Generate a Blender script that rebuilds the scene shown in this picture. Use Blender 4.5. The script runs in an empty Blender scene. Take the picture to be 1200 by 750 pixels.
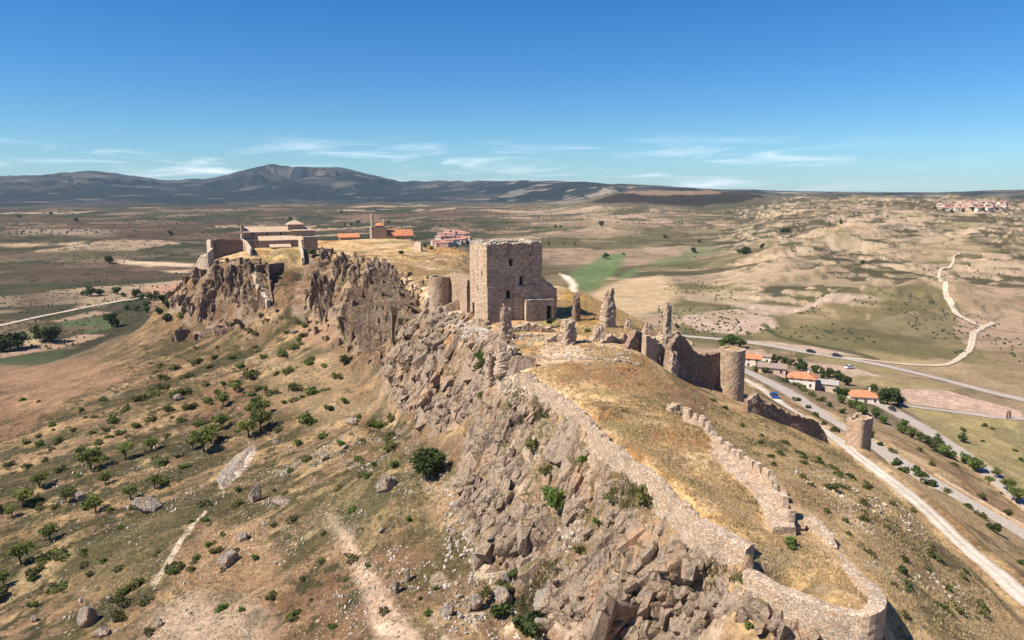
import bpy, math, random
import numpy as np
from mathutils import Vector, Matrix, Euler

random.seed(11)
rng = np.random.default_rng(11)
scene = bpy.context.scene
COL = scene.collection

# ------------------------------------------------------------------ camera
# survey: the drone hovers about 30 m above the castle ridge; world z = 100 is the drone's height
FPX, HORIZON, ZC = 857.0, 222.0, 100.0
PITCH = math.atan((375.0 - HORIZON) / FPX)
CP, SP = math.cos(PITCH), math.sin(PITCH)

def ray(px, py):
    cx, cy = (px - 600.0) / FPX, (375.0 - py) / FPX
    return np.array([cx, CP + cy * SP, -SP + cy * CP])

def at(px, py, Y):
    """survey sighting: the point seen along a bearing, at a ground distance Y"""
    d = ray(px, py)
    s = Y / d[1]
    return np.array([d[0] * s, Y, ZC + d[2] * s])

def proj(p):
    x, y, z = p[0], p[1], p[2] - ZC
    fw = y * CP - z * SP
    up = y * SP + z * CP
    return 600 + FPX * x / fw, 375 - FPX * up / fw

cam_d = bpy.data.cameras.new('camera')
cam = bpy.data.objects.new('camera', cam_d)
COL.objects.link(cam)
cam.location = (0, 0, ZC)
cam.rotation_euler = (math.pi / 2 - PITCH, 0, 0)
cam_d.sensor_width = 36.0
cam_d.lens = 36.0 * FPX / 1200.0
cam_d.clip_start = 1.0
cam_d.clip_end = 40000.0
scene.camera = cam

# ------------------------------------------------------------------ noise
def _hash(ix, iy, iz, seed):
    h = (ix * 374761393 + iy * 668265263 + iz * 2147483647 + seed * 1274126177) & 0xffffffff
    h = ((h ^ (h >> 13)) * 1274126177) & 0xffffffff
    h = ((h ^ (h >> 16)) * 2246822519) & 0xffffffff
    return ((h ^ (h >> 15)) & 0xffffff).astype(np.float64) / float(0xffffff)

_T = np.random.default_rng(5).random((512, 512)).astype(np.float32) * 2 - 1
_TF = np.pad(_T, ((0, 1), (0, 1)), mode='wrap').ravel().copy()
def vnoise(x, y, seed=0):
    xf, yf = np.floor(x), np.floor(y)
    fx, fy = (x - xf).astype(np.float32), (y - yf).astype(np.float32)
    ux, uy = fx * fx * (3 - 2 * fx), fy * fy * (3 - 2 * fy)
    i = ((yf.astype(np.int32) + seed * 91) & 511) * 513 + ((xf.astype(np.int32) + seed * 37) & 511)
    a, b, c, d = _TF[i], _TF[i + 1], _TF[i + 513], _TF[i + 514]
    a = a + (b - a) * ux
    return a + (c + (d - c) * ux - a) * uy

def fbm(x, y, octs=4, seed=0, gain=0.5):
    x, y = np.asarray(x, float), np.asarray(y, float)
    out, amp, tot = np.zeros(np.broadcast(x, y).shape), 1.0, 0.0
    for o in range(octs):
        out = out + amp * vnoise(x + 17.3 * o, y - 9.1 * o, seed + o * 7)
        tot += amp
        amp *= gain
        x, y = x * 1.62 - y * 1.21, x * 1.21 + y * 1.62
    return out / tot

def ridged(x, y, octs=4, seed=0):
    x, y = np.asarray(x, float), np.asarray(y, float)
    out, amp, tot = np.zeros(np.broadcast(x, y).shape), 1.0, 0.0
    for o in range(octs):
        out = out + amp * (1 - np.abs(vnoise(x + 7.7 * o, y + 3.1 * o, seed + o * 5)) * 2)
        tot += amp
        amp *= 0.5
        x, y = x * 1.62 - y * 1.21, x * 1.21 + y * 1.62
    return out / tot

def sstep(a, b, x):
    t = np.clip((x - a) / (b - a), 0, 1)
    return t * t * (3 - 2 * t)

def vor3(p, seed=0):
    """facets: nearest-cell hash, tilt height, edge distance"""
    ci = np.floor(p).astype(np.int64)
    n = len(p)
    d1, d2 = np.full(n, 9.0), np.full(n, 9.0)
    best = np.zeros((n, 3)); bid = np.zeros((n, 3), np.int64)
    for dx in (-1, 0, 1):
        for dy in (-1, 0, 1):
            for dz in (-1, 0, 1):
                c = ci + np.array([dx, dy, dz])
                s = np.stack([c[:, k] + 0.08 + 0.84 * _hash(c[:, 0], c[:, 1], c[:, 2], seed + 31 * (k + 1)) for k in range(3)], 1)
                v = p - s
                d = np.sqrt((v * v).sum(1))
                near = d < d1
                d2 = np.where(near, d1, np.minimum(d2, d))
                best[near] = v[near]; bid[near] = c[near]
                d1 = np.where(near, d, d1)
    t = [_hash(bid[:, 0], bid[:, 1], bid[:, 2], seed + 101 + k) * 2 - 1 for k in range(4)]
    f = t[3] * 0.5 + (best[:, 0] * t[0] + best[:, 1] * t[1] + best[:, 2] * t[2]) * 0.9
    return f, d2 - d1, t[3]

# ------------------------------------------------------------------ surveyed terrain points
def dens(pts, step):
    out = []
    for a, b in zip(pts[:-1], pts[1:]):
        n = max(1, int(np.linalg.norm(b - a) / step))
        for i in range(n):
            out.append(a + (b - a) * i / n)
    out.append(pts[-1])
    return out

S = lambda L: [at(*p) for p in L]
RIM = S([(1036, 764, 56.8), (1015, 768, 57.0), (978, 758, 58.4), (943, 740, 60.2), (908, 712, 62.2), (880, 682, 64.3), (828, 637, 70.2), (800, 628, 74.3), (775, 601, 78.9), (748, 572, 84),
         (705, 538, 94.2), (670, 494, 105.3), (640, 465, 114.8), (620, 449, 120), (596, 440, 126), (575, 415, 142), (545, 397, 157), (520, 388, 163), (500, 378, 174), (480, 352, 204),
         (470, 331, 245), (455, 317, 285), (420, 304, 325), (390, 297, 352)])
RIM2 = S([(368, 295, 352), (357, 297, 345)])
CRAG = S([(300, 309, 326), (275, 311, 328), (250, 313, 332), (233, 320, 335), (215, 337, 335)])
FOOT = S([(975, 775, 57), (900, 770, 64), (800, 775, 70), (700, 765, 77), (620, 750, 84), (545, 640, 102), (530, 600, 112), (537, 545, 124), (552, 500, 134), (535, 482, 148),
          (478, 489, 166), (455, 452, 198), (438, 426, 226), (400, 402, 258), (378, 386, 276), (352, 372, 290)])
FOOT2 = S([(300, 366, 302), (250, 384, 312), (205, 374, 326), (190, 352, 340)])
GRAVEL = S([(872, 444, 278), (880, 448, 266), (895, 457, 248), (907, 466, 228), (930, 482, 200), (960, 501, 172), (985, 517, 153), (1003, 532, 141), (1040, 560, 126),
            (1080, 592, 113), (1130, 640, 100), (1170, 672, 93), (1200, 700, 88), (1240, 735, 82), (1300, 790, 76)])
ASPHALT = S([(862, 429, 352), (872, 434, 338), (890, 442, 312), (930, 463, 270), (975, 494, 225), (1020, 520, 203), (1060, 545, 187), (1130, 587, 166), (1200, 628, 150), (1300, 690, 133)])
LOWROAD = S([(1000, 463, 318), (1020, 470, 302), (1040, 478, 290), (1085, 503, 258), (1130, 533, 232), (1160, 555, 217), (1200, 588, 200), (1300, 665, 170)])
pts = []
pts += dens(RIM, 5) + dens(RIM2, 5) + dens(CRAG, 6) + dens(FOOT, 6) + dens(FOOT2, 7)
pts += dens(GRAVEL, 9) + dens(ASPHALT, 12) + dens(LOWROAD, 14)
PLATEAU = [(1005, 708, 58.9), (1018, 702, 59.8), (962, 699, 60.9), (925, 685, 62.6), (895, 668, 65.2), (862, 641, 69.3), (838, 614, 72.5), (806, 582, 78), (771, 554, 83.3), (742, 531, 89), (712, 505, 97), (688, 480, 104), (662, 458, 113), (310, 295, 343), (335, 295, 344), (272, 299, 341), (300, 302, 337), (330, 305, 335), (288, 293, 347), (350, 292, 348), (515, 369, 171), (528, 374, 168), (548, 380, 162), (950, 672, 66), (990, 695, 61.5), (900, 625, 74), (920, 632, 71.5), (850, 590, 79), (874, 588, 79.5), (800, 560, 86), (843, 545, 89), (817, 500, 99), (760, 520, 94), (740, 480, 107), (700, 440, 121), (770, 465, 114), (640, 425, 131), (720, 420, 131),
           (600, 400, 147), (640, 395, 147), (700, 400, 143), (750, 415, 137), (570, 382, 158), (640, 385, 157), (700, 385, 157), (760, 395, 151), (780, 400, 148),
           (745, 372, 172), (690, 345, 195), (660, 335, 215), (600, 340, 215), (540, 345, 205), (545, 300, 328), (500, 292, 385), (480, 310, 300), (500, 325, 250), (530, 320, 260),
           (410, 287, 425), (330, 283, 410), (455, 283, 430), (490, 284, 420), (360, 292, 380), (430, 297, 350), (255, 296, 348), (400, 296, 365)]
GULLY = [(350, 330, 330), (347, 336, 316), (330, 337, 310), (310, 333, 316), (335, 331, 322), (320, 331, 322), (345, 350, 302), (322, 372, 292), (340, 327, 326), (312, 345, 312), (330, 318, 333), (310, 318, 331)]
WEST = [(508, 538, 130), (450, 740, 88), (540, 735, 85.5), (300, 740, 98), (100, 740, 110), (0, 750, 113), (-150, 780, 112), (300, 600, 140), (100, 560, 185), (0, 500, 240), (150, 420, 300), (200, 395, 312),
        (300, 405, 285), (300, 500, 205), (400, 455, 208), (400, 560, 142), (450, 600, 118), (470, 530, 142), (350, 440, 238), (200, 640, 132), (200, 500, 220), (100, 460, 258), (0, 430, 350), (60, 425, 345), (130, 397, 350), (175, 382, 345),
        (-200, 500, 260), (-150, 620, 170), (500, 660, 101), (380, 660, 112), (420, 500, 172), (250, 450, 250), (190, 680, 120), (340, 395, 277), (390, 415, 248)]
EAST = [(858, 468, 143), (800, 432, 149), (845, 453, 146), (780, 427, 146), (880, 483, 130), (900, 506, 122), (968, 516, 137), (925, 499, 133.5), (955, 532, 117), (1008, 531, 147), (1000, 580, 92), (960, 545, 104), (905, 535, 103),
        (1050, 640, 82), (1060, 600, 94), (1040, 740, 60.5), (1032, 760, 58), (1150, 740, 73), (1220, 770, 75), (1120, 690, 82), (1000, 640, 75), (985, 648, 70.5), (1022, 680, 65), (1045, 705, 62.5), (945, 595, 82), (930, 575, 86),
        (870, 525, 101), (840, 500, 113), (845, 480, 128), (800, 465, 124), (1100, 640, 94), (1010, 545, 128), (1100, 680, 80), (1100, 575, 150), (1030, 541, 157), (1150, 615, 125), (1200, 662, 112), (1050, 556, 172), (1020, 530, 184), (1078, 566, 164), (998, 513, 187), (1035, 545, 176), (1060, 566, 152), (1060, 556, 146), (1130, 598, 136), (940, 478, 218), (1250, 690, 110),
        (940, 453, 298), (1012, 471, 285), (882, 431, 337), (905, 440, 322), (975, 460, 290), (1050, 520, 214), (1120, 560, 190), (1000, 490, 246), (960, 470, 268), (900, 452, 290), (1150, 590, 182), (1200, 612, 172)]
VALLEY = [(1200, 470, 318), (1200, 520, 262), (1100, 440, 362), (1100, 480, 300), (950, 413, 412), (870, 395, 462), (1200, 430, 385), (1000, 430, 375), (800, 380, 510), (1300, 520, 265), (1350, 600, 220), (1040, 450, 338), (1180, 490, 292)]
pts += S(PLATEAU) + S(GULLY) + S(WEST) + S(EAST) + S(VALLEY)
RAW = [(-12, 185, 70.8), (-14, 196, 70.5), (-8, 175, 70.8), (-17, 185, 70.4), (0, 185, 71.2), (0, 171, 71), (10, 185, 71.5), (12, 200, 71.6), (-30, 232, 69.3), (-20, 240, 69.8), (-25, 270, 69.8), (-36, 272, 69.3), (-46, 310, 69.5), (-30, 310, 69.8), (-58, 342, 69.6), (-40, 350, 69.5), (-22, 215, 69.8), (12, 330, 32), (45, 250, 36), (72, 205, 38), (60, 300, 12), (100, 250, 14), (0, 420, 16), (-30, 490, 16), (-70, 540, 10), (-160, 425, 30), (-120, 490, 20), (-205, 385, 15), (130, 300, 9), (60, 400, 8),
       (-100, 520, 12), (30, 210, 62), (20, 260, 60), (160, 340, 7.5), (-12, 380, 62), (-90, 445, 60), (-60, 455, 62),
       (30, 20, 52), (0, 20, 45), (-40, 20, 38), (-100, 20, 28), (60, 20, 48), (110, 30, 44), (0, -60, 45), (-120, -60, 25), (120, -60, 40), (15, 45, 56), (150, 100, 20), (200, 60, 10), (-20, 50, 44), (-60, 60, 34)]
pts += [np.array(p, float) for p in RAW]

# ------------------------------------------------------------------ far country
def terr(h, st=6.0):
    """eroded benches: gentle treads, short scarps"""
    q = h / st; f = np.floor(q); u = q - f
    return st * (f + 0.35 * u + 0.65 * sstep(0.55, 0.95, u))
SKYLINE = np.array([(-700, 212), (-300, 206), (0, 206), (50, 205), (110, 199), (150, 205), (200, 210.5), (240, 208), (270, 203), (295, 195), (320, 192), (345, 194.5), (400, 197), (430, 203), (470, 212), (520, 212), (600, 211),
                    (700, 214), (790, 219), (850, 222), (900, 223), (1000, 225), (1100, 225), (1200, 222), (1500, 220), (1900, 222)], float)
def far_height(x, y):
    r = np.hypot(x, y)
    yy = np.maximum(y, 50.0)
    az = np.arctan2(x, yy)
    spx = 600 + FPX * np.tan(np.clip(az, -1.2, 1.2)) * (CP + 0.178 * SP)
    sky = np.interp(spx, SKYLINE[:, 0], SKYLINE[:, 1])
    cy = (375 - sky) / FPX
    rat = (-SP + cy * CP) / (CP + cy * SP)
    rat = rat + (0.0016 * fbm(spx / 26, spx * 0 + 3, 4, 44) - 0.0008) * (1 - sstep(430, 760, spx)) + 0.0007 * fbm(spx / 40, spx * 0 + 5, 4, 45)
    left = 1 - sstep(430, 760, spx)
    Rc = 4300 + 3000 * left
    Yc = Rc * np.cos(az)
    crest = rat * Yc
    z = np.interp(y, [0, 900, 1500, 2500, 3600, 5000, 9000], [-92, -92, -84, -74, -64, -54, -50])
    zr = np.interp(y, [0, 560, 900, 1500, 2200, 3000, 4000, 5000], [-93, -92, -84, -62, -54, -50, -30, -10])
    rt = sstep(820, 1010, spx)
    z = z * (1 - rt) + zr * rt
    # rolling mounds and badlands
    amp = sstep(450, 1100, r) * (1 - sstep(2600, 4000, r))
    rr_ = sstep(820, 930, spx)
    badl = (1 - sstep(2600, 4000, r)) * (sstep(900, 1300, r) * 0.4 * (1 - rr_) + rr_ * sstep(450, 600, r - 0.55 * np.maximum(0, spx - 1000)))
    wx, wy = x + 60 * fbm(x / 180, y / 180, 2, 61), y + 60 * fbm(x / 180, y / 180, 2, 67)
    z = z + badl * terr((19 + 13 * rr_ * sstep(700, 1100, r)) * np.maximum(ridged(wx / 380, wy / 300, 4, 3), -0.3) + 11.0 * ridged(wx / 150, wy / 105, 4, 21) + 4.5 * ridged(wx / 58, wy / 44, 3, 25), 5.0)
    z = z + amp * 5 * fbm(x / 300, y / 260, 3, 9)
    lf = amp * (1 - sstep(300, 560, spx)) * sstep(520, 760, r)
    z = z + lf * 7 * (fbm(x / 210, y / 170, 4, 77) + 0.2)
    # long flat-topped hill in the middle distance, right of the keep
    d = ((x - 560) * 0.93 + (y - 2600) * 0.36) / 330.0
    e = ((y - 2600) * 0.93 - (x - 560) * 0.36) / 230.0
    z = z + 66 * np.exp(-np.abs(d) ** 3.4 - np.abs(e) ** 2.4) * (1 + 0.10 * fbm(x / 90, y / 90, 3, 58))
    # mountains
    start = 0.56 + 0.1 * (1 - left)
    t = sstep(start, 1.0, r / Rc)
    rough = ridged(x / 900, y / 900, 5, 41) * 0.7 + ridged(x / 340, y / 340, 4, 49) * 0.35 + fbm(x / 380, y / 380, 5, 43) * 0.2
    up = crest - z
    z = z + up * t + (np.minimum(rough, 0.45) - 0.45) * np.maximum(up, 60) * 1.7 * t * (1 - sstep(0.95, 1.0, r / Rc)) * (0.5 + 0.5 * left)
    z = z + sstep(0.985, 1.0, r / Rc) * (1 - sstep(1.0, 1.02, r / Rc)) * (fbm(x / 160, y / 160, 4, 47) * (6 + 14 * left))
    z = np.where(r > Rc, z - (r - Rc) * 0.03, z)
    return np.where(y < 50, z * 0 - 92, z)

NEAR_XY = []
for a in np.linspace(-1.45, 1.45, 26):
    for r in (620, 800):
        NEAR_XY.append((r * math.sin(a), r * math.cos(a)))
for q in [(-300, 445), (-250, 430), (-200, 470), (-330, 480), (-250, 520), (-350, 400), (-100, 600), (0, 560), (80, 500), (200, 480), (300, 420), (-400, 330), (-380, 240), (-330, 150), (-420, 60), (330, 300), (380, 180), (420, 60)]:
    NEAR_XY.append(q)
NX = np.array(NEAR_XY, float)
NZ = far_height(NX[:, 0], NX[:, 1])
NZ = np.where(NX[:, 1] < 480, -92.5, NZ)
for (x, y), z in zip(NX, NZ):
    pts.append(np.array([x, y, ZC + z]))
PT = np.array(pts)

SC_ = 100.0
def _phi(d2):
    return np.sqrt(d2 + (1.6 / SC_) ** 2)
_A = PT[:, :2] / SC_
_D2 = ((_A[:, None, :] - _A[None, :, :]) ** 2).sum(2)
_n = len(PT)
_M = np.zeros((_n + 3, _n + 3))
_M[:_n, :_n] = _phi(_D2) - np.eye(_n) * 0.004
_M[:_n, _n] = 1; _M[:_n, _n + 1:] = _A
_M[_n, :_n] = 1; _M[_n + 1:, :_n] = _A.T
_W = np.linalg.solve(_M, np.concatenate([PT[:, 2], np.zeros(3)]))

def rbf(x, y):
    x, y = np.atleast_1d(x).astype(float) / SC_, np.atleast_1d(y).astype(float) / SC_
    out = np.empty(x.shape)
    for i in range(0, len(x), 20000):
        a, b = x[i:i + 20000], y[i:i + 20000]
        d2 = (a[:, None] - _A[None, :, 0]) ** 2 + (b[:, None] - _A[None, :, 1]) ** 2
        out[i:i + 20000] = _phi(d2) @ _W[:_n] + _W[_n] + a * _W[_n + 1] + b * _W[_n + 2]
    return out

def polydist(x, y, P):
    """distance to a plan polyline and its height there"""
    best = np.full(x.shape, 1e9); zz = np.zeros(x.shape)
    for a, b in zip(P[:-1], P[1:]):
        dx, dy = b[0] - a[0], b[1] - a[1]
        t = np.clip(((x - a[0]) * dx + (y - a[1]) * dy) / (dx * dx + dy * dy + 1e-9), 0, 1)
        d = np.hypot(x - a[0] - t * dx, y - a[1] - t * dy)
        m = d < best
        best[m] = d[m]; zz[m] = (a[2] + t * (b[2] - a[2]))[m]
    return best, zz

def smooth_line(P, n=6):
    """Catmull-Rom through the surveyed points"""
    P = [np.array(p, float) for p in P]
    Q = [2 * P[0] - P[1]] + P + [2 * P[-1] - P[-2]]
    out = []
    for i in range(1, len(Q) - 2):
        for k in range(n):
            t = k / n
            a, b, c, d = Q[i - 1], Q[i], Q[i + 1], Q[i + 2]
            out.append(0.5 * (2 * b + (c - a) * t + (2 * a - 5 * b + 4 * c - d) * t * t + (3 * b - a - 3 * c + d) * t ** 3))
    out.append(P[-1])
    return out
GRAVEL_S, ASPHALT_S, LOWROAD_S = smooth_line(GRAVEL), smooth_line(ASPHALT), smooth_line(LOWROAD)

def height(x, y):
    """ground height without the small rock relief"""
    x, y = np.atleast_1d(x).astype(float), np.atleast_1d(y).astype(float)
    r = np.hypot(x, y)
    z = np.empty(x.shape)
    w = np.where(y > -80, sstep(470, 640, r), 0)
    m = w < 1
    zn = np.zeros(x.shape)
    if m.any():
        zn[m] = rbf(x[m], y[m])
    zf = np.zeros(x.shape)
    k = w > 0
    if k.any():
        zf[k] = ZC + far_height(x[k], y[k])
    z = zn * (1 - w) + zf * w
    nz = (1 - sstep(300, 500, r)) * (0.45 * fbm(x / 9, y / 9, 4, 5) + 0.5 * fbm(x / 28, y / 28, 3, 6))
    ws = sstep(-8, -30, x) * (1 - sstep(300, 420, r)) * sstep(60, 90, y)
    nz = nz + ws * (1.1 * ridged((x * 0.82 + y * 0.57) / 26, (x * 0.57 - y * 0.82) / 13, 4, 15) + 0.35 * fbm(x / 4, y / 4, 3, 16))
    z = z + nz
    for P, wd in ((GRAVEL_S, 2.4), (ASPHALT_S, 3.6), (LOWROAD_S, 3.6)):
        near = (x > 30) & (x < 330) & (y > 40) & (y < 400)
        if near.any():
            d, pz = polydist(x[near], y[near], P)
            f = 1 - sstep(wd, wd + 4.5, d)
            z[near] = z[near] * (1 - f) + (pz - 0.12) * f
    return z

# polar ground sheet: fine in front, coarse behind
fine = np.arange(-0.73, 0.7301, 1 / 660.0)
side = np.linspace(0.73, math.pi, 60)[1:]
AZ = np.concatenate([-side[::-1], fine, side[:-1]])
RR = [6.0]
while RR[-1] < 13000:
    r = RR[-1]
    RR.append(r + (6 if r < 38 else max(0.19, 0.0029 * r) if r < 420 else 0.0060 * r if r < 7600 else 0.03 * r))
RR = np.array(RR)
na, nr = len(AZ), len(RR)
GX = (RR[:, None] * np.sin(AZ)[None, :]).ravel(); GY = (RR[:, None] * np.cos(AZ)[None, :]).ravel()
GZ = height(GX, GY)
Zg = GZ.reshape(nr, na)

def hzv(x, y):
    """ground height read from the sheet"""
    x, y = np.atleast_1d(x).astype(float), np.atleast_1d(y).astype(float)
    r, a = np.clip(np.hypot(x, y), RR[0], RR[-1] - 1), np.arctan2(x, y)
    i = np.clip(np.searchsorted(RR, r) - 1, 0, nr - 2); j = np.clip(np.searchsorted(AZ, a) - 1, 0, na - 2)
    u = (r - RR[i]) / (RR[i + 1] - RR[i]); v = np.clip((a - AZ[j]) / (AZ[j + 1] - AZ[j]), 0, 1)
    return (Zg[i, j] * (1 - u) + Zg[i + 1, j] * u) * (1 - v) + (Zg[i, j + 1] * (1 - u) + Zg[i + 1, j + 1] * u) * v

def hz(x, y):
    return float(hzv(x, y)[0])

def hits(L):
    """where lines of sight meet the ground"""
    out = []
    for p in L:
        d = ray(p[0], p[1]); h = math.hypot(d[0], d[1]); a = math.atan2(d[0], d[1]); sl = d[2] / h
        j = min(max(int(np.searchsorted(AZ, a)) - 1, 0), na - 2); v = (a - AZ[j]) / (AZ[j + 1] - AZ[j])
        g = (Zg[:, j] * (1 - v) + Zg[:, j + 1] * v) - (ZC + sl * RR)
        k = np.where((g > 0) & (RR > 40))[0]
        k = k[0] if len(k) else nr - 1
        t = g[k - 1] / (g[k - 1] - g[k] - 1e-12)
        r = RR[k - 1] + (RR[k] - RR[k - 1]) * min(max(t, 0), 1)
        x, y = r * math.sin(a), r * math.cos(a)
        out.append((x, y, hz(x, y)))
    return np.array(out)

def hit(px, py):
    return hits([(px, py)])[0]
# ------------------------------------------------------------------ mesh helpers
def link_mesh(name, V, Fc, mats, parent=None, smooth=False, midx=None, cols=None):
    """one mesh object from vertex array, face lists (array or list of tuples)"""
    me = bpy.data.meshes.new(name)
    V = np.asarray(V, np.float32)
    me.vertices.add(len(V)); me.vertices.foreach_set('co', V.ravel())
    if isinstance(Fc, np.ndarray):
        k = Fc.shape[1]; nf = len(Fc)
        lv = Fc.astype(np.int32).ravel(); st = np.arange(nf, dtype=np.int32) * k; tot = np.full(nf, k, np.int32)
    else:
        nf = len(Fc); tot = np.array([len(f) for f in Fc], np.int32)
        lv = np.array([i for f in Fc for i in f], np.int32)
        st = np.concatenate([[0], np.cumsum(tot)[:-1]]).astype(np.int32)
    me.loops.add(len(lv)); me.loops.foreach_set('vertex_index', lv)
    me.polygons.add(nf); me.polygons.foreach_set('loop_start', st)
    try:
        me.polygons.foreach_set('loop_total', tot)
    except Exception:
        pass
    for m in (mats if isinstance(mats, (list, tuple)) else [mats]):
        me.materials.append(m)
    if midx is not None:
        me.polygons.foreach_set('material_index', np.asarray(midx, np.int32))
    me.update(calc_edges=True)
    me.polygons.foreach_set('use_smooth', np.full(nf, bool(smooth)))
    if cols is not None:
        a = me.color_attributes.new('col', 'FLOAT_COLOR', 'POINT')
        c = np.ones((len(V), 4), np.float32); c[:, :3] = cols
        a.data.foreach_set('color', c.ravel())
    o = bpy.data.objects.new(name, me)
    COL.objects.link(o)
    if parent is not None:
        o.parent = parent
    return o

class MB:
    """collects boxes, tubes and loose polygons for ONE mesh"""
    def __init__(s):
        s.v = []; s.f = []; s.m = []
    def add(s, V, Fc, m=0):
        b = len(s.v)
        s.v += [tuple(p) for p in V]
        s.f += [tuple(i + b for i in f) for f in Fc]
        s.m += [m] * len(Fc)
    def box(s, c, d, m=0, rz=0.0):
        x, y, z = d[0] / 2, d[1] / 2, d[2] / 2
        ca, sa = math.cos(rz), math.sin(rz)
        V = []
        for sx, sy, sz in ((-1, -1, -1), (1, -1, -1), (1, 1, -1), (-1, 1, -1), (-1, -1, 1), (1, -1, 1), (1, 1, 1), (-1, 1, 1)):
            px, py = sx * x, sy * y
            V.append((c[0] + px * ca - py * sa, c[1] + px * sa + py * ca, c[2] + sz * z))
        s.add(V, [(0, 3, 2, 1), (4, 5, 6, 7), (0, 1, 5, 4), (1, 2, 6, 5), (2, 3, 7, 6), (3, 0, 4, 7)], m)
    def tube(s, P, R, n=6, m=0):
        P = [np.array(p, float) for p in P]
        rings = []
        for i, p in enumerate(P):
            t = P[min(i + 1, len(P) - 1)] - P[max(i - 1, 0)]
            t = t / (np.linalg.norm(t) + 1e-9)
            a = np.cross(t, (0, 0, 1) if abs(t[2]) < 0.9 else (1, 0, 0)); a /= np.linalg.norm(a)
            b = np.cross(t, a)
            rings.append([p + R[i] * (math.cos(2 * math.pi * k / n) * a + math.sin(2 * math.pi * k / n) * b) for k in range(n)])
        V = [q for r in rings for q in r]
        Fc = [(i * n + k, i * n + (k + 1) % n, (i + 1) * n + (k + 1) % n, (i + 1) * n + k) for i in range(len(P) - 1) for k in range(n)]
        Fc += [tuple(range(n))[::-1], tuple((len(P) - 1) * n + k for k in range(n))]
        s.add(V, Fc, m)
    def build(s, name, mats, parent=None, smooth=False):
        return link_mesh(name, np.array(s.v), s.f, mats, parent, smooth, s.m)

def tag(o, label=None, cat=None, group=None, kind=None):
    if label: o['label'] = label
    if cat: o['category'] = cat
    if group: o['group'] = group
    if kind: o['kind'] = kind
    return o

def empty(name, loc, rz=0.0):
    o = bpy.data.objects.new(name, None)
    o.location = loc; o.rotation_euler = (0, 0, rz); o.empty_display_size = 0.5
    COL.objects.link(o)
    return o

def copy_tree(o, kids, parent=None):
    c = o.copy(); COL.objects.link(c)
    if parent is not None: c.parent = parent
    for ch in kids.get(o.name, []):
        copy_tree(ch, kids, c)
    return c

# ------------------------------------------------------------------ materials
def mat(name):
    m = bpy.data.materials.new(name); m.use_nodes = True
    nt = m.node_tree
    b = nt.nodes['Principled BSDF']
    b.inputs['Roughness'].default_value = 0.95
    b.inputs['Specular IOR Level'].default_value = 0.15
    return m, nt, b

def N(nt, t, **kw):
    n = nt.nodes.new(t)
    for k, v in kw.items():
        if k in ('op',): n.operation = v
        elif k == 'ins':
            for i, val in v.items(): n.inputs[i].default_value = val
        else: setattr(n, k, v)
    return n

def mapped(nt, scale, rot=(0, 0, 0), src='Object'):
    tc = N(nt, 'ShaderNodeTexCoord'); mp = N(nt, 'ShaderNodeMapping')
    mp.inputs['Scale'].default_value = scale; mp.inputs['Rotation'].default_value = rot
    nt.links.new(tc.outputs[src], mp.inputs['Vector'])
    return mp.outputs['Vector']

def noise_fac(nt, vec, scale, detail=5, lo=0.3, hi=0.7, a=0.0, b=1.0, rough=0.55):
    n = N(nt, 'ShaderNodeTexNoise', ins={'Scale': scale, 'Detail': detail, 'Roughness': rough})
    if vec is not None: nt.links.new(vec, n.inputs['Vector'])
    r = N(nt, 'ShaderNodeMapRange', ins={'From Min': lo, 'From Max': hi, 'To Min': a, 'To Max': b})
    nt.links.new(n.outputs['Fac'], r.inputs['Value'])
    return r.outputs['Result']

def mix(nt, fac, A, B, typ='MIX'):
    m = N(nt, 'ShaderNodeMix', data_type='RGBA', blend_type=typ)
    for s, v in ((0, fac), (6, A), (7, B)):
        if hasattr(v, 'is_linked'): nt.links.new(v, m.inputs[s])
        elif s == 0: m.inputs[0].default_value = v
        else: m.inputs[s].default_value = (*v, 1) if len(v) == 3 else v
    return m.outputs[2]

def scale_col(nt, col, fac):
    """colour times a value"""
    v = N(nt, 'ShaderNodeVectorMath', op='SCALE')
    nt.links.new(col, v.inputs[0]); nt.links.new(fac, v.inputs['Scale'])
    return v.outputs[0]

def bump(nt, b, h, dist=0.1, strength=1.0, prev=None):
    n = N(nt, 'ShaderNodeBump', ins={'Distance': dist, 'Strength': strength})
    nt.links.new(h, n.inputs['Height'])
    if prev is not None: nt.links.new(prev, n.inputs['Normal'])
    nt.links.new(n.outputs[0], b.inputs['Normal'])
    return n.outputs[0]

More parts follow.
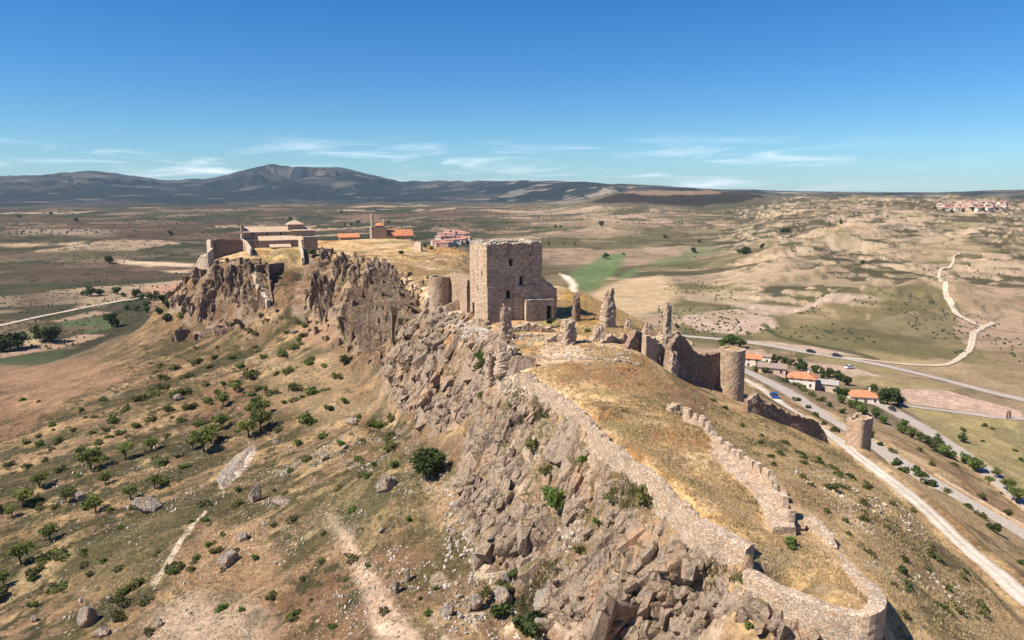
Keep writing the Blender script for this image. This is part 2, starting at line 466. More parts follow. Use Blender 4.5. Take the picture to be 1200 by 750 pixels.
def ground_material():
    m, nt, b = mat('dry_ground')
    a = N(nt, 'ShaderNodeAttribute', attribute_name='col')
    v = mapped(nt, (1, 1, 1))
    f1 = noise_fac(nt, v, 0.9, 6, 0.3, 0.7, 0.48, 1.52, 0.78)
    f2 = noise_fac(nt, v, 3.2, 4, 0.3, 0.7, 0.68, 1.32, 0.75)
    f3 = noise_fac(nt, v, 0.02, 8, 0.3, 0.7, 0.86, 1.14, 0.75)
    c = scale_col(nt, a.outputs['Color'], f1)
    c = scale_col(nt, c, f2)
    c = scale_col(nt, c, f3)
    # loose pebbles and dark tussocks
    for sc_, rad, th_, colr, amt in ((2.3, 0.30, 0.62, (0.50, 0.43, 0.345), 0.85), (1.1, 0.42, 0.60, (0.072, 0.068, 0.032), 0.75), (0.9, 0.34, 0.7, (0.50, 0.385, 0.22), 0.6)):
        vo = N(nt, 'ShaderNodeTexVoronoi', ins={'Scale': sc_}); nt.links.new(v, vo.inputs['Vector'])
        r_ = N(nt, 'ShaderNodeMapRange', ins={'From Min': rad, 'From Max': rad * 0.7, 'To Min': 0.0, 'To Max': amt}); nt.links.new(vo.outputs['Distance'], r_.inputs['Value'])
        sp_ = N(nt, 'ShaderNodeSeparateColor'); nt.links.new(vo.outputs['Color'], sp_.inputs[0])
        g_ = N(nt, 'ShaderNodeMath', op='GREATER_THAN', ins={1: th_}); nt.links.new(sp_.outputs[0], g_.inputs[0])
        m1 = N(nt, 'ShaderNodeMath', op='MULTIPLY'); nt.links.new(r_.outputs[0], m1.inputs[0]); nt.links.new(g_.outputs[0], m1.inputs[1])
        m2 = N(nt, 'ShaderNodeMath', op='MULTIPLY'); nt.links.new(m1.outputs[0], m2.inputs[0]); nt.links.new(noise_fac(nt, v, 0.13, 4, 0.42, 0.6), m2.inputs[1])
        m3 = N(nt, 'ShaderNodeMath', op='MULTIPLY'); nt.links.new(m2.outputs[0], m3.inputs[0]); nt.links.new(N(nt, 'ShaderNodeAttribute', attribute_name='near').outputs['Fac'], m3.inputs[1])
        c = mix(nt, m3.outputs[0], c, colr)
    nt.links.new(c, b.inputs['Base Color'])
    h = noise_fac(nt, v, 1.6, 6, 0.2, 0.8, 0, 1, 0.65)
    bump(nt, b, h, 0.35, 0.8)
    return m

def rock_material(name='rock', tint=(1, 1, 1), dark=1.0, ledges=False):
    m, nt, b = mat(name)
    v = mapped(nt, (1, 1, 1))
    vs = mapped(nt, (1, 1, 0.35), (0.25, 0.35, 0.0))
    d = 1.12 * dark
    c = mix(nt, noise_fac(nt, v, 0.35, 6, 0.35, 0.65), (0.25 * d, 0.193 * d, 0.147 * d), (0.345 * d, 0.272 * d, 0.208 * d))
    c = mix(nt, noise_fac(nt, vs, 0.22, 5, 0.54, 0.66), c, (0.40 * d, 0.265 * d, 0.17 * d))       # rusty faces
    c = mix(nt, noise_fac(nt, vs, 0.9, 7, 0.53, 0.68, 0, 0.85), c, (0.105 * d, 0.083 * d, 0.065 * d))   # lichen
    c = mix(nt, noise_fac(nt, v, 2.6, 5, 0.58, 0.66, 0, 0.6), c, (0.42 * d, 0.355 * d, 0.28 * d))  # pale chips
    c = scale_col(nt, c, noise_fac(nt, v, 5.0, 5, 0.3, 0.7, 0.72, 1.25, 0.7))
    c = mix(nt, 1.0, c, tint, 'MULTIPLY')
    if ledges:
        ge = N(nt, 'ShaderNodeNewGeometry'); sz = N(nt, 'ShaderNodeSeparateXYZ'); nt.links.new(ge.outputs['True Normal'], sz.inputs[0])
        ad = N(nt, 'ShaderNodeMath', op='ADD'); nt.links.new(sz.outputs[2], ad.inputs[0]); nt.links.new(noise_fac(nt, v, 0.45, 5, 0.3, 0.7, -0.22, 0.22), ad.inputs[1])
        lr = N(nt, 'ShaderNodeMapRange', ins={'From Min': 0.80, 'From Max': 0.94, 'To Min': 0.0, 'To Max': 0.9}); nt.links.new(ad.outputs[0], lr.inputs['Value'])
        gcol = mix(nt, noise_fac(nt, v, 0.5, 4, 0.4, 0.6), (0.34, 0.245, 0.125), (0.115, 0.105, 0.045))
        c = mix(nt, lr.outputs[0], c, gcol)
    nt.links.new(c, b.inputs['Base Color'])
    n1 = bump(nt, b, noise_fac(nt, v, 1.1, 8, 0.2, 0.8, 0, 1, 0.68), 0.7, 0.9)
    vo = N(nt, 'ShaderNodeTexVoronoi', feature='DISTANCE_TO_EDGE', ins={'Scale': 0.8})
    nt.links.new(vs, vo.inputs['Vector'])
    r = N(nt, 'ShaderNodeMapRange', ins={'From Min': 0.0, 'From Max': 0.09, 'To Min': 0.0, 'To Max': 1.0})
    nt.links.new(vo.outputs['Distance'], r.inputs['Value'])
    bump(nt, b, r.outputs['Result'], 0.22, 0.7, n1)
    return m

def N_scale(nt, v):
    r = N(nt, 'ShaderNodeMapRange', ins={'To Min': 0.55, 'To Max': 1.0}); nt.links.new(v, r.inputs['Value']); return r.outputs['Result']

def masonry(name, base, var=0.35, scale=2.2, zs=1.7, mortar=(0.40, 0.34, 0.27), stain=0.5):
    """coursed rubble stonework"""
    m, nt, b = mat(name)
    v = mapped(nt, (1, 1, zs))
    ns = N(nt, 'ShaderNodeTexNoise', ins={'Scale': 1.5, 'Detail': 2.0})
    nt.links.new(v, ns.inputs['Vector'])
    wv = N(nt, 'ShaderNodeVectorMath', op='MULTIPLY_ADD', ins={1: (0.25, 0.25, 0.12)})
    nt.links.new(ns.outputs['Color'], wv.inputs[0]); nt.links.new(v, wv.inputs[2])
    vo = N(nt, 'ShaderNodeTexVoronoi', feature='F1', ins={'Scale': scale})
    nt.links.new(wv.outputs[0], vo.inputs['Vector'])
    ve = N(nt, 'ShaderNodeTexVoronoi', feature='DISTANCE_TO_EDGE', ins={'Scale': scale})
    nt.links.new(wv.outputs[0], ve.inputs['Vector'])
    sep = N(nt, 'ShaderNodeSeparateColor'); nt.links.new(vo.outputs['Color'], sep.inputs[0])
    r = N(nt, 'ShaderNodeMapRange', ins={'From Min': 0, 'From Max': 1, 'To Min': 1 - var, 'To Max': 1 + var})
    nt.links.new(sep.outputs[0], r.inputs['Value'])
    rgb = N(nt, 'ShaderNodeRGB'); rgb.outputs[0].default_value = (*base, 1)
    warm = mix(nt, sep.outputs[1], rgb.outputs[0], (base[0] * 1.12, base[1] * 0.93, base[2] * 0.78))
    c = scale_col(nt, warm, r.outputs['Result'])
    e = N(nt, 'ShaderNodeMapRange', ins={'From Min': 0.02, 'From Max': 0.09, 'To Min': 0.0, 'To Max': 1.0})
    nt.links.new(ve.outputs['Distance'], e.inputs['Value'])
    c = mix(nt, N_scale(nt, e.outputs['Result']), mortar, c)
    v1 = mapped(nt, (1, 1, 0.4))
    c = mix(nt, noise_fac(nt, v1, 0.5, 6, 0.52, 0.72, 0, stain), c, (base[0] * 0.5, base[1] * 0.48, base[2] * 0.46))
    c = mix(nt, noise_fac(nt, v1, 0.33, 5, 0.56, 0.7, 0, 0.55), c, (0.47, 0.38, 0.29))
    c = scale_col(nt, c, noise_fac(nt, mapped(nt, (1, 1, 1)), 6, 4, 0.3, 0.7, 0.8, 1.2))
    nt.links.new(c, b.inputs['Base Color'])
    n1 = bump(nt, b, e.outputs['Result'], 0.10, 0.9)
    bump(nt, b, noise_fac(nt, None, 1.2, 6, 0.2, 0.8), 0.2, 0.6, n1)
    return m

def plain(name, c, rough=0.9, var=0.25, scale=3.0, bumpd=0.03, spec=0.2):
    m, nt, b = mat(name)
    v = mapped(nt, (1, 1, 1))
    rgb = N(nt, 'ShaderNodeRGB'); rgb.outputs[0].default_value = (*c, 1)
    k = scale_col(nt, rgb.outputs[0], noise_fac(nt, v, scale, 6, 0.3, 0.7, 1 - var, 1 + var, 0.65))
    k = scale_col(nt, k, noise_fac(nt, v, scale * 0.13, 3, 0.3, 0.7, 1 - var * 0.6, 1 + var * 0.6))
    nt.links.new(k, b.inputs['Base Color'])
    b.inputs['Roughness'].default_value = rough
    b.inputs['Specular IOR Level'].default_value = spec
    if bumpd: bump(nt, b, noise_fac(nt, v, scale * 2, 4), bumpd, 0.6)
    return m

def tiles(name, c):
    m, nt, b = mat(name)
    v = mapped(nt, (1, 1, 1))
    vo = N(nt, 'ShaderNodeTexVoronoi', ins={'Scale': 2.6}); nt.links.new(v, vo.inputs['Vector'])
    sep = N(nt, 'ShaderNodeSeparateColor'); nt.links.new(vo.outputs['Color'], sep.inputs[0])
    r = N(nt, 'ShaderNodeMapRange', ins={'To Min': 0.72, 'To Max': 1.25}); nt.links.new(sep.outputs[0], r.inputs['Value'])
    rgb = N(nt, 'ShaderNodeRGB'); rgb.outputs[0].default_value = (*c, 1)
    k = scale_col(nt, rgb.outputs[0], r.outputs['Result'])
    k = mix(nt, noise_fac(nt, v, 0.6, 5, 0.5, 0.75, 0, 0.55), k, (0.30, 0.21, 0.15))
    nt.links.new(k, b.inputs['Base Color'])
    w = N(nt, 'ShaderNodeTexWave', ins={'Scale': 1.3, 'Distortion': 0.4}); nt.links.new(v, w.inputs['Vector'])
    bump(nt, b, w.outputs['Fac'], 0.08, 0.8)
    return m

def foliage(name, c1, c2, trans=0.25):
    m, nt, b = mat(name)
    a = N(nt, 'ShaderNodeAttribute', attribute_name='col')
    sep = N(nt, 'ShaderNodeSeparateColor'); nt.links.new(a.outputs['Color'], sep.inputs[0])
    oi = N(nt, 'ShaderNodeObjectInfo')
    c = mix(nt, sep.outputs[0], c1, c2)
    r = N(nt, 'ShaderNodeMapRange', ins={'To Min': 0.75, 'To Max': 1.25}); nt.links.new(oi.outputs['Random'], r.inputs['Value'])
    c = scale_col(nt, c, r.outputs['Result'])
    nt.links.new(c, b.inputs['Base Color'])
    b.inputs['Roughness'].default_value = 0.7
    tr = N(nt, 'ShaderNodeBsdfTranslucent'); nt.links.new(c, tr.inputs['Color'])
    ms = N(nt, 'ShaderNodeMixShader', ins={0: trans})
    out = nt.nodes['Material Output']
    nt.links.new(b.outputs[0], ms.inputs[1]); nt.links.new(tr.outputs[0], ms.inputs[2]); nt.links.new(ms.outputs[0], out.inputs['Surface'])
    return m

M = {}
M['ground'] = ground_material()
M['rock'] = rock_material('rock', (1.0, 0.95, 0.89), 1.12, True)
M['far_rock'] = rock_material('far_rock', (0.90, 0.82, 0.74), 0.90, True)
M['boulder'] = rock_material('boulder_rock', (1.14, 1.20, 1.26))
M['keep'] = masonry('keep_masonry', (0.50, 0.395, 0.295), 0.36, 1.6, 1.9, (0.40, 0.33, 0.26), 0.75)
M['tower'] = masonry('tower_masonry', (0.45, 0.345, 0.255), 0.28, 2.4, 2.0, (0.42, 0.35, 0.27))
M['wall'] = masonry('wall_masonry', (0.50, 0.405, 0.31), 0.30, 3.1, 1.9, (0.40, 0.32, 0.245), 0.45)
M['brown_shade_wall'] = masonry('brown_shade_masonry', (0.27, 0.195, 0.145), 0.32, 2.2, 1.7, (0.30, 0.23, 0.175))  # darker stone copy for walls in shade; the shade is put into its colour
M['church_wall'] = masonry('church_masonry', (0.40, 0.315, 0.225), 0.22, 1.4, 1.5)
M['pale_lit_stone'] = masonry('pale_lit_masonry', (0.52, 0.44, 0.35), 0.2, 1.2, 1.3, (0.55, 0.47, 0.38), 0.2)  # lighter stone copy for sunlit wall ends; the light is put into its colour
M['rubble'] = plain('rubble_stone', (0.43, 0.365, 0.295), 0.95, 0.4, 1.2, 0.08)
M['scree'] = plain('scree_stone', (0.38, 0.325, 0.265), 0.95, 0.4, 0.8, 0.05)
M['void_shade'] = plain('painted_interior_shade', (0.035, 0.028, 0.022), 1.0, 0.3, 2.0, 0)  # near-black paint standing in for the shade inside openings
def track(name):
    m, nt, b = mat(name)
    a = N(nt, 'ShaderNodeAttribute', attribute_name='col'); v = mapped(nt, (1, 1, 1))
    c = scale_col(nt, a.outputs['Color'], noise_fac(nt, v, 1.1, 6, 0.3, 0.7, 0.78, 1.22, 0.7)); c = scale_col(nt, c, noise_fac(nt, v, 0.12, 4, 0.3, 0.7, 0.85, 1.15))
    nt.links.new(c, b.inputs['Base Color']); bump(nt, b, noise_fac(nt, v, 2.5, 5), 0.06, 0.8); return m
M['track'] = track('worn_track')
M['gravel'] = plain('gravel_track', (0.56, 0.49, 0.41), 0.95, 0.16, 1.2, 0.04)
M['asphalt'] = plain('worn_asphalt', (0.36, 0.305, 0.26), 0.9, 0.12, 0.8, 0.01)
M['dirt'] = plain('dirt_track_earth', (0.50, 0.40, 0.29), 0.95, 0.2, 0.3, 0.04)
M['concrete'] = plain('concrete_kerb', (0.42, 0.39, 0.34), 0.9, 0.15, 1.0, 0.01)
M['tile_orange'] = tiles('orange_tiles', (0.60, 0.235, 0.115))
M['tile_old'] = tiles('weathered_tiles', (0.60, 0.43, 0.29))
M['tile_red'] = tiles('red_tiles', (0.46, 0.225, 0.16))
M['plaster'] = plain('white_plaster', (0.70, 0.62, 0.53), 0.9, 0.12, 1.0, 0.01)
M['plaster_pink'] = plain('pink_plaster', (0.50, 0.36, 0.29), 0.9, 0.12, 1.0, 0.01)
M['plaster_tan'] = plain('tan_plaster', (0.50, 0.40, 0.31), 0.9, 0.15, 1.0, 0.01)
M['grey_roof'] = plain('grey_sheet_roof', (0.33, 0.30, 0.27), 0.8, 0.2, 1.0, 0.02)
M['glass'] = plain('dark_window_glass', (0.03, 0.035, 0.04), 0.2, 0.1, 1.0, 0, 0.5)
M['wood'] = plain('weathered_wood', (0.12, 0.085, 0.06), 0.9, 0.25, 3.0, 0.01)
M['rust'] = plain('rusty_steel', (0.13, 0.07, 0.045), 0.8, 0.2, 2.0, 0.01)
M['bark'] = plain('grey_brown_bark', (0.11, 0.085, 0.065), 0.95, 0.3, 6.0, 0.03)
M['leaf_almond'] = foliage('almond_leaves', (0.10, 0.125, 0.030), (0.26, 0.285, 0.080), 0.45)
M['leaf_shrub'] = foliage('shrub_leaves', (0.095, 0.10, 0.033), (0.23, 0.225, 0.078), 0.45)
M['leaf_thyme'] = foliage('thyme_scrub', (0.10, 0.098, 0.042), (0.20, 0.185, 0.085), 0.3)
M['leaf_dark'] = foliage('dark_leaves', (0.042, 0.062, 0.020), (0.115, 0.145, 0.045), 0.35)
M['leaf_bright'] = foliage('bright_leaves', (0.085, 0.125, 0.028), (0.21, 0.27, 0.07), 0.45)
M['leaf_scrub'] = foliage('valley_scrub', (0.050, 0.058, 0.030), (0.085, 0.090, 0.044), 0.1)
M['straw'] = foliage('dry_straw', (0.52, 0.375, 0.185), (0.72, 0.56, 0.31), 0.45)
M['blue_paint'] = plain('blue_car_paint', (0.015, 0.07, 0.24), 0.25, 0.03, 1.0, 0, 0.6)
M['white_paint'] = plain('white_car_paint', (0.75, 0.75, 0.74), 0.3, 0.03, 1.0, 0, 0.5)
M['black_paint'] = plain('black_car_paint', (0.02, 0.02, 0.022), 0.3, 0.03, 1.0, 0, 0.5)
M['rubber'] = plain('tyre_rubber', (0.02, 0.02, 0.02), 0.9, 0.1, 1.0, 0)
M['steel'] = plain('grey_steel', (0.35, 0.35, 0.34), 0.5, 0.1, 1.0, 0, 0.5)
M['road_paint'] = plain('white_road_paint', (0.7, 0.69, 0.66), 0.8, 0.1, 1.0, 0)

# ------------------------------------------------------------------ ground sheet
PXPOLY = lambda L: hits(L)[:, :2]
def inpoly(x, y, P):
    c = np.zeros(x.shape, bool)
    n = len(P); j = n - 1
    for i in range(n):
        xi, yi, xj, yj = P[i][0], P[i][1], P[j][0], P[j][1]
        c ^= ((yi > y) != (yj > y)) & (x < (xj - xi) * (y - yi) / (yj - yi + 1e-12) + xi)
        j = i
    return c
def polysoft(x, y, P, w):
    """1 inside, falling to 0 over w outside"""
    bx0, by0 = P.min(0) - w; bx1, by1 = P.max(0) + w
    out = np.zeros(x.shape)
    k = (x > bx0) & (x < bx1) & (y > by0) & (y < by1)
    if not k.any(): return out
    ins = inpoly(x[k], y[k], P)
    Q = [np.array([p[0], p[1], 0.0]) for p in P]; Q.append(Q[0])
    d, _ = polydist(x[k], y[k], Q)
    out[k] = np.where(ins, np.minimum(0.5 + 0.5 * d / w, 1), np.maximum(0.5 - 0.5 * d / w, 0))
    return out

ROCKP = [PXPOLY(L) for L in (
    [(596, 446), (640, 466), (700, 530), (760, 577), (825, 640), (882, 690), (940, 738), (990, 790), (640, 800), (612, 715), (560, 665), (541, 640), (533, 600), (545, 560), (585, 520), (575, 480), (555, 470), (575, 450)],
    [(585, 405), (572, 392), (548, 379), (520, 370), (503, 368), (482, 352), (455, 322), (430, 304), (365, 294), (347, 330), (346, 368), (380, 380), (398, 402), (440, 428), (458, 466), (478, 491), (545, 486), (580, 465), (590, 440)],
    [(300, 308), (250, 311), (232, 315), (210, 338), (194, 360), (208, 380), (250, 387), (300, 367), (306, 340)],
    [(206, 389), (250, 391), (300, 379), (322, 372), (322, 363), (290, 368), (240, 385)])]
def rockmask(x, y):
    r = np.zeros(x.shape)
    k = (x > -200) & (x < 70) & (y > 40) & (y < 420)
    if not k.any(): return r
    xx, yy = x[k], y[k]
    wx, wy = xx + 2.5 * fbm(xx / 6, yy / 6, 3, 81), yy + 2.5 * fbm(xx / 6, yy / 6, 3, 82)
    m = np.zeros(xx.shape)
    for P in ROCKP:
        m = np.maximum(m, polysoft(wx, wy, P, 3.5))
    m *= 1 - 0.75 * sstep(0.25, 0.55, fbm(xx / 7, yy / 7, 3, 83))
    # loose outcrops on the west slope
    oc = sstep(0.50, 0.62, fbm(xx / 13, yy / 9, 4, 84) + 0.06) * (xx < 0) * (m < 0.2)
    r[k] = np.maximum(sstep(0.3, 0.65, m), oc * 0.55)
    return r

X2, Y2 = GX.reshape(nr, na), GY.reshape(nr, na)
# slope normals
du = np.stack([np.gradient(X2, axis=0), np.gradient(Y2, axis=0), np.gradient(Zg, axis=0)], -1)
dv = np.stack([np.gradient(X2, axis=1), np.gradient(Y2, axis=1), np.gradient(Zg, axis=1)], -1)
NRM = np.cross(dv, du); NRM /= np.linalg.norm(NRM, axis=-1, keepdims=True) + 1e-12
NRM = np.where(NRM[..., 2:3] < 0, -NRM, NRM).reshape(-1, 3)
RK = rockmask(GX, GY)
GP = np.stack([GX, GY, GZ], 1)
def lerp(a, b, t):
    return a + (np.asarray(b, float) - a) * t[:, None]
def ground_colour(P, nrm, rk):
    x, y, z = P[:, 0], P[:, 1], P[:, 2]
    r = np.hypot(x, y)
    n1, n2, n3 = fbm(x / 6, y / 6, 5, 1), fbm(x / 14, y / 11, 5, 2), fbm(x / 2.6, y / 2.6, 4, 3)
    f1, f2 = fbm(x / 1.3, y / 1.3, 4, 31), fbm(x / 0.55, y / 0.55, 2, 32)
    c = np.tile(np.array([0.205, 0.142, 0.088]), (len(x), 1))
    c = lerp(c, (0.350, 0.255, 0.142), sstep(-0.1, 0.4, n1 + 0.4 * n3))
    c = lerp(c, (0.110, 0.098, 0.044), 0.9 * sstep(0.02, 0.3, n2 + 0.5 * n3))
    c = lerp(c, (0.43, 0.355, 0.27), 0.8 * sstep(0.22, 0.45, n3 + 0.4 * fbm(x / 20, y / 20, 3, 4)))
    # long bands following the west slope
    band = fbm((x * 0.82 + y * 0.57) / 30, (x * 0.57 - y * 0.82) / 5.5, 5, 8)
    west = sstep(-5, -25, x) * (1 - sstep(330, 420, r))
    c = lerp(c, (0.088, 0.082, 0.038), west * 0.85 * sstep(-0.02, 0.26, band + 0.3 * n3))
    c = lerp(c, (0.35, 0.24, 0.14), west * 0.55 * sstep(0.1, 0.36, -band + 0.25 * n3))
    c = lerp(c, (0.20, 0.12, 0.074), west * 0.7 * sstep(0.05, 0.3, fbm(x / 45, y / 45, 3, 12) + 0.3 * n3))
    c = lerp(c, (0.075, 0.070, 0.036), 0.85 * west * sstep(0.14, 0.34, n3 + 0.5 * f1))
    c = c * (1 - west[:, None] * np.array([0.07, 0.07, 0.10]))
    # plateau and terrace straw
    top = sstep(62, 66, z) * (1 - rk) * (r < 520)
    g = lerp(np.tile(np.array([0.47, 0.335, 0.175]), (len(x), 1)), (0.34, 0.19, 0.085), sstep(0.02, 0.4, fbm(x / 11, y / 11, 4, 14)))
    g = lerp(g, (0.47, 0.365, 0.225), sstep(0.05, 0.4, fbm(x / 5, y / 5, 4, 15)))
    g = lerp(g, (0.22, 0.165, 0.10), 0.6 * sstep(0.1, 0.35, n3 + 0.5 * f1))
    g = lerp(g, (0.20, 0.175, 0.075), 0.7 * sstep(0.15, 0.4, fbm(x / 8, y / 8, 4, 16)))
    c = c + (g - c) * (top * 0.9)[:, None]
    # east slope: straw dotted with olive
    east = sstep(14, 26, x) * (1 - sstep(62, 66, z)) * (1 - sstep(230, 330, r))
    g = lerp(np.tile(np.array([0.40, 0.285, 0.155]), (len(x), 1)), (0.155, 0.13, 0.062), 0.75 * sstep(0.06, 0.34, fbm(x / 4.2, y / 4.2, 5, 17)))
    g = lerp(g, (0.47, 0.35, 0.205), sstep(0.08, 0.4, fbm(x / 9, y / 9, 4, 18)))
    g = lerp(g, (0.21, 0.12, 0.06), 0.55 * sstep(0.15, 0.4, fbm(x / 14, y / 14, 4, 19)))
    c = c + (g - c) * (east * 0.9)[:, None]
    rt_ = rk * sstep(-0.3, 0.2, n3)
    c = lerp(c, (0.30, 0.235, 0.175), 0.7 * rt_)
    # valley floor and plains
    far = sstep(330, 430, r) + (x > 95) * sstep(240, 330, r)
    far = np.clip(far, 0, 1) * (z < 40 + 2000 * (r > 620))
    lefty = 1 - sstep(-0.10, 0.14, np.arctan2(x, np.maximum(y, 1)))
    a1, a2, a3 = fbm(x / 150, y / 90, 6, 22), fbm(x / 60, y / 45, 5, 23), fbm(x / 420, y / 200, 5, 24)
    L = lerp(np.tile(np.array([0.140, 0.108, 0.062]), (len(x), 1)), (0.088, 0.084, 0.042), sstep(-0.1, 0.12, a3 + 0.4 * a1))
    L = lerp(L, (0.24, 0.18, 0.12), 0.8 * sstep(0.16, 0.42, a1 + 0.3 * a2))
    L = lerp(L, (0.062, 0.068, 0.035), 0.7 * sstep(0.14, 0.4, a2))
    R = lerp(np.tile(np.array([0.285, 0.222, 0.145]), (len(x), 1)), (0.150, 0.130, 0.070), sstep(0.0, 0.16, a3 + 0.45 * a2))
    R = lerp(R, (0.37, 0.285, 0.19), 0.8 * sstep(0.14, 0.28, a1 + 0.5 * fbm(x / 25, y / 20, 4, 25)))
    R = lerp(R, (0.095, 0.088, 0.046), 0.85 * sstep(0.02, 0.14, a2 + 0.12))
    # field parcels: one tone each, with darker edges
    ca, sa = math.cos(0.35), math.sin(0.35)
    kf = np.where(far > 0.01)[0]
    xs_, ys_ = x, y
    def sub(sx, sy, sd):
        e_, t_ = np.ones(len(xs_)), np.zeros(len(xs_))
        xx, yy, aa = xs_[kf], ys_[kf], a2[kf]
        q = np.stack([(xx * ca + yy * sa) / sx + 0.15 * aa, (yy * ca - xx * sa) / sy + 0.15 * aa, np.full(len(kf), 0.5)], 1)
        f_, ed, idh = vor3(q, sd); e_[kf], t_[kf] = ed, idh
        return e_, t_
    e1, t1 = sub(130.0, 62.0, 71); e2, t2 = sub(330.0, 170.0, 73)
    flat = 1 - sstep(0.015, 0.06, 1 - nrm[:, 2])
    L = lerp(L, (0.255, 0.185, 0.12), 0.8 * flat * sstep(0.35, 0.5, t1 + 0.25 * a3)); L = lerp(L, (0.075, 0.088, 0.036), 0.75 * flat * sstep(0.3, 0.5, -t1 + 0.2 * a1)); L = lerp(L, (0.40, 0.31, 0.21), 0.8 * flat * sstep(0.78, 0.86, t2 + 0.3 * t1)); L = lerp(L, (0.16, 0.10, 0.065), 0.6 * sstep(0.5, 0.6, -t2))
    R = lerp(R, (0.36, 0.275, 0.19), 0.7 * flat * sstep(0.3, 0.5, t1)); R = lerp(R, (0.20, 0.17, 0.082), 0.6 * flat * sstep(0.35, 0.5, -t1)); R = lerp(R, (0.33, 0.235, 0.17), 0.6 * flat * sstep(0.3, 0.45, t2)); R = lerp(R, (0.15, 0.135, 0.062), 0.6 * sstep(0.45, 0.55, -t2))
    hed = (1 - sstep(0.0, 0.045, e1)) * sstep(-0.1, 0.3, a1 + a2) * (r < 3500)
    L = lerp(L, (0.045, 0.052, 0.026), 0.7 * hed); R = lerp(R, (0.085, 0.086, 0.042), 0.55 * hed)
    sp = sstep(0.12, 0.34, fbm(x / 9, y / 9, 3, 28)) * (r < 1800)
    L = lerp(L, (0.055, 0.06, 0.03), 0.55 * sp); R = lerp(R, (0.13, 0.12, 0.06), 0.45 * sp)
    L = L * 0.82
    fc = L * lefty[:, None] + R * (1 - lefty)[:, None]
    steep = 1 - nrm[:, 2]
    fc = fc + (np.array([0.41, 0.325, 0.235]) - fc) * (sstep(0.045, 0.12, steep) * (1 - lefty) * 0.6 * (r < 3600) * sstep(-0.25, 0.1, a2))[:, None]
    fc = fc + (np.array([0.092, 0.082, 0.042]) - fc) * (sstep(-0.12, 0.02, a2 + 0.3 * a3) * (1 - lefty) * 0.85 * sstep(640, 800, r) * sstep(0.25, 0.42, np.arctan2(x, np.maximum(y, 1)) + 0.12 * (r > 1100)) * (1 - sstep(0.04, 0.10, steep)))[:, None]
    strat = sstep(0.35, 0.55, ((z / 5.0 + 0.5 * a2) % 1.0)) * (1 - sstep(0.75, 0.95, ((z / 5.0 + 0.5 * a2) % 1.0))) * sstep(0.010, 0.03, steep) * (1 - lefty) * (r < 3300) * sstep(-0.3, 0.0, a1)
    fc = lerp(fc, (0.41, 0.325, 0.24), 0.5 * strat)
    hd, he = ((x - 560) * 0.93 + (y - 2600) * 0.36) / 330.0, ((y - 2600) * 0.93 - (x - 560) * 0.36) / 230.0
    hm = np.exp(-np.abs(hd) ** 3.4 - np.abs(he) ** 2.4) + 0.05 * a2
    fc = lerp(fc, (0.115, 0.10, 0.062), 0.8 * sstep(0.12, 0.3, hm)); fc = lerp(fc, (0.045, 0.038, 0.026), 0.9 * sstep(0.36, 0.44, hm) * (he < 0.1)); fc = lerp(fc, (0.25, 0.175, 0.115), 0.9 * sstep(0.84, 0.88, hm))
    mt = sstep(2900, 4000, r) * (hm < 0.2)
    up = sstep(40, 190, z - ZC + 50)
    rockm = sstep(0.05, 0.2, fbm(x / 330, y / 330, 6, 26) + 0.35 * fbm(x / 70, y / 70, 3, 29) + 0.3 * up - 0.18)
    mc = lerp(np.tile(np.array([0.026, 0.040, 0.031]), (len(x), 1)), (0.12, 0.105, 0.088), 0.5 * rockm)
    mc = lerp(mc, (0.30, 0.26, 0.21), 0.75 * sstep(0.27, 0.36, fbm(x / 170, y / 170, 6, 27) + 0.3 * fbm(x / 60, y / 60, 3, 30) + 0.15 * up - 0.05) * (1 - 0.6 * lefty))
    rl = sstep(0.02, 0.3, np.arctan2(x, np.maximum(y, 1)))
    mc = mc * (1 - rl)[:, None] + lerp(mc, (0.235, 0.19, 0.14), 0.55 * sstep(-0.2, 0.3, a1)) * rl[:, None]
    fc = fc + (mc - fc) * mt[:, None]
    # hedge and parcel edges
    c = c + (fc - c) * far[:, None]
    return c

GC = ground_colour(GP, NRM, RK)

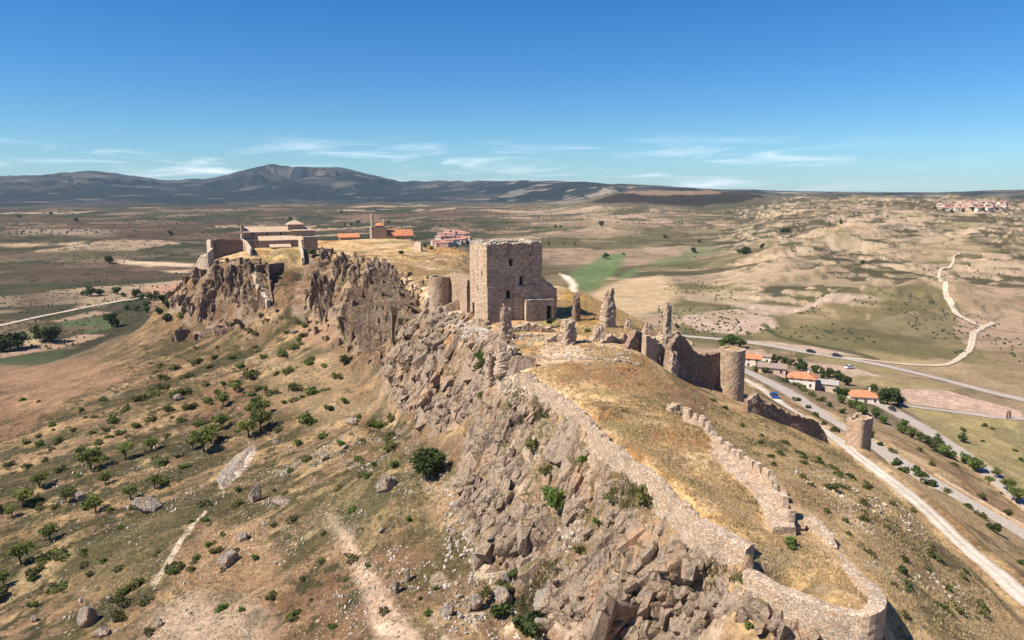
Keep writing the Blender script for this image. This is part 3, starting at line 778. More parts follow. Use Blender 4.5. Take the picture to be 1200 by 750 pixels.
PATCHES = [   # fields and bare patches as seen from the drone: outline, soil or crop colour, edge softness (m), strength
    ([(668, 320), (708, 298), (735, 296), (722, 318), (692, 342), (676, 338)], (0.130, 0.190, 0.075), 8, .85), ([(722, 326), (735, 318), (750, 312), (746, 322), (728, 328)], (0.15, 0.19, 0.08), 6, .8),
    ([(765, 312), (800, 308), (830, 296), (826, 292), (790, 300), (760, 306)], (0.14, 0.18, 0.08), 10, .7), ([(800, 298), (850, 296), (838, 286), (800, 290)], (0.16, 0.19, 0.09), 12, .6),
    ([(690, 344), (722, 330), (775, 322), (800, 345), (780, 362), (745, 372), (700, 352)], (0.42, 0.32, 0.20), 10, .8), ([(735, 372), (790, 360), (820, 366), (780, 376)], (0.25, 0.23, 0.11), 8, .6),
    ([(790, 372), (862, 362), (895, 365), (912, 384), (872, 392), (820, 388)], (0.37, 0.285, 0.225), 3, .9), ([(840, 353), (1022, 347), (1030, 353), (905, 370), (862, 360)], (0.36, 0.285, 0.225), 6, .85),
    ([(900, 362), (960, 358), (1010, 372), (930, 384)], (0.25, 0.195, 0.115), 8, .6),
    ([(1052, 456), (1100, 455), (1198, 482), (1198, 492), (1120, 480), (1068, 474)], (0.40, 0.295, 0.23), 1.5, .95), ([(1062, 477), (1120, 483), (1198, 493), (1220, 600), (1150, 540), (1090, 500)], (0.30, 0.25, 0.12), 3, .85),
    ([(1150, 500), (1200, 500), (1215, 540), (1180, 520)], (0.20, 0.175, 0.09), 3, .6),
    ([(870, 399), (905, 400), (1020, 416), (1006, 418), (930, 412)], (0.38, 0.29, 0.22), 3, .9), ([(925, 422), (1000, 430), (1045, 444), (985, 440), (930, 430)], (0.37, 0.285, 0.22), 2, .85),
    ([(955, 415), (1060, 431), (1050, 443), (1000, 430), (950, 421)], (0.24, 0.205, 0.10), 3, .8), ([(1000, 440), (1090, 446), (1130, 458), (1060, 456), (1000, 450)], (0.27, 0.22, 0.115), 3, .8),
    ([(1000, 415), (1100, 437), (1200, 462), (1200, 430), (1100, 425), (1010, 408)], (0.33, 0.255, 0.145), 6, .6), ([(1130, 410), (1200, 405), (1200, 455), (1140, 440)], (0.215, 0.175, 0.095), 8, .6),
    ([(67, 377), (134, 371), (142, 382), (106, 391), (73, 382)], (0.105, 0.145, 0.06), 3, .9), ([(76, 383), (122, 382), (98, 389), (74, 392)], (0.155, 0.105, 0.07), 2, .9), ([(0, 414), (50, 404), (95, 392), (126, 392), (88, 404), (0, 420)], (0.33, 0.235, 0.165), 2, .9),
    ([(0, 420), (75, 409), (66, 423), (0, 428)], (0.085, 0.105, 0.045), 2, .85), ([(26, 400), (46, 397), (49, 403), (30, 406)], (0.42, 0.32, 0.20), 2, .85), ([(30, 390), (60, 388), (58, 396), (30, 398)], (0.15, 0.17, 0.07), 3, .7),
    ([(85, 362), (105, 350), (148, 349), (118, 360)], (0.30, 0.235, 0.15), 5, .8), ([(112, 361), (140, 356), (150, 361), (125, 365)], (0.12, 0.085, 0.06), 3, .8), ([(60, 376), (112, 364), (135, 366), (70, 378)], (0.32, 0.24, 0.165), 4, .8),
    ([(157, 340), (212, 330), (206, 341), (170, 343)], (0.36, 0.225, 0.15), 6, .85), ([(137, 304), (230, 309), (228, 313), (140, 309)], (0.45, 0.36, 0.25), 8, .9), ([(152, 310), (184, 311), (176, 313)], (0.42, 0.34, 0.24), 8, .8), ([(190, 317), (226, 316), (222, 320), (200, 320)], (0.43, 0.33, 0.22), 8, .8),
    ([(0, 286), (52, 285), (52, 288), (0, 288)], (0.40, 0.29, 0.19), 12, .85), ([(64, 286), (97, 283), (90, 287)], (0.46, 0.36, 0.25), 12, .85), ([(15, 270), (130, 270), (120, 276), (20, 276)], (0.34, 0.275, 0.20), 30, .6), ([(0, 300), (60, 296), (120, 292), (200, 290), (230, 296), (150, 300), (40, 306)], (0.075, 0.085, 0.04), 20, .5),
    ([(140, 362), (195, 356), (195, 366), (140, 368)], (0.06, 0.085, 0.035), 4, .8), ([(0, 340), (60, 334), (90, 350), (60, 370), (0, 376)], (0.115, 0.085, 0.055), 15, .6),
    ([(655, 320), (668, 324), (676, 333), (664, 342), (658, 338), (668, 332), (660, 326)], (0.62, 0.53, 0.42), 4, .8), ([(436, 312), (446, 312), (480, 326), (500, 338), (492, 338), (462, 322)], (0.46, 0.39, 0.31), 1.0, .8), ([(380, 291), (440, 303), (520, 312), (545, 318), (545, 322), (500, 316), (440, 308), (385, 296)], (0.47, 0.38, 0.26), 1.5, .7),
    ([(495, 345), (530, 345), (552, 366), (572, 385), (584, 398), (560, 404), (530, 390), (498, 374)], (0.40, 0.325, 0.24), 2, .85),
    ([(896, 378), (912, 392), (950, 402), (1010, 414), (1030, 420), (1030, 422.5), (1005, 416.5), (945, 404.5), (908, 394.5), (893, 381)], (0.085, 0.088, 0.038), 2, .85), ([(800, 345), (850, 340), (905, 344), (900, 352), (850, 357), (805, 352)], (0.38, 0.30, 0.21), 5, .6), ([(820, 366), (862, 363), (880, 374), (835, 378)], (0.30, 0.225, 0.15), 2, .7), ([(935, 388), (1000, 384), (1050, 392), (1100, 396), (1090, 402), (1000, 396)], (0.115, 0.105, 0.055), 8, .6), ([(1000, 402), (1060, 404), (1130, 412), (1120, 420), (1050, 416), (1010, 410)], (0.15, 0.14, 0.065), 6, .6),
    # near ground
    ([(372, 600), (392, 598), (432, 662), (470, 715), (500, 760), (445, 760), (425, 700), (405, 650)], (0.42, 0.32, 0.235), 1.2, .85), ([(180, 712), (240, 690), (300, 705), (320, 770), (150, 780)], (0.40, 0.315, 0.235), 4, .75),
    ([(176, 684), (205, 640), (240, 598), (243, 600), (210, 643), (181, 688)], (0.50, 0.42, 0.33), 0.25, .9), ([(215, 640), (250, 605), (330, 640), (330, 690), (190, 690)], (0.285, 0.19, 0.115), 3, .8), ([(255, 572), (262, 556), (298, 521), (300, 530), (282, 556), (262, 574)], (0.44, 0.375, 0.32), 0.7, .95),
    ([(430, 425), (480, 495), (520, 520), (600, 500), (560, 480), (480, 500), (440, 470)], (0.36, 0.26, 0.15), 3, .3), ([(350, 385), (385, 372), (400, 388), (385, 410), (350, 400)], (0.30, 0.20, 0.13), 3, .8), ([(300, 420), (400, 410), (440, 470), (380, 500), (320, 470)], (0.36, 0.275, 0.165), 8, .5),
    ([(0, 430), (120, 420), (160, 440), (60, 480), (0, 490)], (0.26, 0.165, 0.105), 10, .7), ([(500, 560), (545, 555), (530, 620), (505, 620)], (0.33, 0.225, 0.14), 2, .7), ([(0, 690), (30, 665), (85, 640), (88, 650), (40, 690), (0, 712)], (0.36, 0.27, 0.15), 1.5, .7),
    ([(90, 640), (180, 610), (220, 560), (240, 590), (180, 680), (100, 700)], (0.13, 0.115, 0.055), 5, .6), ([(335, 590), (400, 560), (470, 580), (440, 640), (360, 620)], (0.14, 0.125, 0.065), 5, .5), ([(640, 405), (700, 410), (720, 430), (660, 425), (620, 430)], (0.48, 0.385, 0.28), 2, .6),
    ([(655, 340), (690, 345), (740, 372), (700, 385), (660, 370)], (0.36, 0.215, 0.065), 3, .8), ([(500, 287), (548, 296), (548, 304), (500, 296)], (0.36, 0.21, 0.08), 6, .8), ([(560, 445), (630, 440), (680, 470), (600, 470)], (0.50, 0.41, 0.30), 2.5, .55),
    ([(745, 452), (790, 440), (788, 478), (760, 480)], (0.30, 0.175, 0.095), 3, .5), ([(680, 425), (770, 440), (760, 465), (690, 455)], (0.34, 0.205, 0.105), 4, .6), ([(795, 440), (850, 480), (840, 500), (800, 480)], (0.25, 0.145, 0.075), 4, .7),
]
for L, c, w, s in PATCHES:
    P = PXPOLY(L)
    jit = min(w * 0.45, 3.0); w = w * 0.6 if w < 12 else w; mg = w + jit + 1
    k = (GX > P[:, 0].min() - mg) & (GX < P[:, 0].max() + mg) & (GY > P[:, 1].min() - mg) & (GY < P[:, 1].max() + mg)
    x, y = GX[k], GY[k]
    if not len(x): continue
    t = polysoft(x + jit * fbm(x / (w * 2.5), y / (w * 2.5), 3, 51), y + jit * fbm(x / (w * 2.5), y / (w * 2.5), 3, 52), P, w) * s
    tex = 0.80 + 0.20 * (1 + fbm(x / (1.2 * w + 1), y / (1.2 * w + 1), 3, 53) + 0.8 * fbm(x / 3.5, y / 3.5, 4, 54))
    GC[k] += (np.array(c) * tex[:, None] - GC[k]) * t[:, None]

# sun-bleached straw against dark scrub: widen the range of the mixed soils
_l = GC @ np.array([0.3, 0.5, 0.2])
GC = np.clip((_l[:, None] + (GC - _l[:, None]) * 1.10) * (np.maximum(_l, 0.01)[:, None] / 0.235) ** 0.38 * np.array([1.02, 0.965, 0.94]), 0.012, 0.72)
I = np.arange(nr - 1)[:, None] * na + np.arange(na)[None, :]
J = np.arange(nr - 1)[:, None] * na + (np.arange(na)[None, :] + 1) % na
QD = np.stack([I, J, J + na, I + na], -1).reshape(-1, 4)
QD = QD[:, ::-1]
def submesh(name, Fc, m, cols, smooth):
    ids, inv = np.unique(Fc.ravel(), return_inverse=True)
    return link_mesh(name, GP[ids], inv.reshape(-1, 4), m, None, smooth, None, GC[ids] if cols else None)
g = submesh('ground', QD, M['ground'], True, True)
tag(g, kind='structure')
na_ = g.data.attributes.new('near', 'FLOAT', 'POINT')      # stony and tussocky only on the castle hill, not on ploughed land
co_ = np.empty(len(g.data.vertices) * 3, np.float32); g.data.vertices.foreach_get('co', co_); co_ = co_.reshape(-1, 3)
na_.data.foreach_set('value', (1 - sstep(230, 330, np.hypot(co_[:, 0], co_[:, 1]))).astype(np.float32))
# ------------------------------------------------------------------ rock
import bmesh
def ico(sub):
    bm = bmesh.new(); bmesh.ops.create_icosphere(bm, subdivisions=sub, radius=1.0)
    V = np.array([v.co[:] for v in bm.verts]); Fc = np.array([[v.index for v in f.verts] for f in bm.faces], np.int32)
    bm.free(); return V, Fc
ICO = {k: ico(k) for k in (2, 3, 4)}
def rock_shape(sub, seed, planes=13, rough=0.03):
    r_ = np.random.default_rng(seed)
    V, Fc = ICO[sub]
    n = r_.normal(size=(planes, 3)); n /= np.linalg.norm(n, axis=1, keepdims=True)
    h = r_.uniform(0.55, 0.95, planes)
    d = V @ n.T
    t = np.where(d > 0.05, h[None, :] / np.maximum(d, 0.05), 9).min(1)
    t = np.minimum(t, 1.25)
    t *= 1 + rough * fbm(V[:, 0] * 4 + seed, V[:, 1] * 4 + V[:, 2] * 5, 3, seed % 97) * 2
    return V * t[:, None], Fc
ROCK3 = [rock_shape(3, 300 + i, 10 + i % 6) for i in range(14)]
ROCK2 = [rock_shape(2, 500 + i, 10 + i % 5) for i in range(10)]
def cut_block(seed, planes):
    """an angular block split from bedrock: a box cut by random joints"""
    r_ = np.random.default_rng(seed); bm = bmesh.new(); bmesh.ops.create_cube(bm, size=2.0)
    for _ in range(planes):
        n = r_.normal(size=3); n /= np.linalg.norm(n)
        res = bmesh.ops.bisect_plane(bm, geom=bm.verts[:] + bm.edges[:] + bm.faces[:], plane_co=tuple(n * r_.uniform(0.62, 0.98)), plane_no=tuple(n), clear_outer=True)
        ed = [e for e in res['geom_cut'] if isinstance(e, bmesh.types.BMEdge)]
        if ed: bmesh.ops.contextual_create(bm, geom=ed)
    bmesh.ops.triangulate(bm, faces=bm.faces[:])
    bm.verts.index_update(); V = np.array([v.co[:] for v in bm.verts]); Fc = np.array([[v.index for v in f.verts] for f in bm.faces], np.int32); bm.free()
    return V, Fc
BLOCK3 = [cut_block(700 + i, 9 + i % 5) for i in range(18)]
def place(V, scl, rot, loc):
    return (V * np.asarray(scl)) @ np.array(rot.to_matrix()).T + np.asarray(loc)

# crags: sheets of bedrock hung between the surveyed rim and foot, split by joints and bedding
def resample(P, n):
    P = np.array(P); d = np.concatenate([[0], np.cumsum(np.linalg.norm(np.diff(P, axis=0), axis=1))])
    q = np.linspace(0, d[-1], n); return np.stack([np.interp(q, d, P[:, k]) for k in range(3)], 1), d[-1]
def crag(name, rim, foot, step, style, out, seed, m, gapw=1.0, power=1.0, inset=2.2, amp_=1.0):
    rim, foot = np.array(rim), np.array(foot)
    _, L = resample(rim, 10); _, L2 = resample(foot, 10)
    n = int(max(L, L2) / step); A, _ = resample(rim, n); B, _ = resample(foot, n)
    for _ in range(2):
        A[1:-1] = (A[:-2] + 2 * A[1:-1] + A[2:]) / 4; B[1:-1] = (B[:-2] + 2 * B[1:-1] + B[2:]) / 4
    H = float(np.mean(np.linalg.norm(B - A, axis=1))); k = int(H / step) + 8
    T = np.linspace(-inset / H, 1.06, k)
    u = np.sign(T) * np.abs(T) ** power
    P = A[:, None, :] + (B - A)[:, None, :] * np.stack([u, u, T], -1)[None]
    X, Y = P[..., 0].ravel(), P[..., 1].ravel()
    zg = hzv(X, Y).reshape(n, k)
    inn = T < 0
    P[..., 2] = np.where(inn[None, :], zg - 0.5, np.maximum(P[..., 2], zg - 0.2))
    P[:, T > 1, 2] = zg[:, T > 1] - 1.2
    du = np.gradient(P, axis=0); dv = np.gradient(P, axis=1)
    nr_ = np.cross(du, dv); nr_ /= np.linalg.norm(nr_, axis=-1, keepdims=True) + 1e-9
    if nr_[..., 2].mean() < 0: nr_ = -nr_
    for _ in range(6): nr_[1:-1, 1:-1] = (nr_[:-2, 1:-1] + nr_[2:, 1:-1] + nr_[1:-1, :-2] + nr_[1:-1, 2:]) / 4
    nr_ /= np.linalg.norm(nr_, axis=-1, keepdims=True) + 1e-9
    Q = P.reshape(-1, 3); Nn = nr_.reshape(-1, 3)
    ss = np.repeat(np.arange(n) * step, k); tt = np.tile(T * H, n)
    w1 = np.stack([fbm(Q[:, 0] / 4 + 3 * j, Q[:, 1] / 4 + Q[:, 2] / 4, 3, seed + j) for j in range(3)], 1)
    if style == 'slab':      # bedding tilted up to the right
        ca, sa = math.cos(0.62), math.sin(0.62)
        R = np.stack([Q[:, 0] * ca - Q[:, 2] * sa, Q[:, 1], Q[:, 0] * sa + Q[:, 2] * ca], 1) + 0.7 * w1
        f0, e0, _ = vor3(R / np.array([7.5, 8.5, 13.0]), seed + 1)
        f1, e1, _ = vor3(R / np.array([3.0, 3.4, 6.2]), seed + 2)
        f2, e2, _ = vor3(R / np.array([1.2, 1.3, 2.3]), seed + 3)
        f3, e3, _ = vor3(R / np.array([0.5, 0.5, 0.9]), seed + 4)
        msk = sstep(-0.25, 0.25, fbm(Q[:, 0] / 6, Q[:, 1] / 6 + Q[:, 2] / 6, 3, seed + 9))
        h = amp_ * (1.7 * f0 - 1.1 * (1 - sstep(0, 0.13, e0)) + 1.15 * f1 - 0.85 * (1 - sstep(0, 0.15, e1)) * (0.4 + 0.6 * msk)) + (0.5 * f2 - 0.32 * (1 - sstep(0, 0.16, e2))) * (0.35 + 0.65 * msk) + 0.16 * f3 * msk
        h += 0.10 * fbm(Q[:, 0] / 0.5, Q[:, 1] / 0.5 + Q[:, 2] / 0.5, 3, seed + 12)
    else:                    # upright ribs and chimneys
        sw = ss + 2.2 * w1[:, 0] + 0.12 * tt
        z0 = np.zeros(len(sw))
        f0, e0, _ = vor3(np.stack([sw / 11.0, tt / 30.0, z0 + .5], 1), seed + 1)
        f1, e1, _ = vor3(np.stack([sw / 4.0, tt / 13.0, z0 + .5], 1), seed + 2)
        f2, e2, _ = vor3(np.stack([sw / 1.5, tt / 5.0, z0 + .5], 1), seed + 3)
        msk = sstep(-0.3, 0.3, fbm(ss / 14, tt / 12, 3, seed + 9))
        h = 4.2 * f0 - 2.8 * (1 - sstep(0, 0.22, e0)) + 2.9 * f1 - 2.4 * (1 - sstep(0, 0.28, e1)) + (1.0 * f2 - 0.8 * (1 - sstep(0, 0.25, e2))) * (0.4 + 0.6 * msk)
        h += 1.5 * ridged(sw / 2.8, tt / 14, 3, seed + 11) + 0.35 * fbm(ss / 0.9, tt / 1.4, 3, seed + 12)
    edge = sstep(0.0, 0.20, np.tile(T, n)) * (1 - sstep(0.86, 1.04, np.tile(T, n)))
    sE = np.repeat(np.minimum(np.arange(n), np.arange(n)[::-1]) * step, k); edge *= sstep(0, 6.0, sE) * 0.85 + 0.15 * 1
    gap = sstep(0.18, 0.42, fbm(ss / 13 + 5, tt / 9, 4, seed + 15)) * 3.2 * gapw      # grassy gaps where the bedrock dips under the soil
    h = h + out - gap
    Q = Q + Nn * (h * edge - (1 - edge) * 1.0)[:, None]
    G = Q.reshape(n, k, 3).copy()
    for _ in range(4):       # ease over-stretched joints
        ex = np.linalg.norm(G[1:-1, 2:] - G[1:-1, 1:-1], axis=-1) + np.linalg.norm(G[1:-1, 1:-1] - G[1:-1, :-2], axis=-1) + np.linalg.norm(G[2:, 1:-1] - G[1:-1, 1:-1], axis=-1) + np.linalg.norm(G[1:-1, 1:-1] - G[:-2, 1:-1], axis=-1)
        wq = (sstep(2.2, 3.6, ex / (4 * step)) * 0.8)[..., None]
        av = (G[2:, 1:-1] + G[:-2, 1:-1] + G[1:-1, 2:] + G[1:-1, :-2]) / 4
        G[1:-1, 1:-1] += (av - G[1:-1, 1:-1]) * wq
    Q = G.reshape(-1, 3)
    I_ = (np.arange(n - 1)[:, None] * k + np.arange(k - 1)[None, :]).ravel()
    Fq = np.stack([I_, I_ + 1, I_ + k + 1, I_ + k], 1).astype(np.int32)
    fn = np.cross(Q[Fq[:, 2]] - Q[Fq[:, 0]], Q[Fq[:, 3]] - Q[Fq[:, 1]])
    if fn[:, 2].mean() < 0: Fq = Fq[:, ::-1]
    o = link_mesh(name, Q, Fq, m, None, False); tag(o, kind='structure'); return Q
rim_near = S([(1040, 762, 56.5), (1015, 768, 57.0), (978, 758, 58.4), (943, 741, 60.2), (908, 713, 62.2), (880, 684, 64.2), (828, 640, 70.0), (800, 630, 74.0), (775, 604, 78.6), (748, 575, 83.7), (705, 541, 93.9), (670, 497, 105), (640, 467, 114.5), (620, 452, 119.5), (602, 446, 124.5)])
foot_near = S([(1070, 830, 51.5), (1005, 825, 53.5), (940, 800, 57.5), (860, 800, 63), (760, 800, 70), (690, 775, 77), (640, 745, 84), (600, 700, 92), (566, 665, 98), (545, 632, 104), (533, 600, 111), (538, 550, 122), (550, 512, 131)])
CRAG_PTS = [crag('cliff', rim_near, foot_near, 0.16, 'slab', 0.95, 201, M['rock'], 0.25, 1.0)]
rim_mid = S([(606, 441, 126), (590, 430, 133), (574, 404, 147), (556, 389, 157), (540, 379, 165), (520, 372, 171), (502, 369, 177), (488, 358, 192)])
foot_mid = S([(562, 500, 130), (545, 488, 137), (512, 489, 147), (480, 492, 163), (466, 474, 180), (460, 460, 190), (452, 445, 204)])
CRAG_PTS.append(crag('cliff', rim_mid, foot_mid, 0.24, 'slab', 0.7, 331, M['rock'], 0.6, 1.1, 3.0, 1.25))
rim_up = S([(500, 368, 180), (486, 354, 200), (472, 332, 243), (456, 318, 284), (436, 309, 308), (420, 305, 324), (388, 298, 352), (368, 297, 352)])
foot_up = S([(474, 470, 182), (460, 455, 196), (450, 444, 208), (436, 426, 227), (415, 411, 246), (398, 401, 258), (376, 386, 277), (352, 374, 288)])
CRAG_PTS.append(crag('cliff', rim_up, foot_up, 0.30, 'rib', 1.0, 301, M['far_rock'], 0.4, 1.5, 3.0))
rim_ch = S([(312, 306, 326), (300, 308, 327), (275, 309, 329), (250, 311, 333), (233, 318, 336), (222, 328, 338)])
foot_ch = S([(318, 352, 300), (300, 367, 300), (250, 386, 311), (208, 376, 325), (192, 358, 338), (196, 345, 343)])
CRAG_PTS.append(crag('cliff', rim_ch, foot_ch, 0.38, 'rib', 1.4, 401, M['far_rock'], 0.5, 1.35, 3.0))
rim_lo = S([(325, 361, 294), (300, 367, 299), (270, 376, 304), (235, 384, 312), (205, 388, 318)])
foot_lo = S([(322, 377, 288), (298, 386, 293), (255, 400, 300), (200, 402, 308), (196, 398, 312)])
CRAG_PTS.append(crag('cliff', rim_lo, foot_lo, 0.4, 'rib', 0.5, 451, M['far_rock'], 0.8, 1.2, 1.5))

_w1 = np.array(S([(612, 433, 121.5), (650, 456, 111.5), (683, 479, 103), (705, 505, 95), (739, 533, 86.7), (774, 559, 79.5), (821, 607, 72), (880, 640, 67), (893, 676, 63.6), (943, 699, 60.5), (1000, 717, 58.2)]))
_w1 = _w1[np.argsort(_w1[:, 1])]; _WY, _WX = _w1[:, 1], _w1[:, 0]
BV, BF, nb = [], [], 0
_bp = PXPOLY([(503, 368), (530, 368), (552, 374), (576, 394), (560, 404), (525, 390)]); _bq = rng.uniform(_bp.min(0), _bp.max(0), (900, 2)); _bq = _bq[inpoly(_bq[:, 0], _bq[:, 1], _bp)]
BANK = np.column_stack([_bq, hzv(_bq[:, 0], _bq[:, 1])])
_bp = PXPOLY([(606, 450), (640, 469), (670, 499), (705, 543), (748, 578), (800, 634), (780, 640), (735, 600), (690, 560), (645, 510), (612, 478)]); _bq = rng.uniform(_bp.min(0), _bp.max(0), (1600, 2)); _bq = _bq[inpoly(_bq[:, 0], _bq[:, 1], _bp)]
BANK2 = np.column_stack([_bq, hzv(_bq[:, 0], _bq[:, 1])])
taken = []
for Q_, cnt, mode in ((CRAG_PTS[0], 4200, 0), (CRAG_PTS[1], 3600, 0), (CRAG_PTS[2], 1800, 1), (CRAG_PTS[3], 700, 1), (BANK, 160, 0), (BANK2, 330, 0)):
    for i in rng.integers(0, len(Q_), cnt):
        p = Q_[i]
        if p[1] < 121 and p[0] > np.interp(p[1], _WY, _WX) - 0.5: continue      # nothing on the terrace side of the rampart
        g_ = hz(p[0], p[1])
        if p[2] < g_ - 0.3:
            if rng.random() < 0.35: continue
            p = np.array([p[0], p[1], g_ - 0.1])
        s = min(rng.lognormal(-0.05, 0.62), 2.9) if mode == 0 else min(rng.lognormal(0.35, 0.45), 3.0)
        if Q_ is BANK: s = min(s, 1.2)
        if Q_ is BANK2: s = min(s, 1.7)
        if any(abs(p[0] - t[0]) < 0.45 * (s + t[3]) and abs(p[1] - t[1]) < 0.45 * (s + t[3]) and abs(p[2] - t[2]) < 0.45 * (s + t[3]) for t in taken): continue
        taken.append((p[0], p[1], p[2], s))
        V, Fc = BLOCK3[rng.integers(len(BLOCK3))]
        if mode == 0:
            rot = Euler((rng.normal() * 0.2, 0.6 + rng.normal() * 0.22, rng.normal() * 0.4 + 0.4), 'XYZ'); scl = (s * rng.uniform(0.45, 0.75), s * rng.uniform(0.8, 1.2), s * rng.uniform(1.0, 1.7)); dz = -0.1 * s
        else:
            rot = Euler((rng.normal() * 0.10, 0.08 + rng.normal() * 0.10, rng.uniform(0, 6.28)), 'XYZ'); scl = (s * rng.uniform(0.4, 0.65), s * rng.uniform(0.4, 0.7), s * rng.uniform(1.6, 3.0)); dz = -s * 1.5
        off = np.array([0.35, 0.35, 0]) * s if mode == 0 else np.array([0.25, 0.3, 0]) * s
        BV.append((place(V, scl, rot, p + off + [0, 0, dz]), Fc, mode))
for mode, mm in ((0, M['rock']), (1, M['far_rock'])):
    L_ = [q for q in BV if q[2] == mode]; nb = 0; vv, f_ = [], []
    for V, Fc, _ in L_: vv.append(V); f_.append(Fc + nb); nb += len(V)
    o = link_mesh('cliff', np.concatenate(vv), np.concatenate(f_), mm); tag(o, kind='structure')

# single boulders lying on the slopes: x, y of the foot, width and height in picture units, label
PXM = lambda Y: FPX / Y / 0.96
BOULDERS = [
    (297, 590, 19, 21, 'pale upright boulder on the west slope below the bare grey slab'), (167, 603, 38, 20, 'broad grey boulder with a shrub at its right side among the almond trees'),
    (559, 668, 20, 30, 'pointed triangular boulder standing alone at the foot of the crag'), (464, 697, 12, 20, 'tall pale boulder, larger of the pair beside the eroded gully'),
    (478, 683, 8, 17, 'thin pale boulder, smaller of the pair beside the eroded gully'), (265, 666, 26, 17, 'low grey boulder in brown grass below the terrace line'),
    (100, 735, 27, 25, 'split grey and white boulder at the bottom left corner of the slope'), (118, 748, 22, 12, 'low grey boulder just below the split grey and white boulder'),
    (450, 578, 27, 24, 'tall grey rock outcrop boulder above the stony patch, left of the round bush'), (555, 717, 22, 20, 'pale boulder between two green shrubs below the pointed boulder'),
    (525, 724, 19, 16, 'pale rounded boulder left of the shrub at the crag foot'), (284, 635, 15, 11, 'small pale boulder in grass above the low grey boulder'),
    (330, 594, 28, 9, 'flat dark shadowed stone slab right of the pale upright boulder'), (470, 512, 14, 9, 'pale squared block right of the grassy slope under the middle cliff'),
    (412, 498, 16, 9, 'cluster block of pale stone high on the grassy slope'), (378, 541, 16, 10, 'low pale boulder on the stony slope above the gully'),
    (537, 601, 18, 11, 'white broken slab near the crag foot left of the grey blocks'), (533, 628, 13, 8, 'small white rock below the white broken slab'),
    (404, 527, 9, 6, 'small white square stone on the mid slope'), (92, 588, 16, 12, 'dark and pale split rock under the almond trees'), (38, 730, 10, 8, 'small pale rock alone in the bottom left scrub'),
    (186, 735, 10, 12, 'rounded pinkish rock at the edge of the bare pale ground'), (590, 716, 26, 30, 'large grey block leaning against the crag above the dark shrub'), (640, 718, 40, 30, 'largest grey block of the rockfall under the crag'),
    (640, 742, 30, 18, 'tan rounded block in front of the largest grey block'), (592, 690, 18, 22, 'grey block wedged at the crag base above the leaning block'), (447, 625, 10, 6, 'small pale rock in the middle of the stony scrub'),
    (345, 392, 12, 5, 'pale flat rock beside the brown mound under the far cliff'), (322, 521, 10, 6, 'small grey rock above the pale upright boulder'), (206, 470, 14, 7, 'low grey outcrop among the upper slope shrubs'),
]
for i, (px, py, wpx, hpx, lab) in enumerate(BOULDERS):
    h = hit(px, py); k = PXM(h[1])
    w_, h_ = wpx / k, hpx / k
    V, Fc = rock_shape(4, 900 + i * 3, 11 + i % 4, 0.035)
    rot = Euler((rng.normal() * 0.2, rng.normal() * 0.25, rng.uniform(0, 6.28)), 'XYZ')
    V = place(V, (0.62, 0.62, 0.62), rot, (0, 0, 0))
    if 'triangular' in lab:
        V = V * (1 - 0.55 * np.clip((V[:, 2:3] + 0.5), 0, 1.2))* np.array([1.1, 1.1, 1.0])
    ext = V.max(0) - V.min(0)
    V = V / ext * np.array([w_, max(w_ * 0.75, 0.4), h_ * 1.25])
    o = link_mesh('boulder', V, Fc, M['boulder'])
    o.location = (h[0], h[1] + w_ * 0.3, h[2] + h_ * 0.42)
    tag(o, lab, 'boulder')
h = hit(278, 560)
# bare bedrock slab on the slope
a, b_ = hits([(262, 570), (296, 524)])
d = b_ - a; L_ = np.linalg.norm(d[:2]); yaw = math.atan2(d[1], d[0])
V, Fc = rock_shape(4, 1500, 9, 0.05)
V = V * np.array([L_ * 0.62, 3.2, 1.0])
V = V @ np.array(Euler((0.0, -math.atan2(d[2], L_), yaw), 'XYZ').to_matrix()).T
o = link_mesh('rock_slab', V, Fc, M['boulder']); o.location = (a + b_) / 2 - np.array([0, 0, 0.35])
tag(o, 'long bare grey bedrock slab sloping across the grassy hillside', 'rock')

# stones and scree: nobody could count them
SV, SF, nb = [], [], 0
def stones(n, fn, smin, smax):
    global nb
    P = fn(n); z = hzv(P[:, 0], P[:, 1])
    for j in range(n):
        V, Fc = ROCK2[rng.integers(10)]
        s = rng.uniform(smin, smax) * (0.6 if rng.random() < 0.7 else 1.0)
        SV.append(place(V, (s, s * rng.uniform(0.7, 1.2), s * rng.uniform(0.5, 0.9)), Euler(rng.uniform(0, 6, 3)), (P[j, 0], P[j, 1], z[j] + s * 0.15))); SF.append(Fc + nb); nb += len(V)
def in_px(L, clus=0.0, seed=1):
    P = PXPOLY(L)
    def fn(n):
        out = []
        while len(out) < n:
            q = rng.uniform(P.min(0), P.max(0), (n * 3, 2))
            q = q[inpoly(q[:, 0], q[:, 1], P)]
            if clus: q = q[fbm(q[:, 0] / 7, q[:, 1] / 7, 3, seed) > clus]
            out += list(q)
        return np.array(out[:n])
    return fn
stones(1500, in_px([(330, 520), (480, 500), (540, 560), (500, 745), (420, 750), (300, 640)], -0.1, 3), 0.08, 0.24)
stones(700, in_px([(330, 520), (480, 500), (540, 560), (500, 745), (420, 750), (300, 640)], 0.05, 3), 0.12, 0.42)
stones(500, in_px([(60, 560), (280, 470), (330, 560), (260, 740), (60, 740)], 0.1, 5), 0.14, 0.5)
stones(300, in_px([(520, 560), (560, 640), (620, 745), (520, 745)], 0, 5), 0.15, 0.55)
stones(420, in_px([(590, 395), (700, 400), (760, 420), (700, 430), (640, 425)], 0, 5), 0.12, 0.38)
stones(260, in_px([(560, 440), (610, 445), (650, 470), (600, 480)], 0, 5), 0.15, 0.5)
stones(260, in_px([(500, 372), (530, 372), (562, 383), (580, 398), (560, 402), (530, 388)], 0, 5), 0.2, 0.7)
stones(450, in_px([(900, 560), (1000, 560), (1150, 700), (1060, 740), (960, 600)], 0.1, 9), 0.10, 0.3)
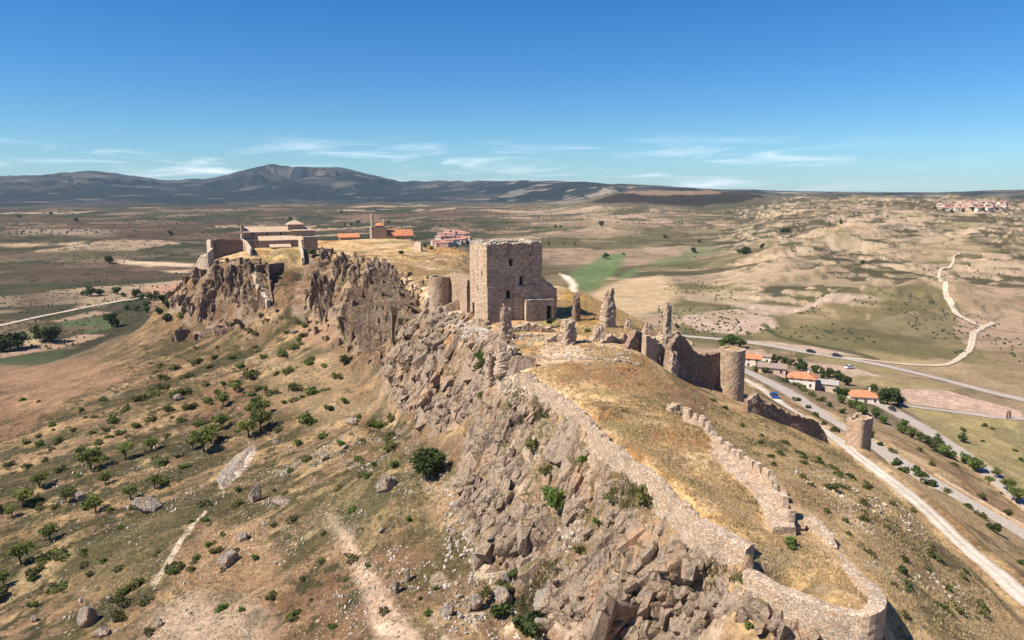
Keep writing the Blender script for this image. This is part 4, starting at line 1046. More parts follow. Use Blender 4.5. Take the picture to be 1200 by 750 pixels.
stones(160, in_px([(640, 640), (700, 540), (860, 690), (800, 740)], 0.1, 9), 0.15, 0.5)
o = link_mesh('scree', np.concatenate(SV), np.concatenate(SF), M['scree']); tag(o, 'loose pale stones scattered over the slopes and the terrace', 'scree', None, 'stuff')

# ------------------------------------------------------------------ ruined walls and towers
def jitter(V, amt, fr=0.9, seed=0):
    V = np.asarray(V, float)
    return V + amt * np.stack([fbm(V[:, 0] * fr + 11 * k + V[:, 2] * 0.7 * fr, V[:, 1] * fr + V[:, 2] * fr, 3, 130 + k + seed) for k in range(3)], 1)

def ruin_wall(name, top, thick, m, rag=0.5, block=1.2, step=0.42, foot=1.2, amt=0.16, seed=0, merlon=0.0, parent=None, base=None, hole=None):
    """a masonry wall following surveyed top points over the ground"""
    T = [np.array(p, float) for p in top]
    s_ = [0.0]
    for a, b in zip(T[:-1], T[1:]): s_.append(s_[-1] + np.linalg.norm((b - a)[:2]))
    n = max(3, int(s_[-1] / step) + 1)
    ss = np.linspace(0, s_[-1], n)
    P = np.stack([np.interp(ss, s_, [t[k] for t in T]) for k in range(3)], 1)
    tg = np.gradient(P[:, :2], axis=0); tg /= np.linalg.norm(tg, axis=1, keepdims=True) + 1e-9
    nm = np.stack([-tg[:, 1], tg[:, 0]], 1)
    blk = _hash(np.floor(ss / block).astype(np.int64), np.zeros(n, np.int64), np.zeros(n, np.int64), 900 + seed)
    blk2 = _hash(np.floor(ss / (block * 0.45)).astype(np.int64), np.zeros(n, np.int64), np.zeros(n, np.int64), 950 + seed)
    P[:, 2] -= rag * (0.6 * blk + 0.4 * blk2)
    if merlon:
        sq = ss + 0.9 * fbm(ss / 3.1, ss * 0 + seed, 2, 98)
        hq = _hash(np.floor(sq / 1.9).astype(np.int64), np.zeros(n, np.int64), np.zeros(n, np.int64), 970 + seed)
        P[:, 2] += merlon * ((sq % 1.9) < 0.5 + 0.9 * hq) * np.where(hq > 0.3, 0.45 + 0.75 * _hash(np.floor(sq / 1.9).astype(np.int64), np.ones(n, np.int64), np.zeros(n, np.int64), 975 + seed), 0)
    o1, o2 = P[:, :2] + nm * thick / 2, P[:, :2] - nm * thick / 2
    zb = np.minimum(hzv(o1[:, 0], o1[:, 1]), hzv(o2[:, 0], o2[:, 1])) - foot if base is None else np.full(n, base)
    zb = np.minimum(zb, P[:, 2] - 0.4)
    nv = max(2, int(np.max(P[:, 2] - zb) / 0.55) + 1)
    rows = []
    for k in range(nv + 1):
        t = k / nv; rows.append(np.column_stack([o1 + nm * 0.08 * (1 - t), zb + (P[:, 2] - zb) * t]))
    rows.append(np.column_stack([P[:, :2], P[:, 2] + 0.12 * blk2]))
    for k in range(nv, -1, -1):
        t = k / nv; rows.append(np.column_stack([o2 - nm * 0.08 * (1 - t), zb + (P[:, 2] - zb) * t]))
    R = len(rows)
    V = np.stack(rows, 1).reshape(-1, 3)
    V = jitter(V, amt, 0.8, seed) + rng.normal(size=V.shape) * amt * 0.18
    F4 = []
    for i in range(n - 1):
        for k in range(R - 1):
            if hole and k in hole[1] and i in hole[0]: continue
            F4.append((i * R + k, i * R + k + 1, (i + 1) * R + k + 1, (i + 1) * R + k))
    F4 += [tuple(range(R))[::-1], tuple((n - 1) * R + k for k in range(R))]
    return link_mesh(name, V, F4, m, parent)

def round_tower(name, c, r, ztop, m, parent, foot=1.5, batter=0.06, rag=0.3, square=2.0, deep=1.2, thick=0.9, nseg=44, yaw=0.0, seed=0, drop=None):
    an = np.arange(nseg) * 2 * math.pi / nseg
    ca, sa = np.cos(an), np.sin(an)
    k = (np.abs(ca) ** square + np.abs(sa) ** square) ** (-1 / square)
    ux, uy = ca * k, sa * k
    dx, dy = ux * math.cos(yaw) - uy * math.sin(yaw), ux * math.sin(yaw) + uy * math.cos(yaw)
    zb = hzv(c[0] + dx * r, c[1] + dy * r).min() - foot
    nv = max(4, int((ztop - zb) / 0.5))
    tp = ztop - rag * (0.6 * _hash((np.arange(nseg) // 3).astype(np.int64), np.zeros(nseg, np.int64), np.zeros(nseg, np.int64), 70 + seed) + 0.4 * rng.random(nseg))
    if drop is not None: tp = tp - drop(an)
    rows = []
    for i in range(nv + 1):
        t = i / nv; rr = r * (1 + batter * (1 - t)); rows.append(np.stack([c[0] + dx * rr, c[1] + dy * rr, zb + (tp - zb) * t], 1))
    ri = r - thick
    rows.append(np.stack([c[0] + dx * ri, c[1] + dy * ri, tp], 1))
    rows.append(np.stack([c[0] + dx * ri, c[1] + dy * ri, np.full(nseg, ztop - deep)], 1))
    V = np.concatenate(rows); V = jitter(V, 0.10, 0.9, seed) + rng.normal(size=V.shape) * 0.02
    F4 = [(i * nseg + j, i * nseg + (j + 1) % nseg, (i + 1) * nseg + (j + 1) % nseg, (i + 1) * nseg + j) for i in range(len(rows) - 1) for j in range(nseg)]
    o = link_mesh(name, V, F4, m, parent)
    return o, (c[0], c[1], ztop - deep, ri + 0.12, zb)

def disc(name, c, z, r, m, parent, amt=0.25, n=20, seed=0):
    V = [(c[0], c[1], z + amt)]; Fc = []
    for ring, f in ((1, 0.55), (2, 1.0)):
        for i in range(n):
            a = 2 * math.pi * i / n; V.append((c[0] + r * f * math.cos(a), c[1] + r * f * math.sin(a), z + amt * rng.uniform(-0.3, 1.0) * (1.3 - f)))
    Fc = [(0, 1 + i, 1 + (i + 1) % n) for i in range(n)] + [(1 + i, 1 + n + i, 1 + n + (i + 1) % n, 1 + (i + 1) % n) for i in range(n)]
    return link_mesh(name, V, Fc, m, parent)

def stub(name, c, w_, d_, h, m, prof, yaw=0.4, lean=(0, 0), seed=0, n=28, parent=None, brk=0.22):
    """a standing fragment of masonry: squared courses, knocked-out stones, a stepped broken head"""
    zb = hz(c[0], c[1]) - 0.9; nv = max(8, int((h + 0.9) / 0.22))
    an = np.arange(n) * 2 * math.pi / n; ca, sa = np.cos(an), np.sin(an)
    k = (np.abs(ca) ** 6 + np.abs(sa) ** 6) ** (-1 / 6)
    r_ = np.random.default_rng(seed + 40)
    head = 1 - brk * np.round((0.5 + 0.5 * np.sin(an + seed) * 0.8 + 0.35 * r_.normal(size=n)).clip(0, 1) * 3) / 3
    head = np.minimum(head, np.roll(head, 1) * 0.5 + 0.5 * head)
    rows = []
    for i in range(nv + 1):
        t = i / nv; cs = int(t * (h + 0.9) / 0.45)
        f = np.interp(t, np.linspace(0, 1, len(prof)), prof)
        st = 0.16 * (np.array([_hash(np.array([cs]), np.array([(j + cs % 2) // 3]), np.array([seed]), 77)[0] for j in range(n)]) - 0.5)
        f = f * (1 + 0.16 * fbm(ca * 1.3 + seed * 3.3, sa * 1.3 + t * h * 0.8, 3, 150 + seed)) + st
        x, y = ca * k * w_ / 2 * f, sa * k * d_ / 2 * f
        rows.append(np.stack([c[0] + x * math.cos(yaw) - y * math.sin(yaw) + lean[0] * t, c[1] + x * math.sin(yaw) + y * math.cos(yaw) + lean[1] * t, zb + (h + 0.9) * t * head], 1))
    top = np.concatenate(rows[-1:]).mean(0) + [0, 0, 0.05 * h]
    V = np.concatenate(rows + [top[None]])
    V = jitter(V, 0.10, 1.5, seed) + rng.normal(size=V.shape) * 0.03
    F4 = [(i * n + j, i * n + (j + 1) % n, (i + 1) * n + (j + 1) % n, (i + 1) * n + j) for i in range(nv) for j in range(n)]
    F4 += [(nv * n + j, nv * n + (j + 1) % n, len(V) - 1) for j in range(n)]
    return link_mesh(name, V, F4, m, parent)

# long enclosure walls
o = ruin_wall('rampart_wall', S([(612, 433, 121.5), (633, 445, 116), (650, 456, 111.5), (683, 479, 103), (705, 505, 95), (739, 533, 86.7), (774, 559, 79.5), (800, 583, 75.5), (821, 607, 72)]), 0.85, M['wall'], 0.9, 0.7, 0.30, 1.5, 0.18, 1)
tag(o, 'long pale rubble rampart climbing from the bastion towards the keep above the crag', 'rampart')
o = ruin_wall('rampart_wall', S([(821, 607.5, 72), (845, 622, 69.5), (880, 640, 67)]), 1.7, M['wall'], 0.2, 1.6, 0.34, 4.5, 0.12, 2)
tag(o, 'short smooth-faced wall block with a square end between the rampart and the bastion', 'rampart')
BAST = [(876, 667, 65), (893, 676, 63.6), (908, 686, 62.4), (943, 699, 60.5), (978, 712, 59), (1000, 717, 58.2), (1015, 717, 57.7), (1026, 709, 58.2), (1029, 699, 59.6), (1022, 688, 61.6), (1008, 677, 64), (990, 660, 67.5), (975, 645, 70.5)]
o = ruin_wall('bastion_wall', smooth_line(S(BAST), 5), 1.3, M['wall'], 0.14, 1.5, 0.34, 2.6, 0.12, 3)
tag(o, 'low rounded bastion wall of coursed rubble at the near tip of the ridge', 'bastion')
W2 = S([(800, 483, 104), (817, 489, 101), (843, 514, 94), (869, 537, 88), (900, 556, 82.5), (913, 580, 78), (926, 603, 74)])
t = empty('merlon_wall', W2[0]); tag(t, 'inner rubble wall with broken merlons crossing the terrace from the tower down to the gap', 'rampart')
def part_of(o, root):
    o.parent = root; o.matrix_parent_inverse = Matrix.Translation(-root.location); return o
part_of(ruin_wall('rubble_core', [p - np.array([0.75, 0.55, 1.0]) for p in W2], 2.3, M['wall'], 0.5, 1.1, 0.34, 1.6, 0.24, 4), t)
part_of(ruin_wall('parapet', [p + np.array([0.35, 0.25, -0.55]) for p in W2], 0.65, M['wall'], 0.35, 1.0, 0.22, 1.6, 0.12, 5, 1.15), t)
o = ruin_wall('merlon_wall', S([(945, 602, 76), (958, 610, 74.6), (970, 623, 72.6), (976, 638, 71)]), 1.0, M['wall'], 0.4, 1.0, 0.25, 1.8, 0.16, 6, 1.0)
tag(o, 'short broken merlon wall between the gap and the rounded bastion', 'rampart')
def stub_px(name, lab, px, py, wpx, hpx, prof, m, Y=None, yaw=0.4, lean=0.0, seed=0, dep=0.8):
    h = hit(px, py) if Y is None else at(px, py, Y)
    k = PXM(h[1])
    o = stub(name, h, wpx / k * 1.05, wpx / k * dep, hpx / k, m, prof, yaw, (lean / k, 0), seed)
    return tag(o, lab, 'ruin')
stub_px('ruined_pillar', 'jagged two-step masonry pillar rising at the upper end of the rampart before the keep', 593, 404, 14, 45, [1.2, 1.1, 1.05, 1.0, .9, .8, .9, .9, .8], M['wall'], 147, .4, 0, 1)
stub_px('buttress', 'flat lit buttress face with crumbling stone beside it at the top of the crag', 577, 441, 17, 44, [1.1, 1.0, 1.0, .95, .9, .85], M['wall'], 131, .55, 0, 2, 0.7)
stub_px('ruined_pillar', 'crumbling slope of rubble masonry right of the flat buttress', 597, 446, 26, 34, [1.4, 1.3, 1.15, 1.0, .9, .8], M['wall'], 129, .3, -3, 3, 0.6)
stub_px('ruined_pillar', 'slim dark masonry pillar in the orange grass right of the keep', 675, 390, 9, 36, [1.15, 1, 1, .95, .9, .85], M['brown_shade_wall'], 163, .5, 0, 4)
stub_px('ruined_pillar', 'tall lumpy ruin tapering to a knob, between the keep and the slender column', 711, 390, 16, 50, [1.2, 1.15, 1.1, 1.1, 1.0, 1.0, .95, .68, .62, .66], M['wall'], 158, .5, 2, 5)
stub_px('ruined_pillar', 'small rounded ruin stump left of the broken rubble by the slender column', 736, 391, 9, 16, [1.2, 1.0, .8, .55], M['wall'], 157, .2, 0, 6)
stub_px('ruined_pillar', 'small ruin lump just left of the slender column base', 759, 392, 12, 17, [1.25, 1.0, .85, .5], M['wall'], 155, .2, 0, 7)
t = empty('slender_column', at(780, 394, 153)); tag(t, 'slender square masonry column standing on a lumpy rubble base', 'ruin')
def part_of(o, root):
    o.parent = root; o.matrix_parent_inverse = Matrix.Translation(-root.location); return o
k = PXM(153); hb = at(780, 394, 153)
part_of(stub('base', hb, 24 / k, 16 / k, 17 / k, M['wall'], [1.2, 1.1, .95, .6], .3, (0, 0), 8), t)
part_of(stub('shaft', hb + np.array([0.2, 0, 0]), 8.5 / k, 8 / k, 55 / k, M['wall'], [1.1, 1, 1, 1, 1, .97, .95, .9], .35, (0.1, 0), 9, 28, None, 0.07), t)
stub_px('ledge_ruin', 'small broken wall corner on the terrace edge above the head of the merlon wall', 789, 481, 15, 13, [1.3, 1.2, 1.1, .9], M['wall'], 109, .3, 0, 17)
stub_px('ruined_pillar', 'dark-faced stump with lit left edge in the middle of the rubble field', 666, 420, 17, 31, [1.15, 1.05, 1.0, 1.0, .95, .8], M['wall'], 139, .6, 0, 10)
stub_px('ruined_pillar', 'pointed rubble heap left of the gable-shaped ruin', 700, 413, 16, 20, [1.4, 1.2, .9, .6], M['wall'], 143, .3, 1, 11)
o = ruin_wall('low_ruin_wall', S([(684, 408, 143), (700, 405, 142), (718, 409, 141), (735, 408, 140)]), 1.0, M['wall'], 0.9, 0.9, 0.3, 0.8, 0.22, 12); tag(o, 'low broken rubble wall running behind the terrace grass', 'ruin')
o = ruin_wall('low_ruin_wall', S([(607, 404, 142), (630, 404, 142), (655, 406, 142), (684, 411, 141)]), 0.9, M['wall'], 0.8, 0.8, 0.3, 0.8, 0.22, 18); tag(o, 'low crumbled wall line between the jagged pillar and the rubble field', 'ruin')
o = ruin_wall('gable_ruin', S([(731, 409, 138), (737, 398, 139), (744, 386, 140), (750, 388, 141), (757, 399, 142), (766, 409, 143)]), 1.1, M['brown_shade_wall'], 0.25, 0.8, 0.22, 1.0, 0.16, 13); tag(o, 'gable-shaped ruin with a pointed top and shaded face', 'ruin')
def wall_px(lab, L, th, m, rag, seed, name='low_ruin_wall'):
    B = hits([(a, b) for a, b, _ in L]); top = [np.array([p[0], p[1], p[2] + q[2] / PXM(p[1])]) for p, q in zip(B, L)]
    tag(ruin_wall(name, top, th, m, rag, 0.8, 0.28, 0.9, 0.2, seed), lab, 'ruin')
wall_px('short broken wall beside the dark stump, nearest the keep annex', [(640, 401, 7), (652, 400, 12), (664, 402, 6), (672, 404, 3)], 0.9, M['wall'], 0.8, 101)
wall_px('jagged broken wall between the tall lumpy ruin and the gable-shaped ruin', [(704, 402, 5), (716, 401, 13), (724, 401, 8), (732, 402, 14), (740, 403, 4)], 0.9, M['wall'], 0.9, 102)
wall_px('broken wall behind the vault, left of the slender column base', [(741, 402, 6), (752, 401, 11), (760, 402, 7), (768, 402, 12)], 0.8, M['wall'], 0.9, 103)
wall_px('crumbled wall right of the slender column on the terrace rim', [(786, 398, 9), (794, 399, 13), (802, 402, 7), (812, 405, 5)], 0.8, M['wall'], 0.9, 104)
wall_px('low stone footing crossing the rubble field in front of the dark stump', [(630, 418, 3), (655, 421, 5), (690, 421, 3), (720, 423, 5), (748, 428, 3)], 0.8, M['wall'], 0.5, 105, 'stone_footing')
# arched vault ruin: wall with a round-headed opening
t = empty('vault_ruin', at(768, 424, 141)); tag(t, 'broken vault wall with a dark arched opening between the gable-shaped ruin and the curtain wall', 'ruin')
def arch_wall(name, a, b, h, thick, oc, ow, oh, m, parent):
    """wall from a to b (base points) with an arched hole at oc (0..1)"""
    a, b = np.array(a, float), np.array(b, float); L = np.linalg.norm((b - a)[:2]); u = (b - a) / L; nrm = np.array([u[1], -u[0], 0.0])
    xs = sorted(set(list(np.linspace(0, L, int(L / 0.45) + 2)) + list(oc * L + ow / 2 * np.array([-1, -.8, -.5, 0, .5, .8, 1]))))
    V, F4 = [], []
    def top(s): return h * (0.72 + 0.28 * math.sin(2.6 * s / L + 0.5)) - 0.5 * vnoise(np.array([s * 1.3]), np.array([3.3]), 7)[0]
    def bot(s):
        q = (s - oc * L) / (ow / 2)
        if abs(q) > 1.0: return -1.2
        return oh - ow / 2 + math.sqrt(max(0, 1 - q * q)) * ow / 2 if abs(q) < 0.999 else -1.2
    for s in xs:
        p = a + u * s
        for z in (bot(s), (bot(s) + top(s)) / 2, top(s)):
            for sgn in (1, -1):
                V.append(p + nrm * sgn * thick / 2 + np.array([0, 0, z]))
    for i in range(len(xs) - 1):
        o0, o1 = i * 6, (i + 1) * 6
        for r_ in range(2):
            F4.append((o0 + 2 * r_, o1 + 2 * r_, o1 + 2 * r_ + 2, o0 + 2 * r_ + 2)); F4.append((o0 + 2 * r_ + 1, o0 + 2 * r_ + 3, o1 + 2 * r_ + 3, o1 + 2 * r_ + 1))
        F4.append((o0 + 4, o1 + 4, o1 + 5, o0 + 5)); F4.append((o0, o0 + 1, o1 + 1, o1))
    F4 += [(0, 2, 4, 5, 3, 1), tuple((len(xs) - 1) * 6 + q for q in (0, 1, 3, 5, 4, 2))]
    return link_mesh(name, jitter(np.array(V), 0.15, 0.9, 5), F4, m, parent)
def gpt(px, Y):
    p = at(px, 420, Y); return np.array([p[0], p[1], hz(p[0], p[1])])
part_of(arch_wall('arched_wall', gpt(754, 139), gpt(786, 142.5), 4.3, 1.3, 0.55, 1.9, 2.3, M['wall'], None), t)
mb = MB(); g0 = gpt(772, 143.2); mb.box((g0[0], g0[1], g0[2] + 1.2), (3.4, 1.6, 4.2), 0, 0.25); part_of(mb.build('vault_fill', M['brown_shade_wall']), t)
# curtain wall to the round tower
t = empty('curtain_wall', at(815, 440, 143)); tag(t, 'dark shaded curtain wall with a jagged peak joining the round grass-topped tower', 'wall')
part_of(ruin_wall('wall', S([(780, 425, 138.6), (784, 402, 139), (788, 396, 139.4), (794, 391, 140), (799, 391.5, 140.6), (804, 397, 141.2), (809, 405, 141.8), (815, 411, 142.4), (822, 413, 143.2), (845, 411, 146)]), 1.2, M['brown_shade_wall'], 0.7, 0.9, 0.3, 2.5, 0.2, 14), t)
part_of(stub('buttress', gpt(789, 138.4), 2.0, 1.6, 5.0, M['wall'], [1.2, 1.1, 1.0, .8, .5], .5, (0, 0), 15), t)
# round tower with grass on top
c0 = at(856.5, 440, 145.5)
t = empty('round_tower', (c0[0], c0[1], hz(c0[0], c0[1]))); tag(t, 'round brown stone tower with grass on its top at the end of the curtain wall', 'tower')
zt = at(856.5, 408, 145.5)[2]
ow, inf = round_tower('wall', c0, 2.62, zt, M['tower'], None, 1.5, 0.03, 0.18, 2.0, 0.35, 0.8, 48, 0, 1); part_of(ow, t)
GRASSCAP = plain('tower_top_grass', (0.36, 0.25, 0.11), 1.0, 0.4, 1.5, 0.1)
part_of(disc('grass_cap', c0, inf[2], inf[3], GRASSCAP, None, 0.3), t)
# square-cut tower by the track
c1 = at(1006.5, 508, 148.5)
t = empty('track_tower', (c1[0], c1[1], hz(c1[0], c1[1]))); tag(t, 'lone broken tower beside the gravel track, pale on one side and dark on the other', 'tower')
ow, inf = round_tower('wall', c1, 2.0, at(1006, 485.5, 148.5)[2], M['tower'], None, 1.5, -0.02, 0.7, 7.0, 2.2, 0.7, 40, 0.55, 2,
                      lambda a: 0.9 * np.clip(np.cos(a - 2.2), 0, 1) + 0.0 * a); part_of(ow, t)
part_of(disc('rubble_fill', c1, inf[2], inf[3], M['rubble'], None, 0.4), t)
# dark jagged wall above the track
o = ruin_wall('jagged_wall', S([(874, 467, 129.3), (879, 463, 129.7), (886, 457, 130), (888, 459, 130.2), (893, 470, 130.6), (899, 471, 131.2), (904, 470, 131.6), (910, 475, 132.2), (918, 479, 133), (926, 484, 133.6), (935, 484, 134.3), (947, 487, 135.3), (955, 491, 136), (961, 500, 136.6), (969, 512, 137.3)]), 1.1, M['brown_shade_wall'], 0.8, 0.7, 0.28, 1.2, 0.2, 16)
tag(o, 'dark jagged wall remnant on the slope between the round tower and the gravel track', 'wall')

# ------------------------------------------------------------------ the keep
def panel(mb, o, u, L, H, thick, openings, rag=0.35, seed=0, cell=1.0, topfn=None):
    """masonry panel: outer face with real openings, reveals, inner face and broken top"""
    o, u = np.array(o, float), np.array(u, float); nrm = np.array([u[1], -u[0], 0.0])
    xs = sorted(set([round(v, 3) for v in list(np.linspace(0, L, int(L / cell) + 1)) + [e for q in openings for e in (q[0], q[0] + q[2])]]))
    zs = sorted(set([round(v, 3) for v in list(np.linspace(0, H, int(H / cell) + 1)) + [e for q in openings for e in (q[1], q[1] + q[3])]]))
    V, F4 = [], []
    idx = {}
    def pt(i, j, side):
        k_ = (i, j, side)
        if k_ not in idx:
            z = zs[j]
            if j == len(zs) - 1:
                z += (topfn(xs[i]) if topfn else 0) - rag * (0.5 + 0.5 * vnoise(np.array([xs[i] * 0.9 + seed]), np.array([seed * 1.7]), 3)[0])
            elif topfn: z = min(z, zs[-1] + topfn(xs[i]) - 0.4 - rag)
            p = o + u * xs[i] + np.array([0, 0, z]) - nrm * (thick if side else 0)
            idx[k_] = len(V); V.append(p)
        return idx[k_]
    def inside(i, j):
        cx, cz = (xs[i] + xs[i + 1]) / 2, (zs[j] + zs[j + 1]) / 2
        return any(q[0] < cx < q[0] + q[2] and q[1] < cz < q[1] + q[3] for q in openings)
    for i in range(len(xs) - 1):
        for j in range(len(zs) - 1):
            if not inside(i, j):
                F4.append((pt(i, j, 0), pt(i + 1, j, 0), pt(i + 1, j + 1, 0), pt(i, j + 1, 0)))
                F4.append((pt(i, j, 1), pt(i, j + 1, 1), pt(i + 1, j + 1, 1), pt(i + 1, j, 1)))
            else:
                for di, dj, ed in ((-1, 0, ((0, 0), (0, 1))), (1, 0, ((1, 1), (1, 0))), (0, -1, ((1, 0), (0, 0))), (0, 1, ((0, 1), (1, 1)))):
                    ii, jj = i + di, j + dj
                    if 0 <= ii < len(xs) - 1 and 0 <= jj < len(zs) - 1 and inside(ii, jj): continue
                    (a, b), (c, d) = ed
                    F4.append((pt(i + a, j + b, 0), pt(i + c, j + d, 0), pt(i + c, j + d, 1), pt(i + a, j + b, 1)))
        j = len(zs) - 1
        F4.append((pt(i, j, 0), pt(i + 1, j, 0), pt(i + 1, j, 1), pt(i, j, 1)))
    for i in (0, len(xs) - 1):
        for j in range(len(zs) - 1):
            F4.append((pt(i, j, 0), pt(i, j + 1, 0), pt(i, j + 1, 1), pt(i, j, 1)))
    mb.add(V, F4, 0)

kc = at(571, 383, 158); KA = math.radians(26); kz = kc[2] - 1.5
U = np.array([math.cos(KA), math.sin(KA), 0]); Wd = np.array([-math.sin(KA), math.cos(KA), 0])
KEEP = empty('castle_keep', kc); tag(KEEP, 'tall square roofless castle keep of brown masonry standing on the ridge', 'castle keep')
KL, KW = 13.6, 9.6
Hk = at(571, 285, 158)[2] - kz
pk = 857 / 158 / 0.985
def kx(px): return (px - 571) / pk / math.cos(KA) * (1 + (px - 571) / 64 * 0.045)
def kzp(py, px=571): return at(px, py, 158 + max(0, kx(px)) * math.sin(KA))[2] - kz
fr = [(597, 312, 4.5, 9), (609, 334, 4.5, 11), (593.5, 350, 5.5, 10), (595.5, 375, 4.5, 15), (620.5, 300, 2.2, 3.5)]
opf = [(kx(px), kzp(py, px), w_ / pk / .9, h_ / pk) for px, py, w_, h_ in fr]
mb = MB()
panel(mb, kc * [1, 1, 0] + [0, 0, kz], U, KL, Hk, 1.3, opf, 0.5, 2, 1.0, lambda s: 0.25 * math.sin(s * 1.7))
panel(mb, kc * [1, 1, 0] + [0, 0, kz] + U * KL, Wd, KW, Hk, 1.3, [], 1.0, 5)
panel(mb, kc * [1, 1, 0] + [0, 0, kz] + U * KL + Wd * KW, -U, KL, Hk, 1.3, [], 1.3, 8)
opl = [(KW - 3.0, 12.4, 0.55, 1.3), (KW - 5.6, 9.0, 0.4, 1.0), (KW - 8.2, 2.8, 1.1, 3.0)]
panel(mb, kc * [1, 1, 0] + [0, 0, kz] + Wd * KW, -Wd, KW, Hk, 1.3, [(KW - 1 - q[0], q[1], q[2], q[3]) for q in []] + opl, 0.7, 11)
mb.v = [tuple(p) for p in jitter(np.array(mb.v), 0.05, 0.7, 3)]
part_of(mb.build('wall', M['keep']), KEEP)
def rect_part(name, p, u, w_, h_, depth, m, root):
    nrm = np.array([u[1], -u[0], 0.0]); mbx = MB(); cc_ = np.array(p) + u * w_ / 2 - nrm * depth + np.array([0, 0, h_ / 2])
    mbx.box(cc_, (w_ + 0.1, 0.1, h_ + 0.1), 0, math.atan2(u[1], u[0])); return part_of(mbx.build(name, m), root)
for q in opf: rect_part('window', kc * [1, 1, 0] + [0, 0, kz + q[1]] + U * q[0], U, q[2], q[3], 1.15, M['void_shade'], KEEP)  # backing panels closing the openings, interior shade painted as near-black
for q in opl: rect_part('window', kc * [1, 1, 0] + [0, 0, kz + q[1]] + Wd * KW - Wd * q[0], -Wd, q[2], q[3], 1.15, M['void_shade'], KEEP)  # same painted shade panels on the left face
# offset lower masonry, annex and broken right wing
mb = MB(); hp = kzp(337)
o0 = kc * [1, 1, 0] + [0, 0, kz]; NF = np.array([U[1], -U[0], 0.0])
panel(mb, o0 + NF * 0.22 - Wd * 0.0, U, kx(586), hp, 0.2, [], 0.1, 21); panel(mb, o0 + NF * 0.22 + U * kx(601.5), U, KL - kx(601.5), hp, 0.2, [], 0.1, 22)
part_of(mb.build('plinth', M['keep']), KEEP)
mb = MB(); ha = kzp(353)
panel(mb, o0 + NF * 1.5 + U * kx(613.5), U, 7.2, ha, 0.9, [(5.2, 1.5, 1.3, 3.9)], 0.5, 23)
panel(mb, o0 + NF * 0.25 + U * (kx(613.5) + 0.02), NF, 1.2, ha, 0.5, [], 0.4, 24)
part_of(mb.build('annex', M['keep']), KEEP)
rect_part('doorway_shade_panel', o0 + NF * 1.5 + U * (kx(613.5) + 5.2) + np.array([0, 0, 1.5]), U, 1.3, 3.9, 0.8, M['void_shade'], KEEP)  # near-black panel, the shade inside the door put into its colour
mb = MB(); hw = kzp(326)
panel(mb, o0 + U * (KL + 0.05), U, 3.9, hw, 1.4, [], 1.3, 26, 0.5, lambda s: -0.55 * s - 0.8 * (s > 1.4) - 0.9 * (s > 2.9))
panel(mb, o0 + U * (KL + 0.05 + 3.9) + Wd * 0.1, Wd, 5.5, hw, 1.2, [], 0.8, 27, 0.7, lambda s: -3.0 + 0.2 * s)
mb.v = [tuple(p) for p in jitter(np.array(mb.v), 0.14, 0.9, 3)]
part_of(mb.build('broken_wing', M['keep']), KEEP)
# rubble crown along the keep's wall heads
RV, RF, nb = [], [], 0
for a, b, n_ in ((o0, o0 + U * KL, 60), (o0 + Wd * KW, o0 + U * KL + Wd * KW, 90), (o0, o0 + Wd * KW, 50), (o0 + U * KL, o0 + U * KL + Wd * KW, 40)):
    d = (b - a) / np.linalg.norm(b - a); pr = np.array([-d[1], d[0], 0.0])
    if np.dot(pr, (U * KL + Wd * KW) / 2 + o0 - a) < 0: pr = -pr
    for _ in range(n_):
        V, Fc = ROCK2[rng.integers(10)]; s = rng.uniform(0.2, 0.5)
        p = a + (b - a) * rng.random() + pr * rng.uniform(0.15, 1.2) + np.array([0, 0, Hk - 0.35 + rng.uniform(-0.25, 0.12)])
        RV.append(place(V, (s, s, s * 0.7), Euler(rng.uniform(0, 6, 3)), p)); RF.append(Fc + nb); nb += len(V)
part_of(link_mesh('rubble_crown', np.concatenate(RV), np.concatenate(RF), M['rubble']), KEEP)
# heap of fallen walls at the keep's foot
o = ruin_wall('fallen_wall', S([(598, 383, 152), (612, 378, 152.5), (628, 376, 153.5), (642, 380, 154), (655, 387, 155)]), 1.6, M['wall'], 0.9, 0.8, 0.3, 1.0, 0.28, 30); tag(o, 'heap of fallen wall with pale rubble on top at the foot of the keep', 'ruin')
o = ruin_wall('fallen_wall', S([(603, 391, 147), (620, 389, 147.5), (640, 391, 148), (652, 393, 149)]), 1.1, M['wall'], 0.6, 0.8, 0.3, 1.0, 0.25, 31); tag(o, 'low rubble wall in front of the fallen heap at the foot of the keep', 'ruin')
# round tower and curtain left of the keep
c2 = at(515.5, 345, 176.5)
t = empty('round_tower', (c2[0], c2[1], hz(c2[0], c2[1]))); tag(t, 'round pale stone tower on the cliff edge left of the keep', 'tower')
ow, inf = round_tower('wall', c2, 2.62, at(515, 323, 176.5)[2], M['tower'], None, 2.5, 0.02, 0.25, 2.0, 1.0, 0.6, 44, 0, 4); part_of(ow, t)
part_of(disc('rubble_fill', c2, inf[2], inf[3], M['rubble'], None, 0.2), t)
o = ruin_wall('curtain_wall', S([(525, 323, 178), (530, 319, 176), (538, 319, 173.5), (545, 323, 171), (550, 327, 169)]), 1.3, M['tower'], 0.5, 1.0, 0.35, 2.0, 0.12, 33); tag(o, 'pale lit curtain wall joining the round cliff-edge tower to the keep', 'wall')
